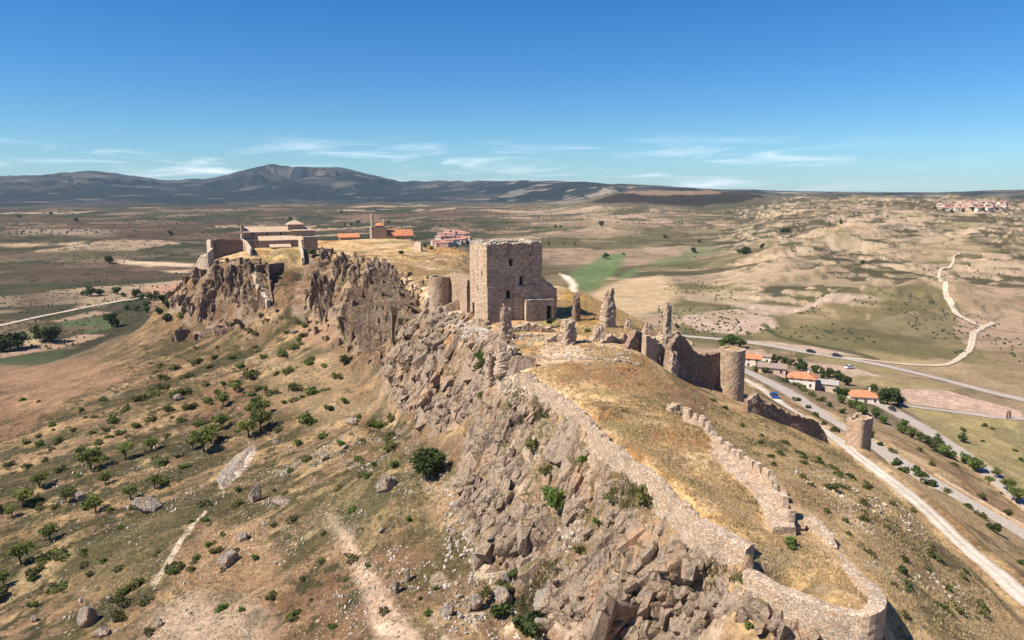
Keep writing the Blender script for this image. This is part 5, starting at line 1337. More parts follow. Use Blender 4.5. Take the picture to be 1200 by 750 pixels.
# ------------------------------------------------------------------ roads
def strip(name, P, width, m, lift=0.06, seed=0, rag=0.25, label=None, base_col=(0.52, 0.42, 0.31)):
    P = np.array(P, float)
    seg = np.concatenate([[0], np.cumsum(np.linalg.norm(np.diff(P[:, :2], axis=0), axis=1))])
    n = int(seg[-1] / 2.0) + 2
    ss = np.linspace(0, seg[-1], n)
    Q = np.stack([np.interp(ss, seg, P[:, k]) for k in range(2)], 1)
    tg = np.gradient(Q, axis=0); tg /= np.linalg.norm(tg, axis=1, keepdims=True)
    nm = np.stack([-tg[:, 1], tg[:, 0]], 1)
    W = np.broadcast_to(width, n) if np.isscalar(width) else np.interp(ss / ss[-1], np.linspace(0, 1, len(width)), width)
    K = 7; V = []
    for j in range(K):
        f = (j / (K - 1) - 0.5)
        e = W * f
        if j in (0, K - 1): e = e + np.sign(f) * rag * fbm(ss / 2.5 + 9 * j, ss * 0 + seed, 3, 33)
        q = Q + nm * e[:, None]
        r = np.hypot(q[:, 0], q[:, 1])
        z = hzv(q[:, 0], q[:, 1]) + lift * (0.5 if j in (0, K - 1) else 1.0) + np.maximum(0, r - 300) * 0.0009
        V.append(np.column_stack([q, z]))
    V = np.stack(V, 1).reshape(-1, 3)
    F4 = [(i * K + j, (i + 1) * K + j, (i + 1) * K + j + 1, i * K + j + 1) for i in range(n - 1) for j in range(K - 1)]
    cols = None
    if m is M['track']:
        cols = []
        base = np.array(base_col)
        for i in range(n):
            for j in range(K):
                f = (0.72, 0.95, 1.06, 0.80, 1.06, 0.95, 0.72)[j]; g_ = np.array([0.24, 0.185, 0.095])
                q_ = (0.55 if j in (0, K - 1) else 0.28 if j == 3 else 0.0) * (0.5 + 0.5 * math.sin(i * 0.37 + seed)) 
                cols.append(base * f * (1 - q_) + g_ * q_)
        cols = np.array(cols)
    o = link_mesh(name, V, F4, m, None, True, None, cols)
    tag(o, label, None, None, 'structure'); return o
strip('gravel_track', GRAVEL_S, 2.7, M['track'], 0.10, 1, 0.5, None, (0.53, 0.455, 0.37))
strip('asphalt_road', ASPHALT_S, 5.4, M['asphalt'], 0.10, 2, 0.25)
strip('valley_road', LOWROAD_S, 5.6, M['asphalt'], 0.10, 3, 0.25)
def pxline(L, n=5): return smooth_line(list(hits(L)), n)
strip('highway', pxline([(790, 393), (845, 398), (900, 405), (950, 414), (1000, 422), (1050, 432), (1100, 444), (1150, 457), (1199, 469), (1240, 480), (1300, 497)]), 6.2, M['asphalt'], 0.3, 4, 0.2)
strip('dirt_track', pxline([(1124, 297), (1118, 301), (1117, 308), (1113, 314), (1101, 322), (1103, 330), (1108, 340), (1113, 352), (1118, 365), (1135, 376), (1153, 383), (1164, 379)]), [2, 3.4, 3.8, 4, 4.2, 4], M['track'], 0.45, 5, 1.0)
strip('dirt_track', pxline([(1153, 383.5), (1148, 387), (1141, 391), (1139, 400), (1136, 410), (1124, 420), (1108, 428), (1070, 428), (1030, 424), (990, 419)]), [4, 4, 4, 3.6, 3.2, 2.6, 2], M['track'], 0.4, 6, 0.8)
strip('side_road', pxline([(1052, 473), (1080, 478), (1120, 483), (1160, 488), (1200, 491), (1260, 496)]), 4.2, M['asphalt'], 0.25, 7, 0.3)
strip('farm_track', pxline([(-30, 387), (0, 382), (40, 373), (75, 366), (110, 359), (150, 352), (180, 348)]), 5.0, M['track'], 0.3, 8, 0.8)

_al = [np.array(p) for p in ASPHALT_S]; _lw = []
for p, q in zip(_al[:-1], _al[1:]):
    d = (q - p)[:2]; d /= np.linalg.norm(d) + 1e-9; x, y = p[0] + d[1] * 3.7 * (1 if d[1] * 1 - 0 > 0 else -1), p[1] - d[0] * 3.7 * (1 if d[1] > 0 else -1)
    if 1075 < proj(p)[0] < 1190: _lw.append((x, y, hz(x, y) + 0.75))
if len(_lw) > 3:
    o = ruin_wall('roadside_wall', _lw, 0.5, M['wall'], 0.5, 1.6, 0.5, 0.8, 0.08, 71); tag(o, 'low broken pale wall running along the edge of the asphalt road', 'wall')
# ------------------------------------------------------------------ buildings
def gable(mb, L, W_, z0, zr, over=0.4, m=0, hip=False, th=0.18):
    """roof over a L x W box centred at the origin; closed solid"""
    a, b = L / 2 + over, W_ / 2 + over
    rx = max(L / 2 - W_ / 2 * 0.95, 0.01) if hip else a
    V = [(-a, -b, z0), (a, -b, z0), (a, b, z0), (-a, b, z0), (-rx, 0, zr), (rx, 0, zr), (-a, -b, z0 - th), (a, -b, z0 - th), (a, b, z0 - th), (-a, b, z0 - th)]
    mb.add(V, [(0, 1, 5, 4), (2, 3, 4, 5), (1, 2, 5), (3, 0, 4), (6, 7, 1, 0), (7, 8, 2, 1), (8, 9, 3, 2), (9, 6, 0, 3), (9, 8, 7, 6)], m)
def body(mb, L, W_, z0, z1, zr=None, m=0):
    """walls with gable ends"""
    a, b = L / 2, W_ / 2
    V = [(-a, -b, z0), (a, -b, z0), (a, b, z0), (-a, b, z0), (-a, -b, z1), (a, -b, z1), (a, b, z1), (-a, b, z1)]
    Fc = [(0, 1, 5, 4), (2, 3, 7, 6), (4, 5, 6, 7)]
    if zr is None: Fc += [(1, 2, 6, 5), (3, 0, 4, 7)]
    else:
        V += [(-a, 0, zr), (a, 0, zr)]; Fc += [(1, 2, 6, 9, 5), (3, 0, 4, 8, 7)]
    mb.add(V, Fc, m)
def house(label, cat, px, py, L, W_, H, rise, rz, wall, roof, hip=False, wins=2, chimney=True, group=None, Y=None, door=True):
    h = hit(px, py) if Y is None else at(px, py, Y)
    z0 = min(hz(h[0] + dx, h[1] + dy) for dx in (-5, 0, 5) for dy in (-5, 0, 5))
    e = empty('house', (h[0], h[1], max(h[2], z0)), rz); tag(e, label, cat, group)
    dz = z0 - max(h[2], z0) - 0.6
    mb = MB(); body(mb, L, W_, dz, H, None if hip else H + rise * 0.94); mb.build('wall', wall, e)
    mb = MB(); gable(mb, L, W_, H + 0.12, H + rise + 0.15, 0.5, 0, hip); rf_ = mb.build('roof', roof, e)
    if chimney:
        mb = MB(); mb.box((L * 0.22, 0.5, H + rise * 0.8 + 0.5), (0.7, 0.7, 1.6)); mb.box((L * 0.22, 0.5, H + rise * 0.8 + 1.35), (0.9, 0.9, 0.15)); mb.build('chimney', wall, rf_)
    for s in range(wins):
        x = (s + 0.5) / wins * L - L / 2
        for fl in ([1.5] if H < 4.2 else [1.4, 4.0]):
            if door and fl < 2 and s == wins // 2: continue
            mb = MB(); mb.box((x, -W_ / 2, fl + 0.2), (1.0, 0.08, 1.2)); w_ = mb.build('window', M['glass'], e)
            mb = MB(); mb.box((x, -W_ / 2 - 0.05, fl - 0.47), (1.3, 0.18, 0.1)); mb.build('sill', M['concrete'], w_)
    for s in (-1, 1):
        mb = MB(); mb.box((-L / 2, s * W_ * 0.22, 1.7), (0.08, 1.0, 1.2)); mb.build('window', M['glass'], e)
    if door:
        mb = MB(); mb.box((((wins // 2) + 0.5) / max(wins, 1) * L - L / 2, -W_ / 2, 1.05), (1.1, 0.1, 2.1)); mb.build('door', M['wood'], e)
    return e
R_ = math.radians
M['roof_brown'] = tiles('brown_grey_tiles', (0.32, 0.235, 0.185))
house('cream house with orange hipped roof, nearest the middle of the roadside row', 'house', 939, 452, 11.5, 8.5, 4.3, 2.0, R_(-24), M['plaster'], M['tile_orange'], True, 3)
house('low white bungalow under a wide orange hipped roof at the end of the row', 'house', 1011, 470, 11, 9, 2.9, 1.9, R_(-12), M['plaster'], M['tile_orange'], True, 3)
house('white house with a small orange roof beside the round grass-topped tower', 'house', 882, 429, 8, 7.5, 4.6, 1.6, R_(-20), M['plaster'], M['tile_orange'], False, 2)
house('low white house with a brown roof just behind the small orange roof', 'house', 894, 424, 8, 6, 3.6, 1.0, R_(-20), M['plaster'], M['roof_brown'], False, 2, False)
house('pinkish house with weathered brown roof left of the cream house', 'house', 905, 437, 12, 7, 3.1, 1.5, R_(-24), M['plaster_pink'], M['roof_brown'], False, 3)
house('grey-roofed barn with a white gable right of the cream house', 'barn', 966, 456, 11, 6.5, 3.2, 1.4, R_(-28), M['plaster_tan'], M['grey_roof'], False, 1, False)

# village beyond the keep
ORD = ['first', 'second', 'third', 'fourth', 'fifth', 'sixth', 'seventh', 'eighth', 'ninth', 'tenth', 'eleventh', 'twelfth', 'thirteenth', 'fourteenth', 'fifteenth', 'sixteenth', 'seventeenth', 'eighteenth', 'nineteenth', 'twentieth']
ORD += ['twenty-' + o for o in ORD[:9]] + ['thirtieth'] + ['thirty-' + o for o in ORD[:9]] + ['fortieth'] + ['forty-' + o for o in ORD[:9]] + ['fiftieth']
def far_house(p, L, W_, H, rz, wall, roof, label, group, rise=1.8):
    e = empty('village_house', p, rz); tag(e, label, 'house', group)
    mb = MB(); body(mb, L, W_, -3, H, H + rise * 0.94); mb.build('wall', wall, e)
    mb = MB(); gable(mb, L, W_, H + 0.1, H + rise + 0.1, 0.5); mb.build('roof', roof, e)
rows = [(275, 522, 543, 5, 'back'), (278, 516, 548, 7, 'second'), (281.5, 511, 551, 8, 'third'), (285.5, 508, 545, 7, 'fourth'), (289, 508, 528, 4, 'front')]
for py, x0, x1, n_, rn in rows:
    for i in range(n_):
        px = x0 + (x1 - x0) * (i + 0.5) / n_ + rng.uniform(-1, 1)
        h = hit(px, py + rng.uniform(-0.8, 0.8))
        kk = i % 4
        far_house(h, rng.uniform(10, 15), rng.uniform(8, 10), rng.uniform(4.5, 7), rng.uniform(-0.5, 0.5), (M['plaster'], M['plaster_pink'], M['plaster_pink'], M['plaster_tan'])[kk], M['tile_red'],
                  f'small red-roofed village house beyond the ridge, {ORD[i]} from the left in the {rn} row', 'village houses beyond the keep')
rows = [(239.5, 1122, 1180, 9, 'upper'), (242.5, 1098, 1178, 14, 'middle'), (245.5, 1100, 1165, 11, 'lower')]
for py, x0, x1, n_, rn in rows:
    for i in range(n_):
        px = x0 + (x1 - x0) * (i + 0.5) / n_ + rng.uniform(-1.5, 1.5)
        h = hit(px, py + rng.uniform(-0.7, 0.7))
        far_house(h, rng.uniform(8, 12), rng.uniform(7, 9), rng.uniform(3.5, 5.5), rng.uniform(-0.6, 0.6), M['plaster'] if i % 2 else M['plaster_tan'], M['tile_red'] if i % 3 else M['tile_old'],
                  f'tiny pale house of the distant hill town, {ORD[i]} from the left in its {rn} row', 'houses of the distant hill town', 2.6)
for px, py, lab in ((540, 296, 'pale low house half hidden behind the orange plateau grass near the keep'),):
    pass

# church on the far crag
ca_ = R_(24); CU = np.array([math.cos(ca_), math.sin(ca_), 0]); CW = np.array([-math.sin(ca_), math.cos(ca_), 0])
cb = at(288, 290, 346); CH = empty('church', cb, ca_); CH.scale = (0.91, 0.91, 0.91); tag(CH, 'long church with tiled roofs and a pyramid-topped crossing tower on the far crag', 'church')
S35 = 857 / 350.0
def cz(py, d=352): return at(300, py, d)[2] - cb[2]
def cbox(name, x0, x1, y0, y1, z0, z1, m, parent=CH):
    mb = MB(); mb.box(((x0 + x1) / 2, (y0 + y1) / 2, (z0 + z1) / 2), (x1 - x0, y1 - y0, z1 - z0)); return mb.build(name, m, parent)
def croof(name, x0, x1, y0, y1, z, rise, hip=False, over=0.4, shed=False, m=None):
    mb = MB()
    if shed:
        V = [(x0 - over, y0 - over, z), (x1 + over, y0 - over, z), (x1 + over, y1, z + rise), (x0 - over, y1, z + rise)]
        V += [(p[0], p[1], p[2] - 0.25) for p in V]
        mb.add(V, [(0, 1, 2, 3), (7, 6, 5, 4), (0, 4, 5, 1), (1, 5, 6, 2), (2, 6, 7, 3), (3, 7, 4, 0)])
    else:
        gable(mb, x1 - x0, y1 - y0, 0, rise, over, 0, hip, 0.3)
        mb.v = [(p[0] + (x0 + x1) / 2, p[1] + (y0 + y1) / 2, p[2] + z) for p in mb.v]
    return mb.build(name, m or M['tile_old'], CH)
cbox('nave_wall', 0, 24, 6, 14, -3, cz(270.5), M['church_wall']); croof('nave_roof', 0, 24, 6, 14, cz(270.5), 2.6)
tw = cbox('crossing_tower', 22.5, 30.5, 6.5, 13.5, 0, cz(261.5), M['church_wall']); croof('tower_roof', 22.5, 30.5, 6.5, 13.5, cz(261.5), 2.2, True)
mb = MB(); mb.tube([(26.5, 10, cz(261.5) + 2), (26.5, 10, cz(261.5) + 4.4)], [0.12, 0.08]); mb.box((26.5, 10, cz(261.5) + 3.8), (1.1, 0.12, 0.12)); mb.build('cross', M['steel'], CH)
cbox('apse_wall', 24.05, 36, 5, 13, -3, cz(269.5), M['church_wall']); croof('apse_roof', 24.05, 36, 5, 13, cz(269.5), 1.6, True)
cbox('aisle_wall', 7, 29, 0.5, 5.95, -3, cz(282, 346), M['church_wall']); croof('aisle_roof', 7, 29, 0.5, 5.95, cz(282, 346) + 0.1, 2.2, False, 0.4, True)
cbox('sacristy_wall', 29.05, 36.5, -1, 4.9, -3, cz(278, 347), M['church_wall'])
cbox('porch_wall', 12, 22, -4.2, 0.4, -3, cz(291, 342), M['church_wall']); croof('porch_roof', 12, 22, -4.2, 0.4, cz(291, 342) + 0.1, 1.4, False, 0.4, True, M['tile_old'])
cbox('side_wall', 0.5, 6.95, 1.5, 2.6, -3, cz(281, 346), M['church_wall'])
mb = MB(); mb.box((-0.7, 9.5, cz(277) - 4), (1.3, 8, 11)); mb.box((-0.7, 7, cz(268)), (1.3, 1.2, 6)); mb.box((-0.7, 9.4, cz(269)), (1.3, 1.2, 5)); mb.box((-0.7, 8.2, cz(264.5)), (1.3, 3.8, 0.9)); mb.box((-0.7, 8.2, cz(262.3)), (1.2, 1.4, 1.2))
mb.build('bell_gable', M['pale_lit_stone'], CH)
for i in range(3):
    cbox('window', 4 + i * 7, 4.9 + i * 7, 5.93, 5.99, cz(275), cz(275) + 1.6, M['glass'])
# ruins round the church
def rw(name, lab, top, th, m, rag, seed, foot=1.2, cat='ruin'):
    o = ruin_wall(name, S(top), th, m, rag, 2.0, 0.8, foot, 0.18, seed); tag(o, lab, cat); return o
t = empty('roofless_hall', at(264, 295, 344)); tag(t, 'roofless dark ruined hall with a lit end wall left of the church', 'ruin')
part_of(ruin_wall('front_wall', S([(247, 281, 338), (262, 280, 341), (284, 281, 346)]), 1.0, M['brown_shade_wall'], 0.6, 2.5, 0.8, 1.0, 0.15, 41), t)
part_of(ruin_wall('end_wall', S([(243, 281, 347), (245, 280, 342), (247.5, 283, 337.5)]), 1.0, M['pale_lit_stone'], 0.5, 2.0, 0.7, 2.0, 0.15, 42), t)  # lit end against shaded sides, painted as two stone tones
part_of(ruin_wall('back_wall', S([(243, 280.5, 347), (262, 279, 351), (284, 279.5, 356)]), 1.0, M['brown_shade_wall'], 0.6, 2.5, 0.8, 1.0, 0.15, 43), t)
rw('stepped_wall', 'pale stepped ruin wall dropping from the roofless hall down the crag nose', [(249, 289, 336), (243, 296, 334), (238, 297, 335), (233, 303, 337), (230, 311, 338)], 1.1, M['pale_lit_stone'], 0.5, 44, 2.5)
rw('dividing_wall', 'pale narrow wall between the roofless hall and the church front', [(285, 280, 350), (290, 284, 343), (294, 291, 338)], 0.9, M['pale_lit_stone'], 0.4, 45)
rw('precinct_wall', 'pale tall wall end running down from the church to the gully', [(351, 279, 352), (353, 288, 345), (355, 302, 337)], 1.1, M['pale_lit_stone'], 0.3, 46, 2.0)
rw('low_ruin_wall', 'low crumbling wall along the crag rim below the church', [(256, 302, 336), (275, 303, 336), (292, 304, 334), (306, 301, 337)], 0.9, M['brown_shade_wall'], 0.8, 47)
# wall closing the gully
t = empty('gully_wall', at(327, 326, 328)); tag(t, 'long shaded wall with one arched opening spanning the gully below the church', 'wall')
a0, a1 = at(301, 329, 322), at(353, 324, 343); a0[2] = at(301, 331, 322)[2]; a1[2] = a0[2]
hw_ = at(301, 310.5, 322)[2] - a0[2]
mbw = MB(); du_ = (a1 - a0); Lw = np.linalg.norm(du_[:2]); u_ = du_ / Lw
panel(mbw, a0 - np.array([0, 0, 3.0]), u_, Lw, hw_ + 3.0, 1.4, [(5.0, 3.4, 2.6, 3.4)], 0.25, 51, 2.2)
part_of(mbw.build('wall', M['brown_shade_wall']), t)
for i in range(5): pass
rect_part('arch_light_panel', a0 + u_ * 5.0 + np.array([0, 0, 0.4]), u_, 2.6, 3.4, 1.0, M['pale_lit_stone'], t)  # added pale panel painting the brightness seen through the arch
rw('gully_side_wall', 'pale ruined wall climbing down the left side of the gully', [(294, 310, 330), (297, 318, 322), (302, 331, 315), (308, 342, 307), (314, 351, 300)], 1.5, M['pale_lit_stone'], 0.5, 48, 2.5)
# small church with broken tower
cb2 = at(437, 284, 424); C2 = empty('ruined_church', cb2, R_(20)); tag(C2, 'small ruined church with a broken bell tower and an orange-tiled nave', 'church')
def c2z(py, d=428): return at(445, py, d)[2] - cb2[2]
def b2(name, x0, x1, y0, y1, z0, z1, m):
    mb = MB(); mb.box(((x0 + x1) / 2, (y0 + y1) / 2, (z0 + z1) / 2), (x1 - x0, y1 - y0, z1 - z0)); return mb.build(name, m, C2)
b2('tower', -0.5, 8.2, 0, 7, -2, c2z(266), M['church_wall'])
mb = MB(); mb.box((0.35, 1.2, c2z(260)), (1.7, 2.4, 8)); mb.box((0.2, 1.0, c2z(252.5)), (1.3, 1.6, 2)); mb.build('tower_corner', M['pale_lit_stone'], C2)
mb = MB(); mb.tube([(7.3, 3, c2z(266)), (7.3, 3, c2z(259)), (7.3, 3, c2z(256.5))], [0.9, 0.8, 0.15], 8); mb.build('pinnacle', M['church_wall'], C2)
mb = MB(); mb.add([(1.5, 1, c2z(266)), (6.5, 1, c2z(266)), (6.5, 6.5, c2z(261)), (3, 6.5, c2z(262))], [(0, 1, 2, 3)]); mb.add([(1.5, 1, c2z(266) - .2), (6.5, 1, c2z(266) - .2), (6.5, 6.5, c2z(261) - .2), (3, 6.5, c2z(262) - .2)], [(3, 2, 1, 0)]); mb.build('tower_roof', M['tile_orange'], C2)
b2('nave_wall', 8.25, 23.5, 0.6, 8, -2, c2z(276.5), M['church_wall'])
mb = MB(); gable(mb, 15.3, 7.4, 0, 3.6, 0.5, 0, False, 0.3); mb.v = [(p[0] + 16, p[1] + 4.3, p[2] + c2z(276.5)) for p in mb.v]; mb.build('nave_roof', M['tile_orange'], C2)
b2('side_chapel', 18.5, 22.5, -3.5, 0.5, -2, c2z(281), M['plaster_pink'])
for x_ in (10.5, 14.5): b2('window', x_, x_ + 1, 0.54, 0.6, c2z(282), c2z(282) + 1.6, M['glass'])
pv = empty('pavilion', at(409, 284.5, 408), R_(18)); tag(pv, 'small open-fronted stone hut with a shallow tiled roof on the plateau', 'hut')
mb = MB(); body(mb, 10, 7, -4, 3.2, 5.1); mb.build('wall', M['church_wall'], pv)
mb = MB(); gable(mb, 10, 7, 3.3, 5.3, 0.6, 0, False); mb.build('roof', M['tile_orange'], pv)
mb = MB(); mb.box((0, -3.5, 1.2), (2.4, 0.1, 2.4)); mb.build('doorway_shade_panel', M['void_shade'], pv)  # dark sheet on the wall, painted shade in place of an opening
rw('gable_wall', 'pale lit ruined gable standing on the plateau right of the small church', [(477, 294, 372), (482, 296, 368), (488, 283, 364), (494, 284, 360)], 1.0, M['pale_lit_stone'], 0.4, 61)
rw('low_ruin_wall', 'low dark rubble wall remnant right of the pale plateau gable', [(499, 297, 356), (505, 296, 355), (511, 298, 354)], 1.0, M['brown_shade_wall'], 0.8, 62)
stub_px('ruined_pillar', 'small square pillar standing alone on the plateau edge above the cliff', 433, 327, 6.5, 15, [1.05, 1, 1, .95, .9], M['pale_lit_stone'], None, 0.4, 0, 63)

# ------------------------------------------------------------------ vehicles, poles, posts
def car(label, p, rz, paint, L=4.2, W_=1.75, H=1.45, group=None):
    e = empty('parked_car', p, rz); tag(e, label, 'car', group)
    prof = [(-.5, .28), (-.49, .55), (-.44, .62), (-.30, .66), (.22, .66), (.40, .60), (.49, .50), (.5, .28)]
    cab = [(-.43, .63), (-.33, .95), (-.27, 1.0), (.05, 1.0), (.12, .97), (.27, .64)]
    def ext(pr, w1, w2, m):
        mb = MB(); n = len(pr); V = []
        for sgn in (-1, 1):
            for (x, z) in pr:
                w_ = w1 + (w2 - w1) * max(0, (z - .6) / .4); V.append((x * L, sgn * w_ * W_ / 2, z * H))
        mb.add(V, [(i, i + 1, n + i + 1, n + i) for i in range(n - 1)] + [(n - 1, 0, n, 2 * n - 1), tuple(range(n))[::-1], tuple(range(n, 2 * n))]); return mb
    ext(prof, 1.0, 1.0, 0).build('body', paint, e)
    ext([(x, z) for x, z in cab], .94, .78, 0).build('window_glass', M['glass'], e)
    mb = MB(); mb.box((-.11 * L, 0, H * 1.0), (.34 * L, W_ * .76, .05)); mb.build('roof', paint, e)
    for x in (-.31, .31):
        for s in (-1, 1):
            mb = MB(); mb.tube([(x * L, s * W_ * .40, .31), (x * L, s * W_ * .505, .31)], [.31, .31], 14); wh = mb.build('wheel', M['rubber'], e)
            mb = MB(); mb.tube([(x * L, s * W_ * .5, .31), (x * L, s * W_ * .512, .31)], [.18, .18], 10); mb.build('rim', M['steel'], wh)
    for s in (-1, 1):
        mb = MB(); mb.box((.495 * L, s * W_ * .34, .5 * H), (.06, .32, .14)); mb.build('headlight', M['white_paint'], e)
    return e
def on_line(P, px):
    """point of a road line nearest to a bearing, with its heading"""
    P = np.array(P); k_ = int(np.argmin([abs(proj(p)[0] - px) for p in P])); k_ = min(max(k_, 1), len(P) - 2)
    d = P[k_ + 1] - P[k_ - 1]; x, y = P[k_][0], P[k_][1]; return np.array([x, y, hz(x, y) + 0.1]), math.atan2(d[1], d[0])
p, a = on_line(GRAVEL_S, 907); car('blue car parked on the pale gravel track below the round tower', p, a + math.pi, M['blue_paint'], 5.2, 2.1, 1.85)
HWY = pxline([(790, 393), (845, 398), (900, 405), (950, 414), (1000, 422), (1050, 432), (1100, 444)])
for px, m, lab in ((954, M['black_paint'], 'dark car driving on the highway, left of the two'), (981, M['black_paint'], 'dark car driving on the highway, right of the two')):
    p, a = on_line(HWY, px); p[2] += 0.35; car(lab, p, a, m, 5.2, 2.0, 1.8)
h = hit(996, 432); car('white car standing in the pale field below the highway', h, 0.3, M['white_paint'], 5.2, 2.0, 2.0)
p, a = on_line(LOWROAD_S, 1049); car('dark car on the valley road by the orange-roofed bungalow', p, a, M['black_paint'])
def pole(label, px, py, hpx, arms=True, m='wood'):
    h = hit(px, py); k = PXM(h[1]); H = hpx / k
    e = empty('utility_pole', h); tag(e, label, 'pole')
    mb = MB(); mb.tube([(0, 0, -0.5), (0, 0, H)], [0.17, 0.12], 8); mb.build('post', M[m], e)
    if arms:
        mb = MB(); mb.box((0, 0, H - 0.5), (1.8, 0.14, 0.14)); mb.build('crossarm', M[m], e)
        for s in (-0.8, 0, 0.8):
            mb = MB(); mb.tube([(s, 0, H - 0.42), (s, 0, H - 0.15)], [0.07, 0.05], 6); mb.build('insulator', M['white_paint'], e)
pole('tall dark utility pole behind the cream house by the highway', 926, 430, 20)
pole('pale wooden pole in front of the cream house', 957, 456, 17, False, 'concrete')
pole('slim street post by the cream house chimney side', 914, 429, 9, False, 'concrete')
for px, ln, lab in ((1179.5, 0.3, 'tall rusty upright slab of the roadside sculpture, left of the pair'), (1183.5, -0.25, 'tall rusty upright slab of the roadside sculpture, right of the pair')):
    h = hit(px, 491); k = PXM(h[1]); e_ = MB(); e_.tube([(0, 0, -.3), (ln, 0, 11 / k)], [0.42, 0.36], 4); o = e_.build('steel_monolith', M['rust']); o.location = h; tag(o, lab, 'sculpture')
# ------------------------------------------------------------------ vegetation
def leaves(P, size, colv, r_):
    """leaf-sized quads at points P"""
    n = len(P)
    a = r_.normal(size=(n, 3)); a /= np.linalg.norm(a, axis=1, keepdims=True)
    b = np.cross(a, r_.normal(size=(n, 3))); b /= np.linalg.norm(b, axis=1, keepdims=True)
    s = size * r_.uniform(0.6, 1.3, (n, 1))
    V = np.stack([P - a * s - b * s * 0.6, P + a * s - b * s * 0.6, P + a * s * 0.8 + b * s * 0.6, P - a * s * 0.8 + b * s * 0.6], 1).reshape(-1, 3)
    Fc = np.arange(n * 4, dtype=np.int32).reshape(-1, 4)
    c = np.repeat(colv, 4); return V, Fc, np.stack([c, c, c], 1)
def crown_points(r_, clumps, n):
    """points spread through uneven clumps"""
    w = np.array([c[3] ** 2 for c in clumps]); w /= w.sum()
    k_ = r_.choice(len(clumps), n, p=w)
    C = np.array([c[:3] for c in clumps])[k_]; R = np.array([c[3] for c in clumps])[k_]
    d = r_.normal(size=(n, 3)); d /= np.linalg.norm(d, axis=1, keepdims=True)
    rad = r_.uniform(0.35, 1.0, n) ** 0.5 * (1 + 0.18 * r_.normal(size=n))
    P = C + d * (R * rad)[:, None] * np.array([1, 1, 0.85])
    cl = r_.random(len(clumps))[k_] * 0.6 + r_.random(n) * 0.4
    return P, cl
def tree_proto(kind, seed, leafm, n=420, ls=0.06):
    r_ = np.random.default_rng(seed)
    e = empty('tree', (0, 0, -500))
    mb = MB(); clumps = []
    if kind == 'almond':
        th = 0.30
        mb.tube([(0, 0, -0.06), (0.02, 0, 0.12), (0.03, 0.02, th)], [0.05, 0.04, 0.034], 7)
        for q in range(5):
            an = q * 1.257 + r_.uniform(-.4, .4); l = r_.uniform(0.28, 0.42)
            ex, ey, ez = math.cos(an) * l * 0.75, math.sin(an) * l * 0.75, th + l * r_.uniform(0.75, 1.15)
            mb.tube([(0.03, 0.02, th - 0.03), (ex * 0.5, ey * 0.5, th + (ez - th) * 0.6), (ex, ey, ez)], [0.026, 0.018, 0.007], 5)
            clumps.append((ex, ey, ez, r_.uniform(0.16, 0.25))); clumps.append((ex * 0.6 + r_.normal() * .05, ey * 0.6 + r_.normal() * .05, ez * 0.86 + .06, r_.uniform(0.13, 0.2)))
        clumps.append((0.02, 0, 0.78, 0.2))
    elif kind == 'round':
        th = 0.2
        mb.tube([(0, 0, -0.05), (0, 0, th), (0.01, 0, 0.5)], [0.045, 0.036, 0.02], 7)
        for q in range(9):
            an = r_.uniform(0, 6.28); rr = r_.uniform(0.08, 0.33); z = r_.uniform(0.3, 0.78)
            clumps.append((math.cos(an) * rr, math.sin(an) * rr, z, r_.uniform(0.15, 0.25)))
            if q < 5: mb.tube([(0, 0, th + .05), (math.cos(an) * rr * .6, math.sin(an) * rr * .6, z * .9)], [0.02, 0.008], 5)
    else:   # cypress
        mb.tube([(0, 0, -0.05), (0, 0, 0.5)], [0.03, 0.015], 6)
        for q in range(9):
            z = 0.1 + q * 0.1; clumps.append((r_.normal() * .03, r_.normal() * .03, z, 0.17 * (1 - 0.75 * (q / 9) ** 1.5)))
    mb.build('trunk', M['bark'], e, True)
    P, cl = crown_points(r_, clumps, n)
    V, Fc, c = leaves(P, ls, cl, r_)
    link_mesh('crown', V, Fc, leafm, e, False, None, c)
    return e
def shrub_proto(seed, leafm, n=240, ls=0.075, flat=0.75, name='shrub'):
    r_ = np.random.default_rng(seed)
    clumps = []
    for q in range(4 + seed % 5):
        an = r_.uniform(0, 6.28); rr = r_.uniform(0, 0.42); clumps.append((math.cos(an) * rr, math.sin(an) * rr, r_.uniform(0.14, 0.42) * flat, r_.uniform(0.16, 0.28)))
    P, cl = crown_points(r_, clumps, n); P[:, 2] = np.maximum(P[:, 2], -0.02)
    V, Fc, c = leaves(P, ls, cl, r_)
    o = link_mesh(name, V, Fc, leafm, None, False, None, c); o.location = (0, 0, -500); return o

PROTO = {
    'almond': [tree_proto('almond', 10 + i, M['leaf_almond'], 520, 0.052) for i in range(5)],
    'bright': [tree_proto('round', 20 + i, M['leaf_bright'], 480, 0.06) for i in range(3)],
    'dark': [tree_proto('round', 30 + i, M['leaf_dark'], 520, 0.06) for i in range(4)],
    'cypress': [tree_proto('cypress', 40 + i, M['leaf_dark'], 320, 0.045) for i in range(2)],
    'shrub': [shrub_proto(50 + i, M['leaf_shrub']) for i in range(6)],
    'dry_shrub': [shrub_proto(55 + i, M['leaf_thyme'], 200, 0.07) for i in range(3)],
    'green_shrub': [shrub_proto(60 + i, M['leaf_bright'], 240, 0.075, 0.8) for i in range(3)],
    'dark_shrub': [shrub_proto(70 + i, M['leaf_dark'], 240, 0.075, 0.75) for i in range(4)],
}
KIDS = {}
for k_ in PROTO:
    for e in PROTO[k_]: KIDS[e.name] = []
for o in list(scene.objects):
    if o.parent is not None and o.parent.name in KIDS: KIDS[o.parent.name].append(o)
PLANTS = []
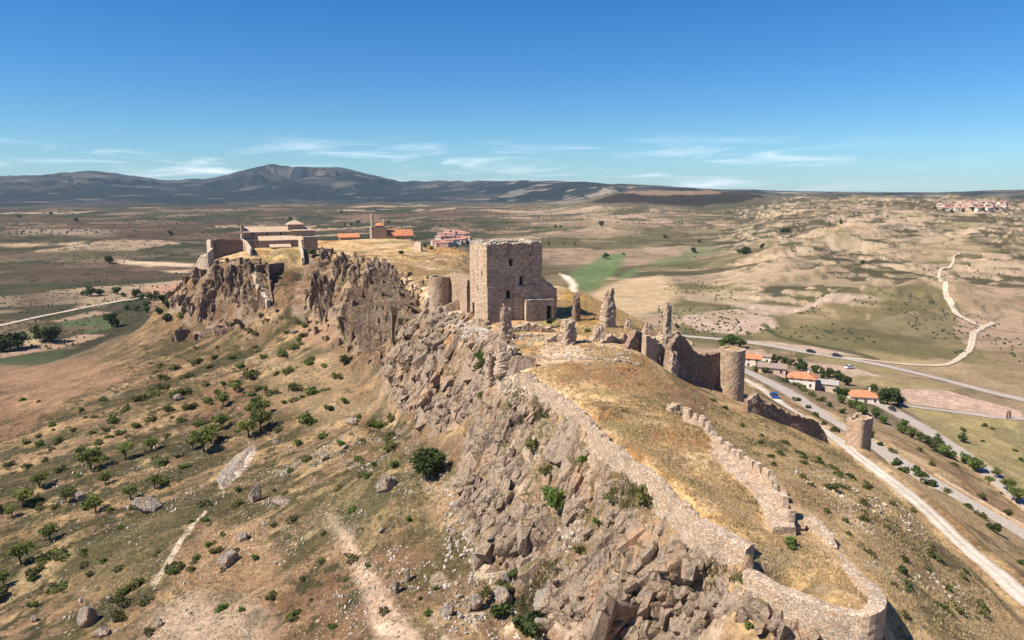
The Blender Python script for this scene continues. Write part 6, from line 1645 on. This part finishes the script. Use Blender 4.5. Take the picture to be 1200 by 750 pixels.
def plant(kind, px, py, hpx, region, wide=1.0, P=None):
    h = hit(px, py) if P is None else P
    k_ = PXM(max(h[1], 20))
    pr = PROTO[kind][int(rng.integers(len(PROTO[kind])))]
    c = copy_tree(pr, KIDS)
    hgt = (hpx / k_ if P is None else hpx) * float(rng.uniform(0.8, 1.2))
    base = 0.97 if kind in ('almond', 'bright', 'dark', 'cypress') else 0.62
    s = hgt / base
    c.location = (h[0], h[1], h[2] - 0.03 * s + (0.9 if region == 'crag plant' and h[0] < 14 else 0)); c.rotation_euler = (0, 0, rng.uniform(0, 6.28)); c.scale = (s * wide, s * wide, s)
    PLANTS.append((c, kind, region, hgt, h)); return c

# almond trees and bushes on the west slope
for px, py, hp in [(106, 551, 27), (147, 538, 24), (178, 529, 19), (153, 585, 26), (182, 573, 19), (112, 600, 25), (47, 572, 22), (27, 594, 24), (25, 661, 34), (58, 634, 30), (4, 686, 22), (293, 445, 13), (276, 460, 15), (261, 476, 16), (259, 504, 24), (239, 530, 28), (248, 520, 24), (291, 512, 26), (306, 504, 30), (298, 490, 22), (123, 568, 18), (310, 485, 18), (226, 527, 20), (14, 606, 20), (78, 588, 18)]:
    plant('almond', px, py, hp, 'west tree', 1.05)
WS = [(274, 380, 5), (292, 388, 6), (297, 393, 7), (252, 420, 6), (226, 427, 6), (255, 408, 4), (329, 417, 9), (343, 408, 9), (295, 441, 12), (308, 457, 9), (276, 454, 11), (261, 466, 10), (346, 457, 12), (369, 462, 11), (340, 437, 9), (396, 442, 8), (324, 439, 7), (218, 443, 8), (241, 452, 6), (204, 433, 9), (186, 430, 7), (190, 444, 8), (213, 462, 9), (409, 423, 13), (349, 379, 6), (357, 380, 5), (212, 371, 12), (229, 409, 6), (234, 424, 6),
      (362, 496, 13), (376, 513, 10), (326, 504, 10), (358, 540, 10), (342, 553, 8), (334, 579, 7), (396, 574, 8), (480, 610, 9), (460, 511, 8), (460, 493, 9), (280, 575, 9), (277, 592, 8), (322, 615, 7), (248, 638, 7), (253, 648, 8), (233, 654, 6), (195, 673, 9), (205, 670, 8), (212, 664, 9), (183, 650, 7), (148, 693, 13), (142, 703, 10), (160, 686, 11), (178, 741, 12), (82, 580, 12), (66, 595, 8), (35, 680, 10), (3, 700, 14), (90, 560, 9), (128, 601, 7), (180, 588, 13), (245, 640, 9), (430, 665, 7), (405, 680, 7), (376, 660, 7), (352, 680, 8), (510, 690, 7), (500, 720, 7), (492, 702, 6), (30, 548, 9), (52, 540, 7), (70, 552, 8), (96, 527, 8), (118, 520, 7), (70, 518, 9), (44, 522, 8), (130, 495, 9), (148, 482, 8), (163, 470, 9), (178, 462, 10), (192, 455, 9), (160, 500, 8), (176, 492, 9), (196, 482, 9), (210, 494, 8), (222, 480, 9), (143, 508, 7), (108, 540, 8), (84, 505, 7), (120, 470, 6), (95, 480, 6), (60, 500, 7), (30, 520, 7), (12, 545, 8), (25, 470, 5), (245, 470, 9), (230, 500, 8), (196, 512, 8), (190, 545, 9), (216, 548, 8), (140, 620, 8), (96, 650, 9), (120, 660, 8), (70, 690, 9), (40, 710, 9), (240, 610, 7), (262, 628, 7), (300, 655, 7), (318, 700, 8), (282, 716, 7), (345, 720, 8), (390, 735, 8), (410, 600, 7), (430, 560, 8), (350, 520, 8), (400, 520, 7), (420, 540, 6), (440, 545, 7), (386, 480, 7), (405, 470, 8), (420, 490, 7), (440, 500, 7), (300, 470, 9), (318, 462, 8), (285, 430, 7), (270, 420, 6), (310, 420, 7), (300, 408, 6), (362, 425, 6), (380, 430, 6), (350, 400, 6)]
for px, py, hp in WS:
    plant('green_shrub' if (px * 7 + py) % 5 == 0 else ('dark_shrub' if (px * 3 + py) % 9 == 0 else 'shrub'), px, py, hp, 'west shrub', 1.0 + 0.25 * ((px * 13) % 5) / 5)
_A0 = [np.array(q[4]) for q in PLANTS]
for _ in range(140):     # seedlings and low bushes cluster round older plants
    q = _A0[int(rng.integers(len(_A0)))][:2] + rng.normal(size=2) * np.array([4.5, 4.5])
    plant(('shrub', 'dry_shrub', 'dry_shrub', 'green_shrub')[int(rng.integers(4))], 0, 0, float(rng.uniform(0.5, 1.9)), 'west shrub', rng.uniform(1.0, 1.6), np.array([q[0], q[1], hz(q[0], q[1])]))
_P = in_px([(850, 490), (1000, 560), (1180, 720), (1060, 720), (960, 600)], 0.0, 93)(35)
for q in _P:
    plant(('shrub', 'shrub', 'dark_shrub')[int(rng.integers(3))], 0, 0, float(rng.uniform(0.4, 1.1)), 'east shrub', rng.uniform(1.0, 1.5), np.array([q[0], q[1], hz(q[0], q[1])]))
# crag and terrace plants
for px, py, hp, kd in [(615, 660, 13, 'green_shrub'), (650, 590, 20, 'green_shrub'), (655, 600, 14, 'green_shrub'), (740, 700, 18, 'green_shrub'), (725, 712, 12, 'green_shrub'), (680, 548, 12, 'green_shrub'), (622, 530, 16, 'shrub'), (672, 722, 10, 'shrub'), (680, 655, 13, 'shrub'), (762, 590, 26, 'shrub'), (830, 662, 10, 'green_shrub'), (880, 735, 12, 'green_shrub'), (625, 748, 30, 'dark_shrub'), (608, 742, 22, 'dark_shrub'), (592, 700, 16, 'shrub'), (583, 725, 18, 'dark_shrub'), (572, 705, 14, 'shrub'), (600, 680, 12, 'green_shrub'), (870, 683, 8, 'green_shrub'), (927, 642, 14, 'green_shrub'), (562, 470, 9, 'green_shrub'), (565, 435, 16, 'shrub'), (560, 425, 10, 'green_shrub'), (502, 330, 6, 'green_shrub'), (470, 300, 6, 'dark_shrub'), (366, 300, 10, 'dark_shrub'), (645, 384, 10, 'dark_shrub'), (700, 390, 7, 'green_shrub'), (690, 389, 6, 'shrub'), (812, 432, 14, 'shrub'), (808, 440, 10, 'shrub'), (715, 590, 12, 'shrub'), (700, 620, 10, 'green_shrub'), (735, 645, 12, 'shrub'), (790, 700, 10, 'shrub'), (640, 560, 9, 'shrub')]:
    plant(kd, px, py, hp, 'crag plant')
# the big round bush
bb = shrub_proto(99, M['leaf_dark'], 2600, 0.035, 1.15, 'round_bush'); h = hit(508, 556); k_ = PXM(h[1])
bb.location = (h[0], h[1], h[2] - 0.1); s_ = 44 / k_ / 0.78; bb.scale = (s_ * 0.95, s_ * 0.95, s_); tag(bb, 'large round dense green bush alone below the crag', 'bush')
# trees along the roads and round the houses
for px, py, hp, kd in [(1067, 513, 16, 'bright'), (1058, 508, 14, 'bright'), (1089, 524, 16, 'dark'), (1106, 535, 16, 'bright'), (1131, 543, 18, 'bright'), (1143, 553, 18, 'bright'), (1137, 547, 15, 'bright'), (1159, 568, 15, 'almond'), (1168, 560, 15, 'almond'), (1181, 575, 17, 'almond'), (1192, 590, 20, 'almond'), (1099, 520, 13, 'dark'), (1034, 496, 15, 'bright'), (1026, 490, 14, 'bright'), (1012, 486, 14, 'bright'), (1005, 482, 13, 'bright'), (996, 477, 11, 'bright'), (985, 472, 11, 'bright'), (1040, 473, 20, 'dark'), (1052, 475, 19, 'dark'), (1046, 468, 16, 'dark'), (1030, 468, 12, 'dark'),
                       (941, 433, 12, 'dark'), (952, 452, 16, 'dark'), (962, 437, 12, 'cypress'), (972, 442, 13, 'dark'), (983, 446, 13, 'dark'), (993, 452, 12, 'dark'), (964, 444, 15, 'cypress'), (955, 437, 11, 'dark'), (892, 433, 12, 'bright'), (886, 436, 9, 'bright'), (898, 421, 8, 'dark'), (905, 422, 8, 'dark'), (912, 424, 9, 'dark'), (919, 426, 9, 'dark'), (926, 428, 9, 'dark'), (848, 408, 16, 'bright'), (858, 408, 18, 'bright'), (868, 408, 14, 'bright'), (1128, 518, 14, 'dark'), (1015, 462, 9, 'dark'), (932, 430, 8, 'dark'), (937, 434, 8, 'dark'), (919, 441, 11, 'dark'), (925, 443, 10, 'dark'), (913, 440, 8, 'bright'), (896, 437, 9, 'dark'), (981, 463, 11, 'dark'), (989, 465, 10, 'dark'), (903, 430, 8, 'dark'), (1022, 462, 12, 'dark'), (1060, 500, 12, 'bright'), (1078, 517, 13, 'bright'), (1096, 529, 13, 'dark'), (1116, 538, 14, 'bright')]:
    Y = None
    plant(kd, px, py, hp, 'road tree', 1.15, at(px, py, 300) * [1, 1, 0] + [0, 0, 0] if False else None)
for px, py, hp, kd in [(1056, 552, 13, 'dark_shrub'), (1050, 545, 10, 'dark_shrub'), (1089, 569, 14, 'dark_shrub'), (1082, 558, 12, 'dark_shrub'), (1075, 552, 9, 'dark_shrub'), (1135, 595, 9, 'dark_shrub'), (1163, 622, 13, 'dark_shrub'), (1150, 606, 9, 'shrub'), (1062, 659, 11, 'dark_shrub'), (1064, 694, 9, 'dark_shrub'), (1194, 660, 9, 'green_shrub'), (1148, 582, 8, 'shrub'), (1178, 603, 8, 'shrub'), (1108, 577, 8, 'shrub'), (972, 476, 8, 'dark_shrub'), (962, 470, 8, 'shrub'), (950, 464, 7, 'shrub'), (942, 458, 7, 'shrub'), (931, 452, 6, 'shrub'), (920, 447, 6, 'dark_shrub'), (938, 455, 7, 'dark_shrub'), (987, 484, 9, 'dark_shrub'), (1000, 492, 9, 'shrub'), (1045, 530, 8, 'shrub'), (1030, 522, 8, 'dark_shrub'), (1020, 512, 9, 'dark_shrub'), (946, 478, 7, 'dark_shrub'), (934, 470, 7, 'dark_shrub'), (955, 487, 7, 'shrub'), (967, 498, 8, 'dark_shrub'), (977, 505, 8, 'dark_shrub'), (1118, 545, 7, 'shrub'), (1092, 545, 8, 'shrub'), (1076, 528, 7, 'shrub'), (1129, 505, 5, 'dark_shrub'), (1155, 500, 5, 'dark_shrub'), (1152, 518, 4, 'dark_shrub'), (1196, 540, 5, 'dark_shrub'), (1163, 503, 4, 'shrub'), (1190, 529, 4, 'shrub'),
                       (870, 500, 7, 'shrub'), (890, 520, 7, 'shrub'), (905, 545, 7, 'shrub'), (940, 560, 8, 'shrub'), (985, 560, 8, 'green_shrub'), (1010, 590, 8, 'shrub'), (1040, 620, 9, 'shrub'), (990, 610, 8, 'shrub'), (1090, 650, 9, 'shrub'), (1110, 690, 9, 'shrub'), (1060, 720, 9, 'shrub'), (1150, 720, 10, 'shrub'), (960, 540, 7, 'green_shrub'), (920, 520, 7, 'shrub'), (848, 478, 6, 'dark_shrub'), (836, 470, 6, 'shrub'), (1130, 670, 9, 'shrub'), (1020, 650, 9, 'shrub'), (1070, 600, 8, 'shrub')]:
    plant(kd, px, py, hp, 'east shrub')
# valley trees, left and right
for px, py, hp, kd in [(3, 412, 24, 'dark'), (12, 411, 26, 'dark'), (21, 408, 22, 'dark'), (60, 401, 26, 'dark'), (52, 400, 18, 'dark'), (131, 383, 17, 'dark'), (107, 347, 13, 'dark'), (118, 346, 9, 'dark'), (97, 346, 8, 'dark'), (138, 345, 9, 'dark'), (159, 348, 12, 'dark'), (178, 352, 12, 'dark'), (190, 353, 12, 'dark'), (166, 351, 8, 'dark'), (145, 348, 7, 'dark'), (129, 309, 9, 'dark'), (195, 376, 10, 'dark'), (172, 360, 8, 'dark'), (148, 363, 8, 'dark'), (160, 364, 9, 'dark'), (173, 366, 9, 'dark'), (186, 367, 9, 'dark'), (196, 360, 10, 'dark'),
                       (710, 303, 7, 'dark'), (731, 299, 4, 'dark'), (813, 296, 8, 'dark'), (819, 284, 4, 'dark'), (704, 265, 7, 'dark'), (643, 287, 6, 'cypress'), (661, 287, 6, 'cypress'), (674, 287, 6, 'cypress'), (651, 267, 4, 'dark'), (657, 267, 4, 'dark'), (872, 297, 9, 'dark'), (866, 297, 7, 'dark'), (876, 296, 8, 'dark'), (893, 291, 6, 'dark'), (780, 279, 5, 'dark'), (1010, 309, 5, 'dark'), (985, 262, 8, 'cypress'), (972, 264, 7, 'cypress'), (922, 272, 7, 'dark'), (916, 272, 6, 'dark'), (865, 379, 5, 'dark'), (793, 384, 5, 'dark'), (400, 250, 4, 'dark'), (340, 258, 5, 'dark'), (455, 262, 4, 'dark'), (200, 275, 5, 'dark'), (90, 260, 5, 'dark'), (22, 255, 5, 'dark'), (60, 252, 4, 'dark'), (1105, 247, 4, 'dark'), (1128, 248, 4, 'dark'), (1140, 247, 5, 'dark'), (1152, 247, 4, 'dark'), (1168, 246, 4, 'dark'), (1095, 245, 4, 'dark'), (1115, 249, 4, 'dark'), (505, 293, 6, 'dark'), (498, 290, 5, 'dark'), (548, 286, 5, 'dark'), (535, 290, 4, 'dark'), (420, 262, 4, 'dark'), (412, 264, 5, 'dark'), (404, 265, 5, 'dark')]:
    plant(kd, px, py, hp, 'valley tree', 1.25 if kd == 'dark' else 1.0)
for k_ in PROTO:          # the first of each kind goes where one more of it grows
    for e in PROTO[k_]:
        for ch in KIDS[e.name]: bpy.data.objects.remove(ch)
        bpy.data.objects.remove(e)

# labels: kind and size, the side of a findable landmark, and how far out from it
MARKS = {
    'west': [('pale upright boulder', 297, 583), ('broad grey boulder', 167, 595), ('bare bedrock slab', 278, 548), ('large round bush', 508, 538), ('pointed triangular boulder', 560, 660), ('split grey and white boulder', 100, 728), ('gully wall', 325, 325), ('brown mound under the cliff', 385, 385), ('pair of pale boulders', 470, 686), ('church crag', 225, 365)],
    'crag': [('square-ended wall block', 850, 635), ('pointed triangular boulder', 560, 660), ('largest grey rockfall block', 640, 715), ('flat buttress face', 577, 420), ('castle keep', 600, 340), ('slender column', 780, 365), ('church', 325, 275), ('rounded bastion', 1000, 715), ('rampart bend', 700, 505)],
    'east': [('cream house', 940, 440), ('orange-roofed bungalow', 1011, 460), ('lone track tower', 1006, 507), ('round grass-topped tower', 856, 437), ('rusty sculpture slabs', 1181, 486), ('blue car', 907, 465), ('rounded bastion', 1000, 715), ('merlon wall gap', 935, 612), ('dark jagged wall', 920, 490), ('small orange roof', 882, 420)],
    'valley': [('church', 325, 275), ('castle keep', 600, 335), ('hill town', 1140, 243), ('dirt track bend', 1155, 384), ('village roofs', 528, 282), ('ploughed fields', 70, 400), ('flat-topped hill', 775, 240)],
}
RG = {'west tree': 'west', 'west shrub': 'west', 'crag plant': 'crag', 'road tree': 'east', 'east shrub': 'east', 'valley tree': 'valley'}
WORD = {'almond': ('olive-green', 'almond tree'), 'bright': ('fresh green', 'roundish tree'), 'dark': ('dark green', 'broad tree'), 'cypress': ('dark narrow', 'cypress'), 'shrub': ('olive', 'shrub'), 'green_shrub': ('bright green', 'shrub'), 'dark_shrub': ('dark', 'shrub'), 'dry_shrub': ('dry straw-green', 'shrub')}
NAMES = {'almond': 'almond_tree', 'bright': 'roadside_tree', 'dark': 'broad_tree', 'cypress': 'cypress_tree', 'shrub': 'shrub', 'green_shrub': 'shrub', 'dark_shrub': 'shrub', 'dry_shrub': 'shrub'}
GRP = {'west tree': 'almond trees on the west slope', 'west shrub': 'shrubs dotted over the west slope', 'crag plant': 'plants growing on the crag and terrace', 'road tree': 'trees along the roads and houses', 'east shrub': 'shrubs of the east slope and roads', 'valley tree': 'trees out in the valley'}
buck = {}
for c, kind, region, hgt, h in PLANTS:
    x, y = proj(h)
    best = min(MARKS[RG[region]], key=lambda m_: math.hypot((x - m_[1]), (y - m_[2]) * 1.3))
    dx, dy = x - best[1], y - best[2]
    side = ('right of' if dx > 0 else 'left of') if abs(dx) > abs(dy) * 1.1 else ('below' if dy > 0 else 'beyond')
    buck.setdefault((WORD[kind][0] + ' ' + WORD[kind][1], side, best[0]), []).append((math.hypot(dx, dy), c, kind, region, hgt))
for (nm_, side, mk), L in buck.items():
    L.sort(key=lambda q: q[0])
    for i, (d_, c, kind, region, hgt) in enumerate(L):
        c.name = NAMES[kind]
        nth = '' if len(L) == 1 else (', nearest to it' if i == 0 else f', {ORD[i]} out from it')
        tag(c, f'{nm_} {side} the {mk}{nth}', 'tree' if 'tree' in NAMES[kind] else 'shrub', GRP[region])

# dry grass: countless tufts on terrace and slopes
def tufts(fn, n, h0, h1, blades=5, spread=0.16):
    P = fn(n); z = hzv(P[:, 0], P[:, 1]); n = len(P)
    P = np.repeat(np.column_stack([P, z - 0.03]), blades, 0); m_ = len(P)
    base = P + np.column_stack([rng.normal(size=(m_, 2)) * spread, np.zeros(m_)])
    H = rng.uniform(h0, h1, m_); lean = rng.normal(size=(m_, 2)) * 0.35 * H[:, None]
    an = rng.uniform(0, 6.28, m_); wv = np.column_stack([np.cos(an), np.sin(an), np.zeros(m_)]) * (0.03 + 0.09 * H[:, None])
    tip = base + np.column_stack([lean, H])
    V = np.stack([base - wv, base + wv, tip], 1).reshape(-1, 3)
    col = np.repeat(np.repeat(rng.random(n), blades) * 0.7 + rng.random(m_) * 0.3, 3)
    return V, col
def grass_obj(name, specs, m, label):
    GV, Gc = zip(*[tufts(*s) for s in specs]); GV = np.concatenate(GV); Gc = np.concatenate(Gc)
    o = link_mesh(name, GV, np.arange(len(GV), dtype=np.int32).reshape(-1, 3), m, None, False, None, np.stack([Gc] * 3, 1)); tag(o, label, name.replace('_', ' '), None, 'stuff')
TERR = [(612, 440), (700, 405), (770, 430), (790, 480), (905, 615), (985, 655), (1016, 690), (1018, 706), (1000, 712), (960, 702), (885, 655), (830, 605), (740, 530), (680, 475)]
ESL = [(800, 450), (880, 490), (1000, 540), (1100, 630), (1190, 720), (1150, 760), (1045, 740), (1000, 660), (950, 600), (870, 530)]
WSL = [(300, 480), (470, 500), (540, 560), (560, 640), (600, 745), (300, 760), (100, 760), (60, 700), (200, 560)]
grass_obj('dry_grass', [(in_px(TERR, -0.35, 71), 9000, 0.08, 0.38), (in_px(ESL, -0.35, 72), 11000, 0.07, 0.32), (in_px(WSL, -0.3, 73), 9000, 0.08, 0.32), (in_px([(380, 298), (450, 300), (545, 300), (550, 320), (530, 345), (500, 345), (455, 316)], -0.3, 76), 9000, 0.15, 0.5), (in_px([(655, 345), (690, 347), (745, 375), (790, 400), (700, 400), (650, 385)], -0.2, 74), 3500, 0.2, 0.6), (in_px(ROCKP and [(540, 480), (600, 440), (690, 520), (820, 640), (880, 690), (700, 740), (620, 740), (560, 640)], 0.12, 75), 2500, 0.15, 0.5)], M['straw'], 'dry straw-coloured grass tufts over the terrace and slopes')
grass_obj('low_scrub', [(in_px(WSL, -0.05, 83), 7000, 0.08, 0.3, 7, 0.22), (in_px(ESL, 0.16, 84), 2500, 0.08, 0.3, 7, 0.22), (in_px([(0, 520), (150, 430), (300, 400), (400, 450), (300, 480), (200, 560), (60, 700), (0, 740)], -0.1, 85), 5000, 0.12, 0.5, 7, 0.35), (in_px(TERR, 0.26, 86), 600, 0.1, 0.35, 7, 0.2), (in_px([(540, 480), (600, 440), (690, 520), (820, 640), (880, 690), (700, 740), (620, 740), (560, 640)], 0.2, 87), 2500, 0.15, 0.6, 7, 0.25)], M['leaf_thyme'], 'low olive green scrub and thyme tufts between the stones')
# far scrub dots over plain and badlands
fv, ff, fc_, nb = [], [], [], 0
nn = 0
oct_v = np.array([(1, 0, 0), (0.3, 0.95, 0), (-0.8, 0.6, 0), (-0.8, -0.6, 0), (0.3, -0.95, 0), (0.45, 0, .75), (-.35, .35, .8), (-.35, -.35, .75)])
oct_f = np.array([(0, 1, 5), (1, 2, 6), (2, 3, 6), (3, 4, 7), (4, 0, 5), (1, 6, 5), (3, 7, 6), (4, 5, 7), (5, 6, 7)], np.int32)
while nn < 9000:
    a_ = rng.uniform(-0.66, 0.66); r = 480 * (3800 / 480) ** rng.random()
    x, y = r * math.sin(a_), r * math.cos(a_)
    left = a_ < 0.0
    dn = fbm(np.array([x / 170]), np.array([y / 120]), 4, 66)[0] + 0.5 * fbm(np.array([x / 35]), np.array([y / 35]), 2, 68)[0]
    if dn < (0.02 if left else 0.2): continue
    if 0.02 < a_ < 0.2 and r < 1200: continue
    z = hz(x, y); s = rng.uniform(0.6, 1.7) * (1.7 if r > 1500 else 1.0 if r > 800 else 0.8)
    q = oct_v * np.array([s, s, s * 1.2]) * rng.uniform(0.7, 1.3, (8, 1))
    fv.append(q + (x, y, z - 0.2)); ff.append(oct_f + nb); fc_.append(np.full(8, rng.random())); nb += 8; nn += 1
o = link_mesh('valley_scrub', np.concatenate(fv), np.concatenate(ff), M['leaf_scrub'], None, False, None, np.stack([np.concatenate(fc_)] * 3, 1)); tag(o, 'dark scrub bushes dotted over the distant plain and badlands', 'scrub', None, 'stuff')
# ------------------------------------------------------------------ light and sky
SUN_AZ, SUN_EL = math.radians(68), math.radians(50)      # azimuth: from "towards the viewer" round to the left
sdir = Vector((-math.sin(SUN_AZ) * math.cos(SUN_EL), -math.cos(SUN_AZ) * math.cos(SUN_EL), math.sin(SUN_EL)))
sl = bpy.data.lights.new('sun', 'SUN'); so = bpy.data.objects.new('sun', sl); COL.objects.link(so)
sl.energy = 5.0; sl.angle = math.radians(0.5); sl.color = (1.0, 0.925, 0.81)
so.rotation_euler = (-sdir).to_track_quat('-Z', 'Y').to_euler()
so.location = (0, 0, 600)
w = bpy.data.worlds.new('World'); scene.world = w; w.use_nodes = True
nt = w.node_tree
bg = nt.nodes['Background']; bg.inputs['Strength'].default_value = 0.07
sky = N(nt, 'ShaderNodeTexSky', sky_type='NISHITA')
sky.sun_disc = False
sky.sun_elevation = SUN_EL
sky.sun_rotation = math.atan2(sdir.x, sdir.y)
sky.altitude = 1000; sky.air_density = 1.0; sky.dust_density = 0.0; sky.ozone_density = 2.0
tc = N(nt, 'ShaderNodeTexCoord')
sx = N(nt, 'ShaderNodeSeparateXYZ'); nt.links.new(tc.outputs['Generated'], sx.inputs[0])
def mth(op, a, b=None, c=None):
    n = N(nt, 'ShaderNodeMath', op=op)
    for i, v in enumerate((a, b, c)):
        if v is None: continue
        if hasattr(v, 'is_linked'): nt.links.new(v, n.inputs[i])
        else: n.inputs[i].default_value = v
    return n.outputs[0]
azn = mth('ARCTAN2', sx.outputs[0], sx.outputs[1])
cv = N(nt, 'ShaderNodeCombineXYZ')
nt.links.new(mth('MULTIPLY', azn, 5.0), cv.inputs[0])
nt.links.new(mth('ADD', mth('MULTIPLY', sx.outputs[2], 42.0), mth('MULTIPLY', azn, -1.0)), cv.inputs[1])
cn = N(nt, 'ShaderNodeTexNoise', ins={'Scale': 1.25, 'Detail': 9.0, 'Roughness': 0.58, 'Distortion': 0.6})
nt.links.new(cv.outputs[0], cn.inputs['Vector'])
def rng_(v, a, b, c=0.0, d=1.0, smooth=True):
    n = N(nt, 'ShaderNodeMapRange', ins={'From Min': a, 'From Max': b, 'To Min': c, 'To Max': d})
    if smooth: n.interpolation_type = 'SMOOTHSTEP'
    nt.links.new(v, n.inputs['Value']); return n.outputs[0]
band = mth('MULTIPLY', rng_(sx.outputs[2], -0.01, 0.012), rng_(sx.outputs[2], 0.075, 0.03))
cl = mth('MULTIPLY', rng_(cn.outputs['Fac'], 0.46, 0.74), band)
cl = mth('MULTIPLY', cl, rng_(azn, 0.52, 0.30, 0.1, 1.0))
hue = N(nt, 'ShaderNodeHueSaturation', ins={'Saturation': 1.25, 'Value': 1.0}); nt.links.new(sky.outputs[0], hue.inputs['Color'])
tcol = mix(nt, rng_(sx.outputs[2], 0.0, 0.30), (0.52, 0.80, 1.03), (0.32, 0.76, 1.10))
tint = mix(nt, 1.0, hue.outputs[0], tcol, 'MULTIPLY')
cc = mix(nt, mth('MULTIPLY', cl, 0.85), tint, (11.5, 12.0, 12.4))
nt.links.new(cc, bg.inputs['Color'])
scene.view_settings.view_transform = 'Standard'
scene.view_settings.look = 'None'
scene.view_settings.exposure = 0.7
scene.view_settings.gamma = 1.0
scene.view_settings.use_curve_mapping = False
scene.cycles.max_bounces = 6
scene.cycles.diffuse_bounces = 3

# air over the country
hb_ = bpy.data.meshes.new('haze'); bmh = bmesh.new(); bmesh.ops.create_cube(bmh, size=1.0); bmh.to_mesh(hb_); bmh.free()
hz_o = bpy.data.objects.new('haze', hb_); COL.objects.link(hz_o)
hz_o.scale = (29000, 29000, 0); zlo, zhi = float(GP[:, 2].min()) - 1.0, float(GP[:, 2].max()) + 15.0
hz_o.location = (0, 0, (zlo + zhi) / 2); hz_o.scale = (29000, 29000, zhi - zlo)
mh = bpy.data.materials.new('haze_air'); mh.use_nodes = True
for n_ in list(mh.node_tree.nodes):
    if n_.type == 'BSDF_PRINCIPLED': mh.node_tree.nodes.remove(n_)
pv_ = N(mh.node_tree, 'ShaderNodeVolumePrincipled', ins={'Density': 0.000034, 'Anisotropy': 0.0})
pv_.inputs['Color'].default_value = (0.55, 0.75, 1.0, 1)
mh.node_tree.links.new(pv_.outputs[0], mh.node_tree.nodes['Material Output'].inputs['Volume'])
hb_.materials.append(mh); tag(hz_o, 'thin blue haze of the air over the whole valley', 'haze', None, 'stuff')
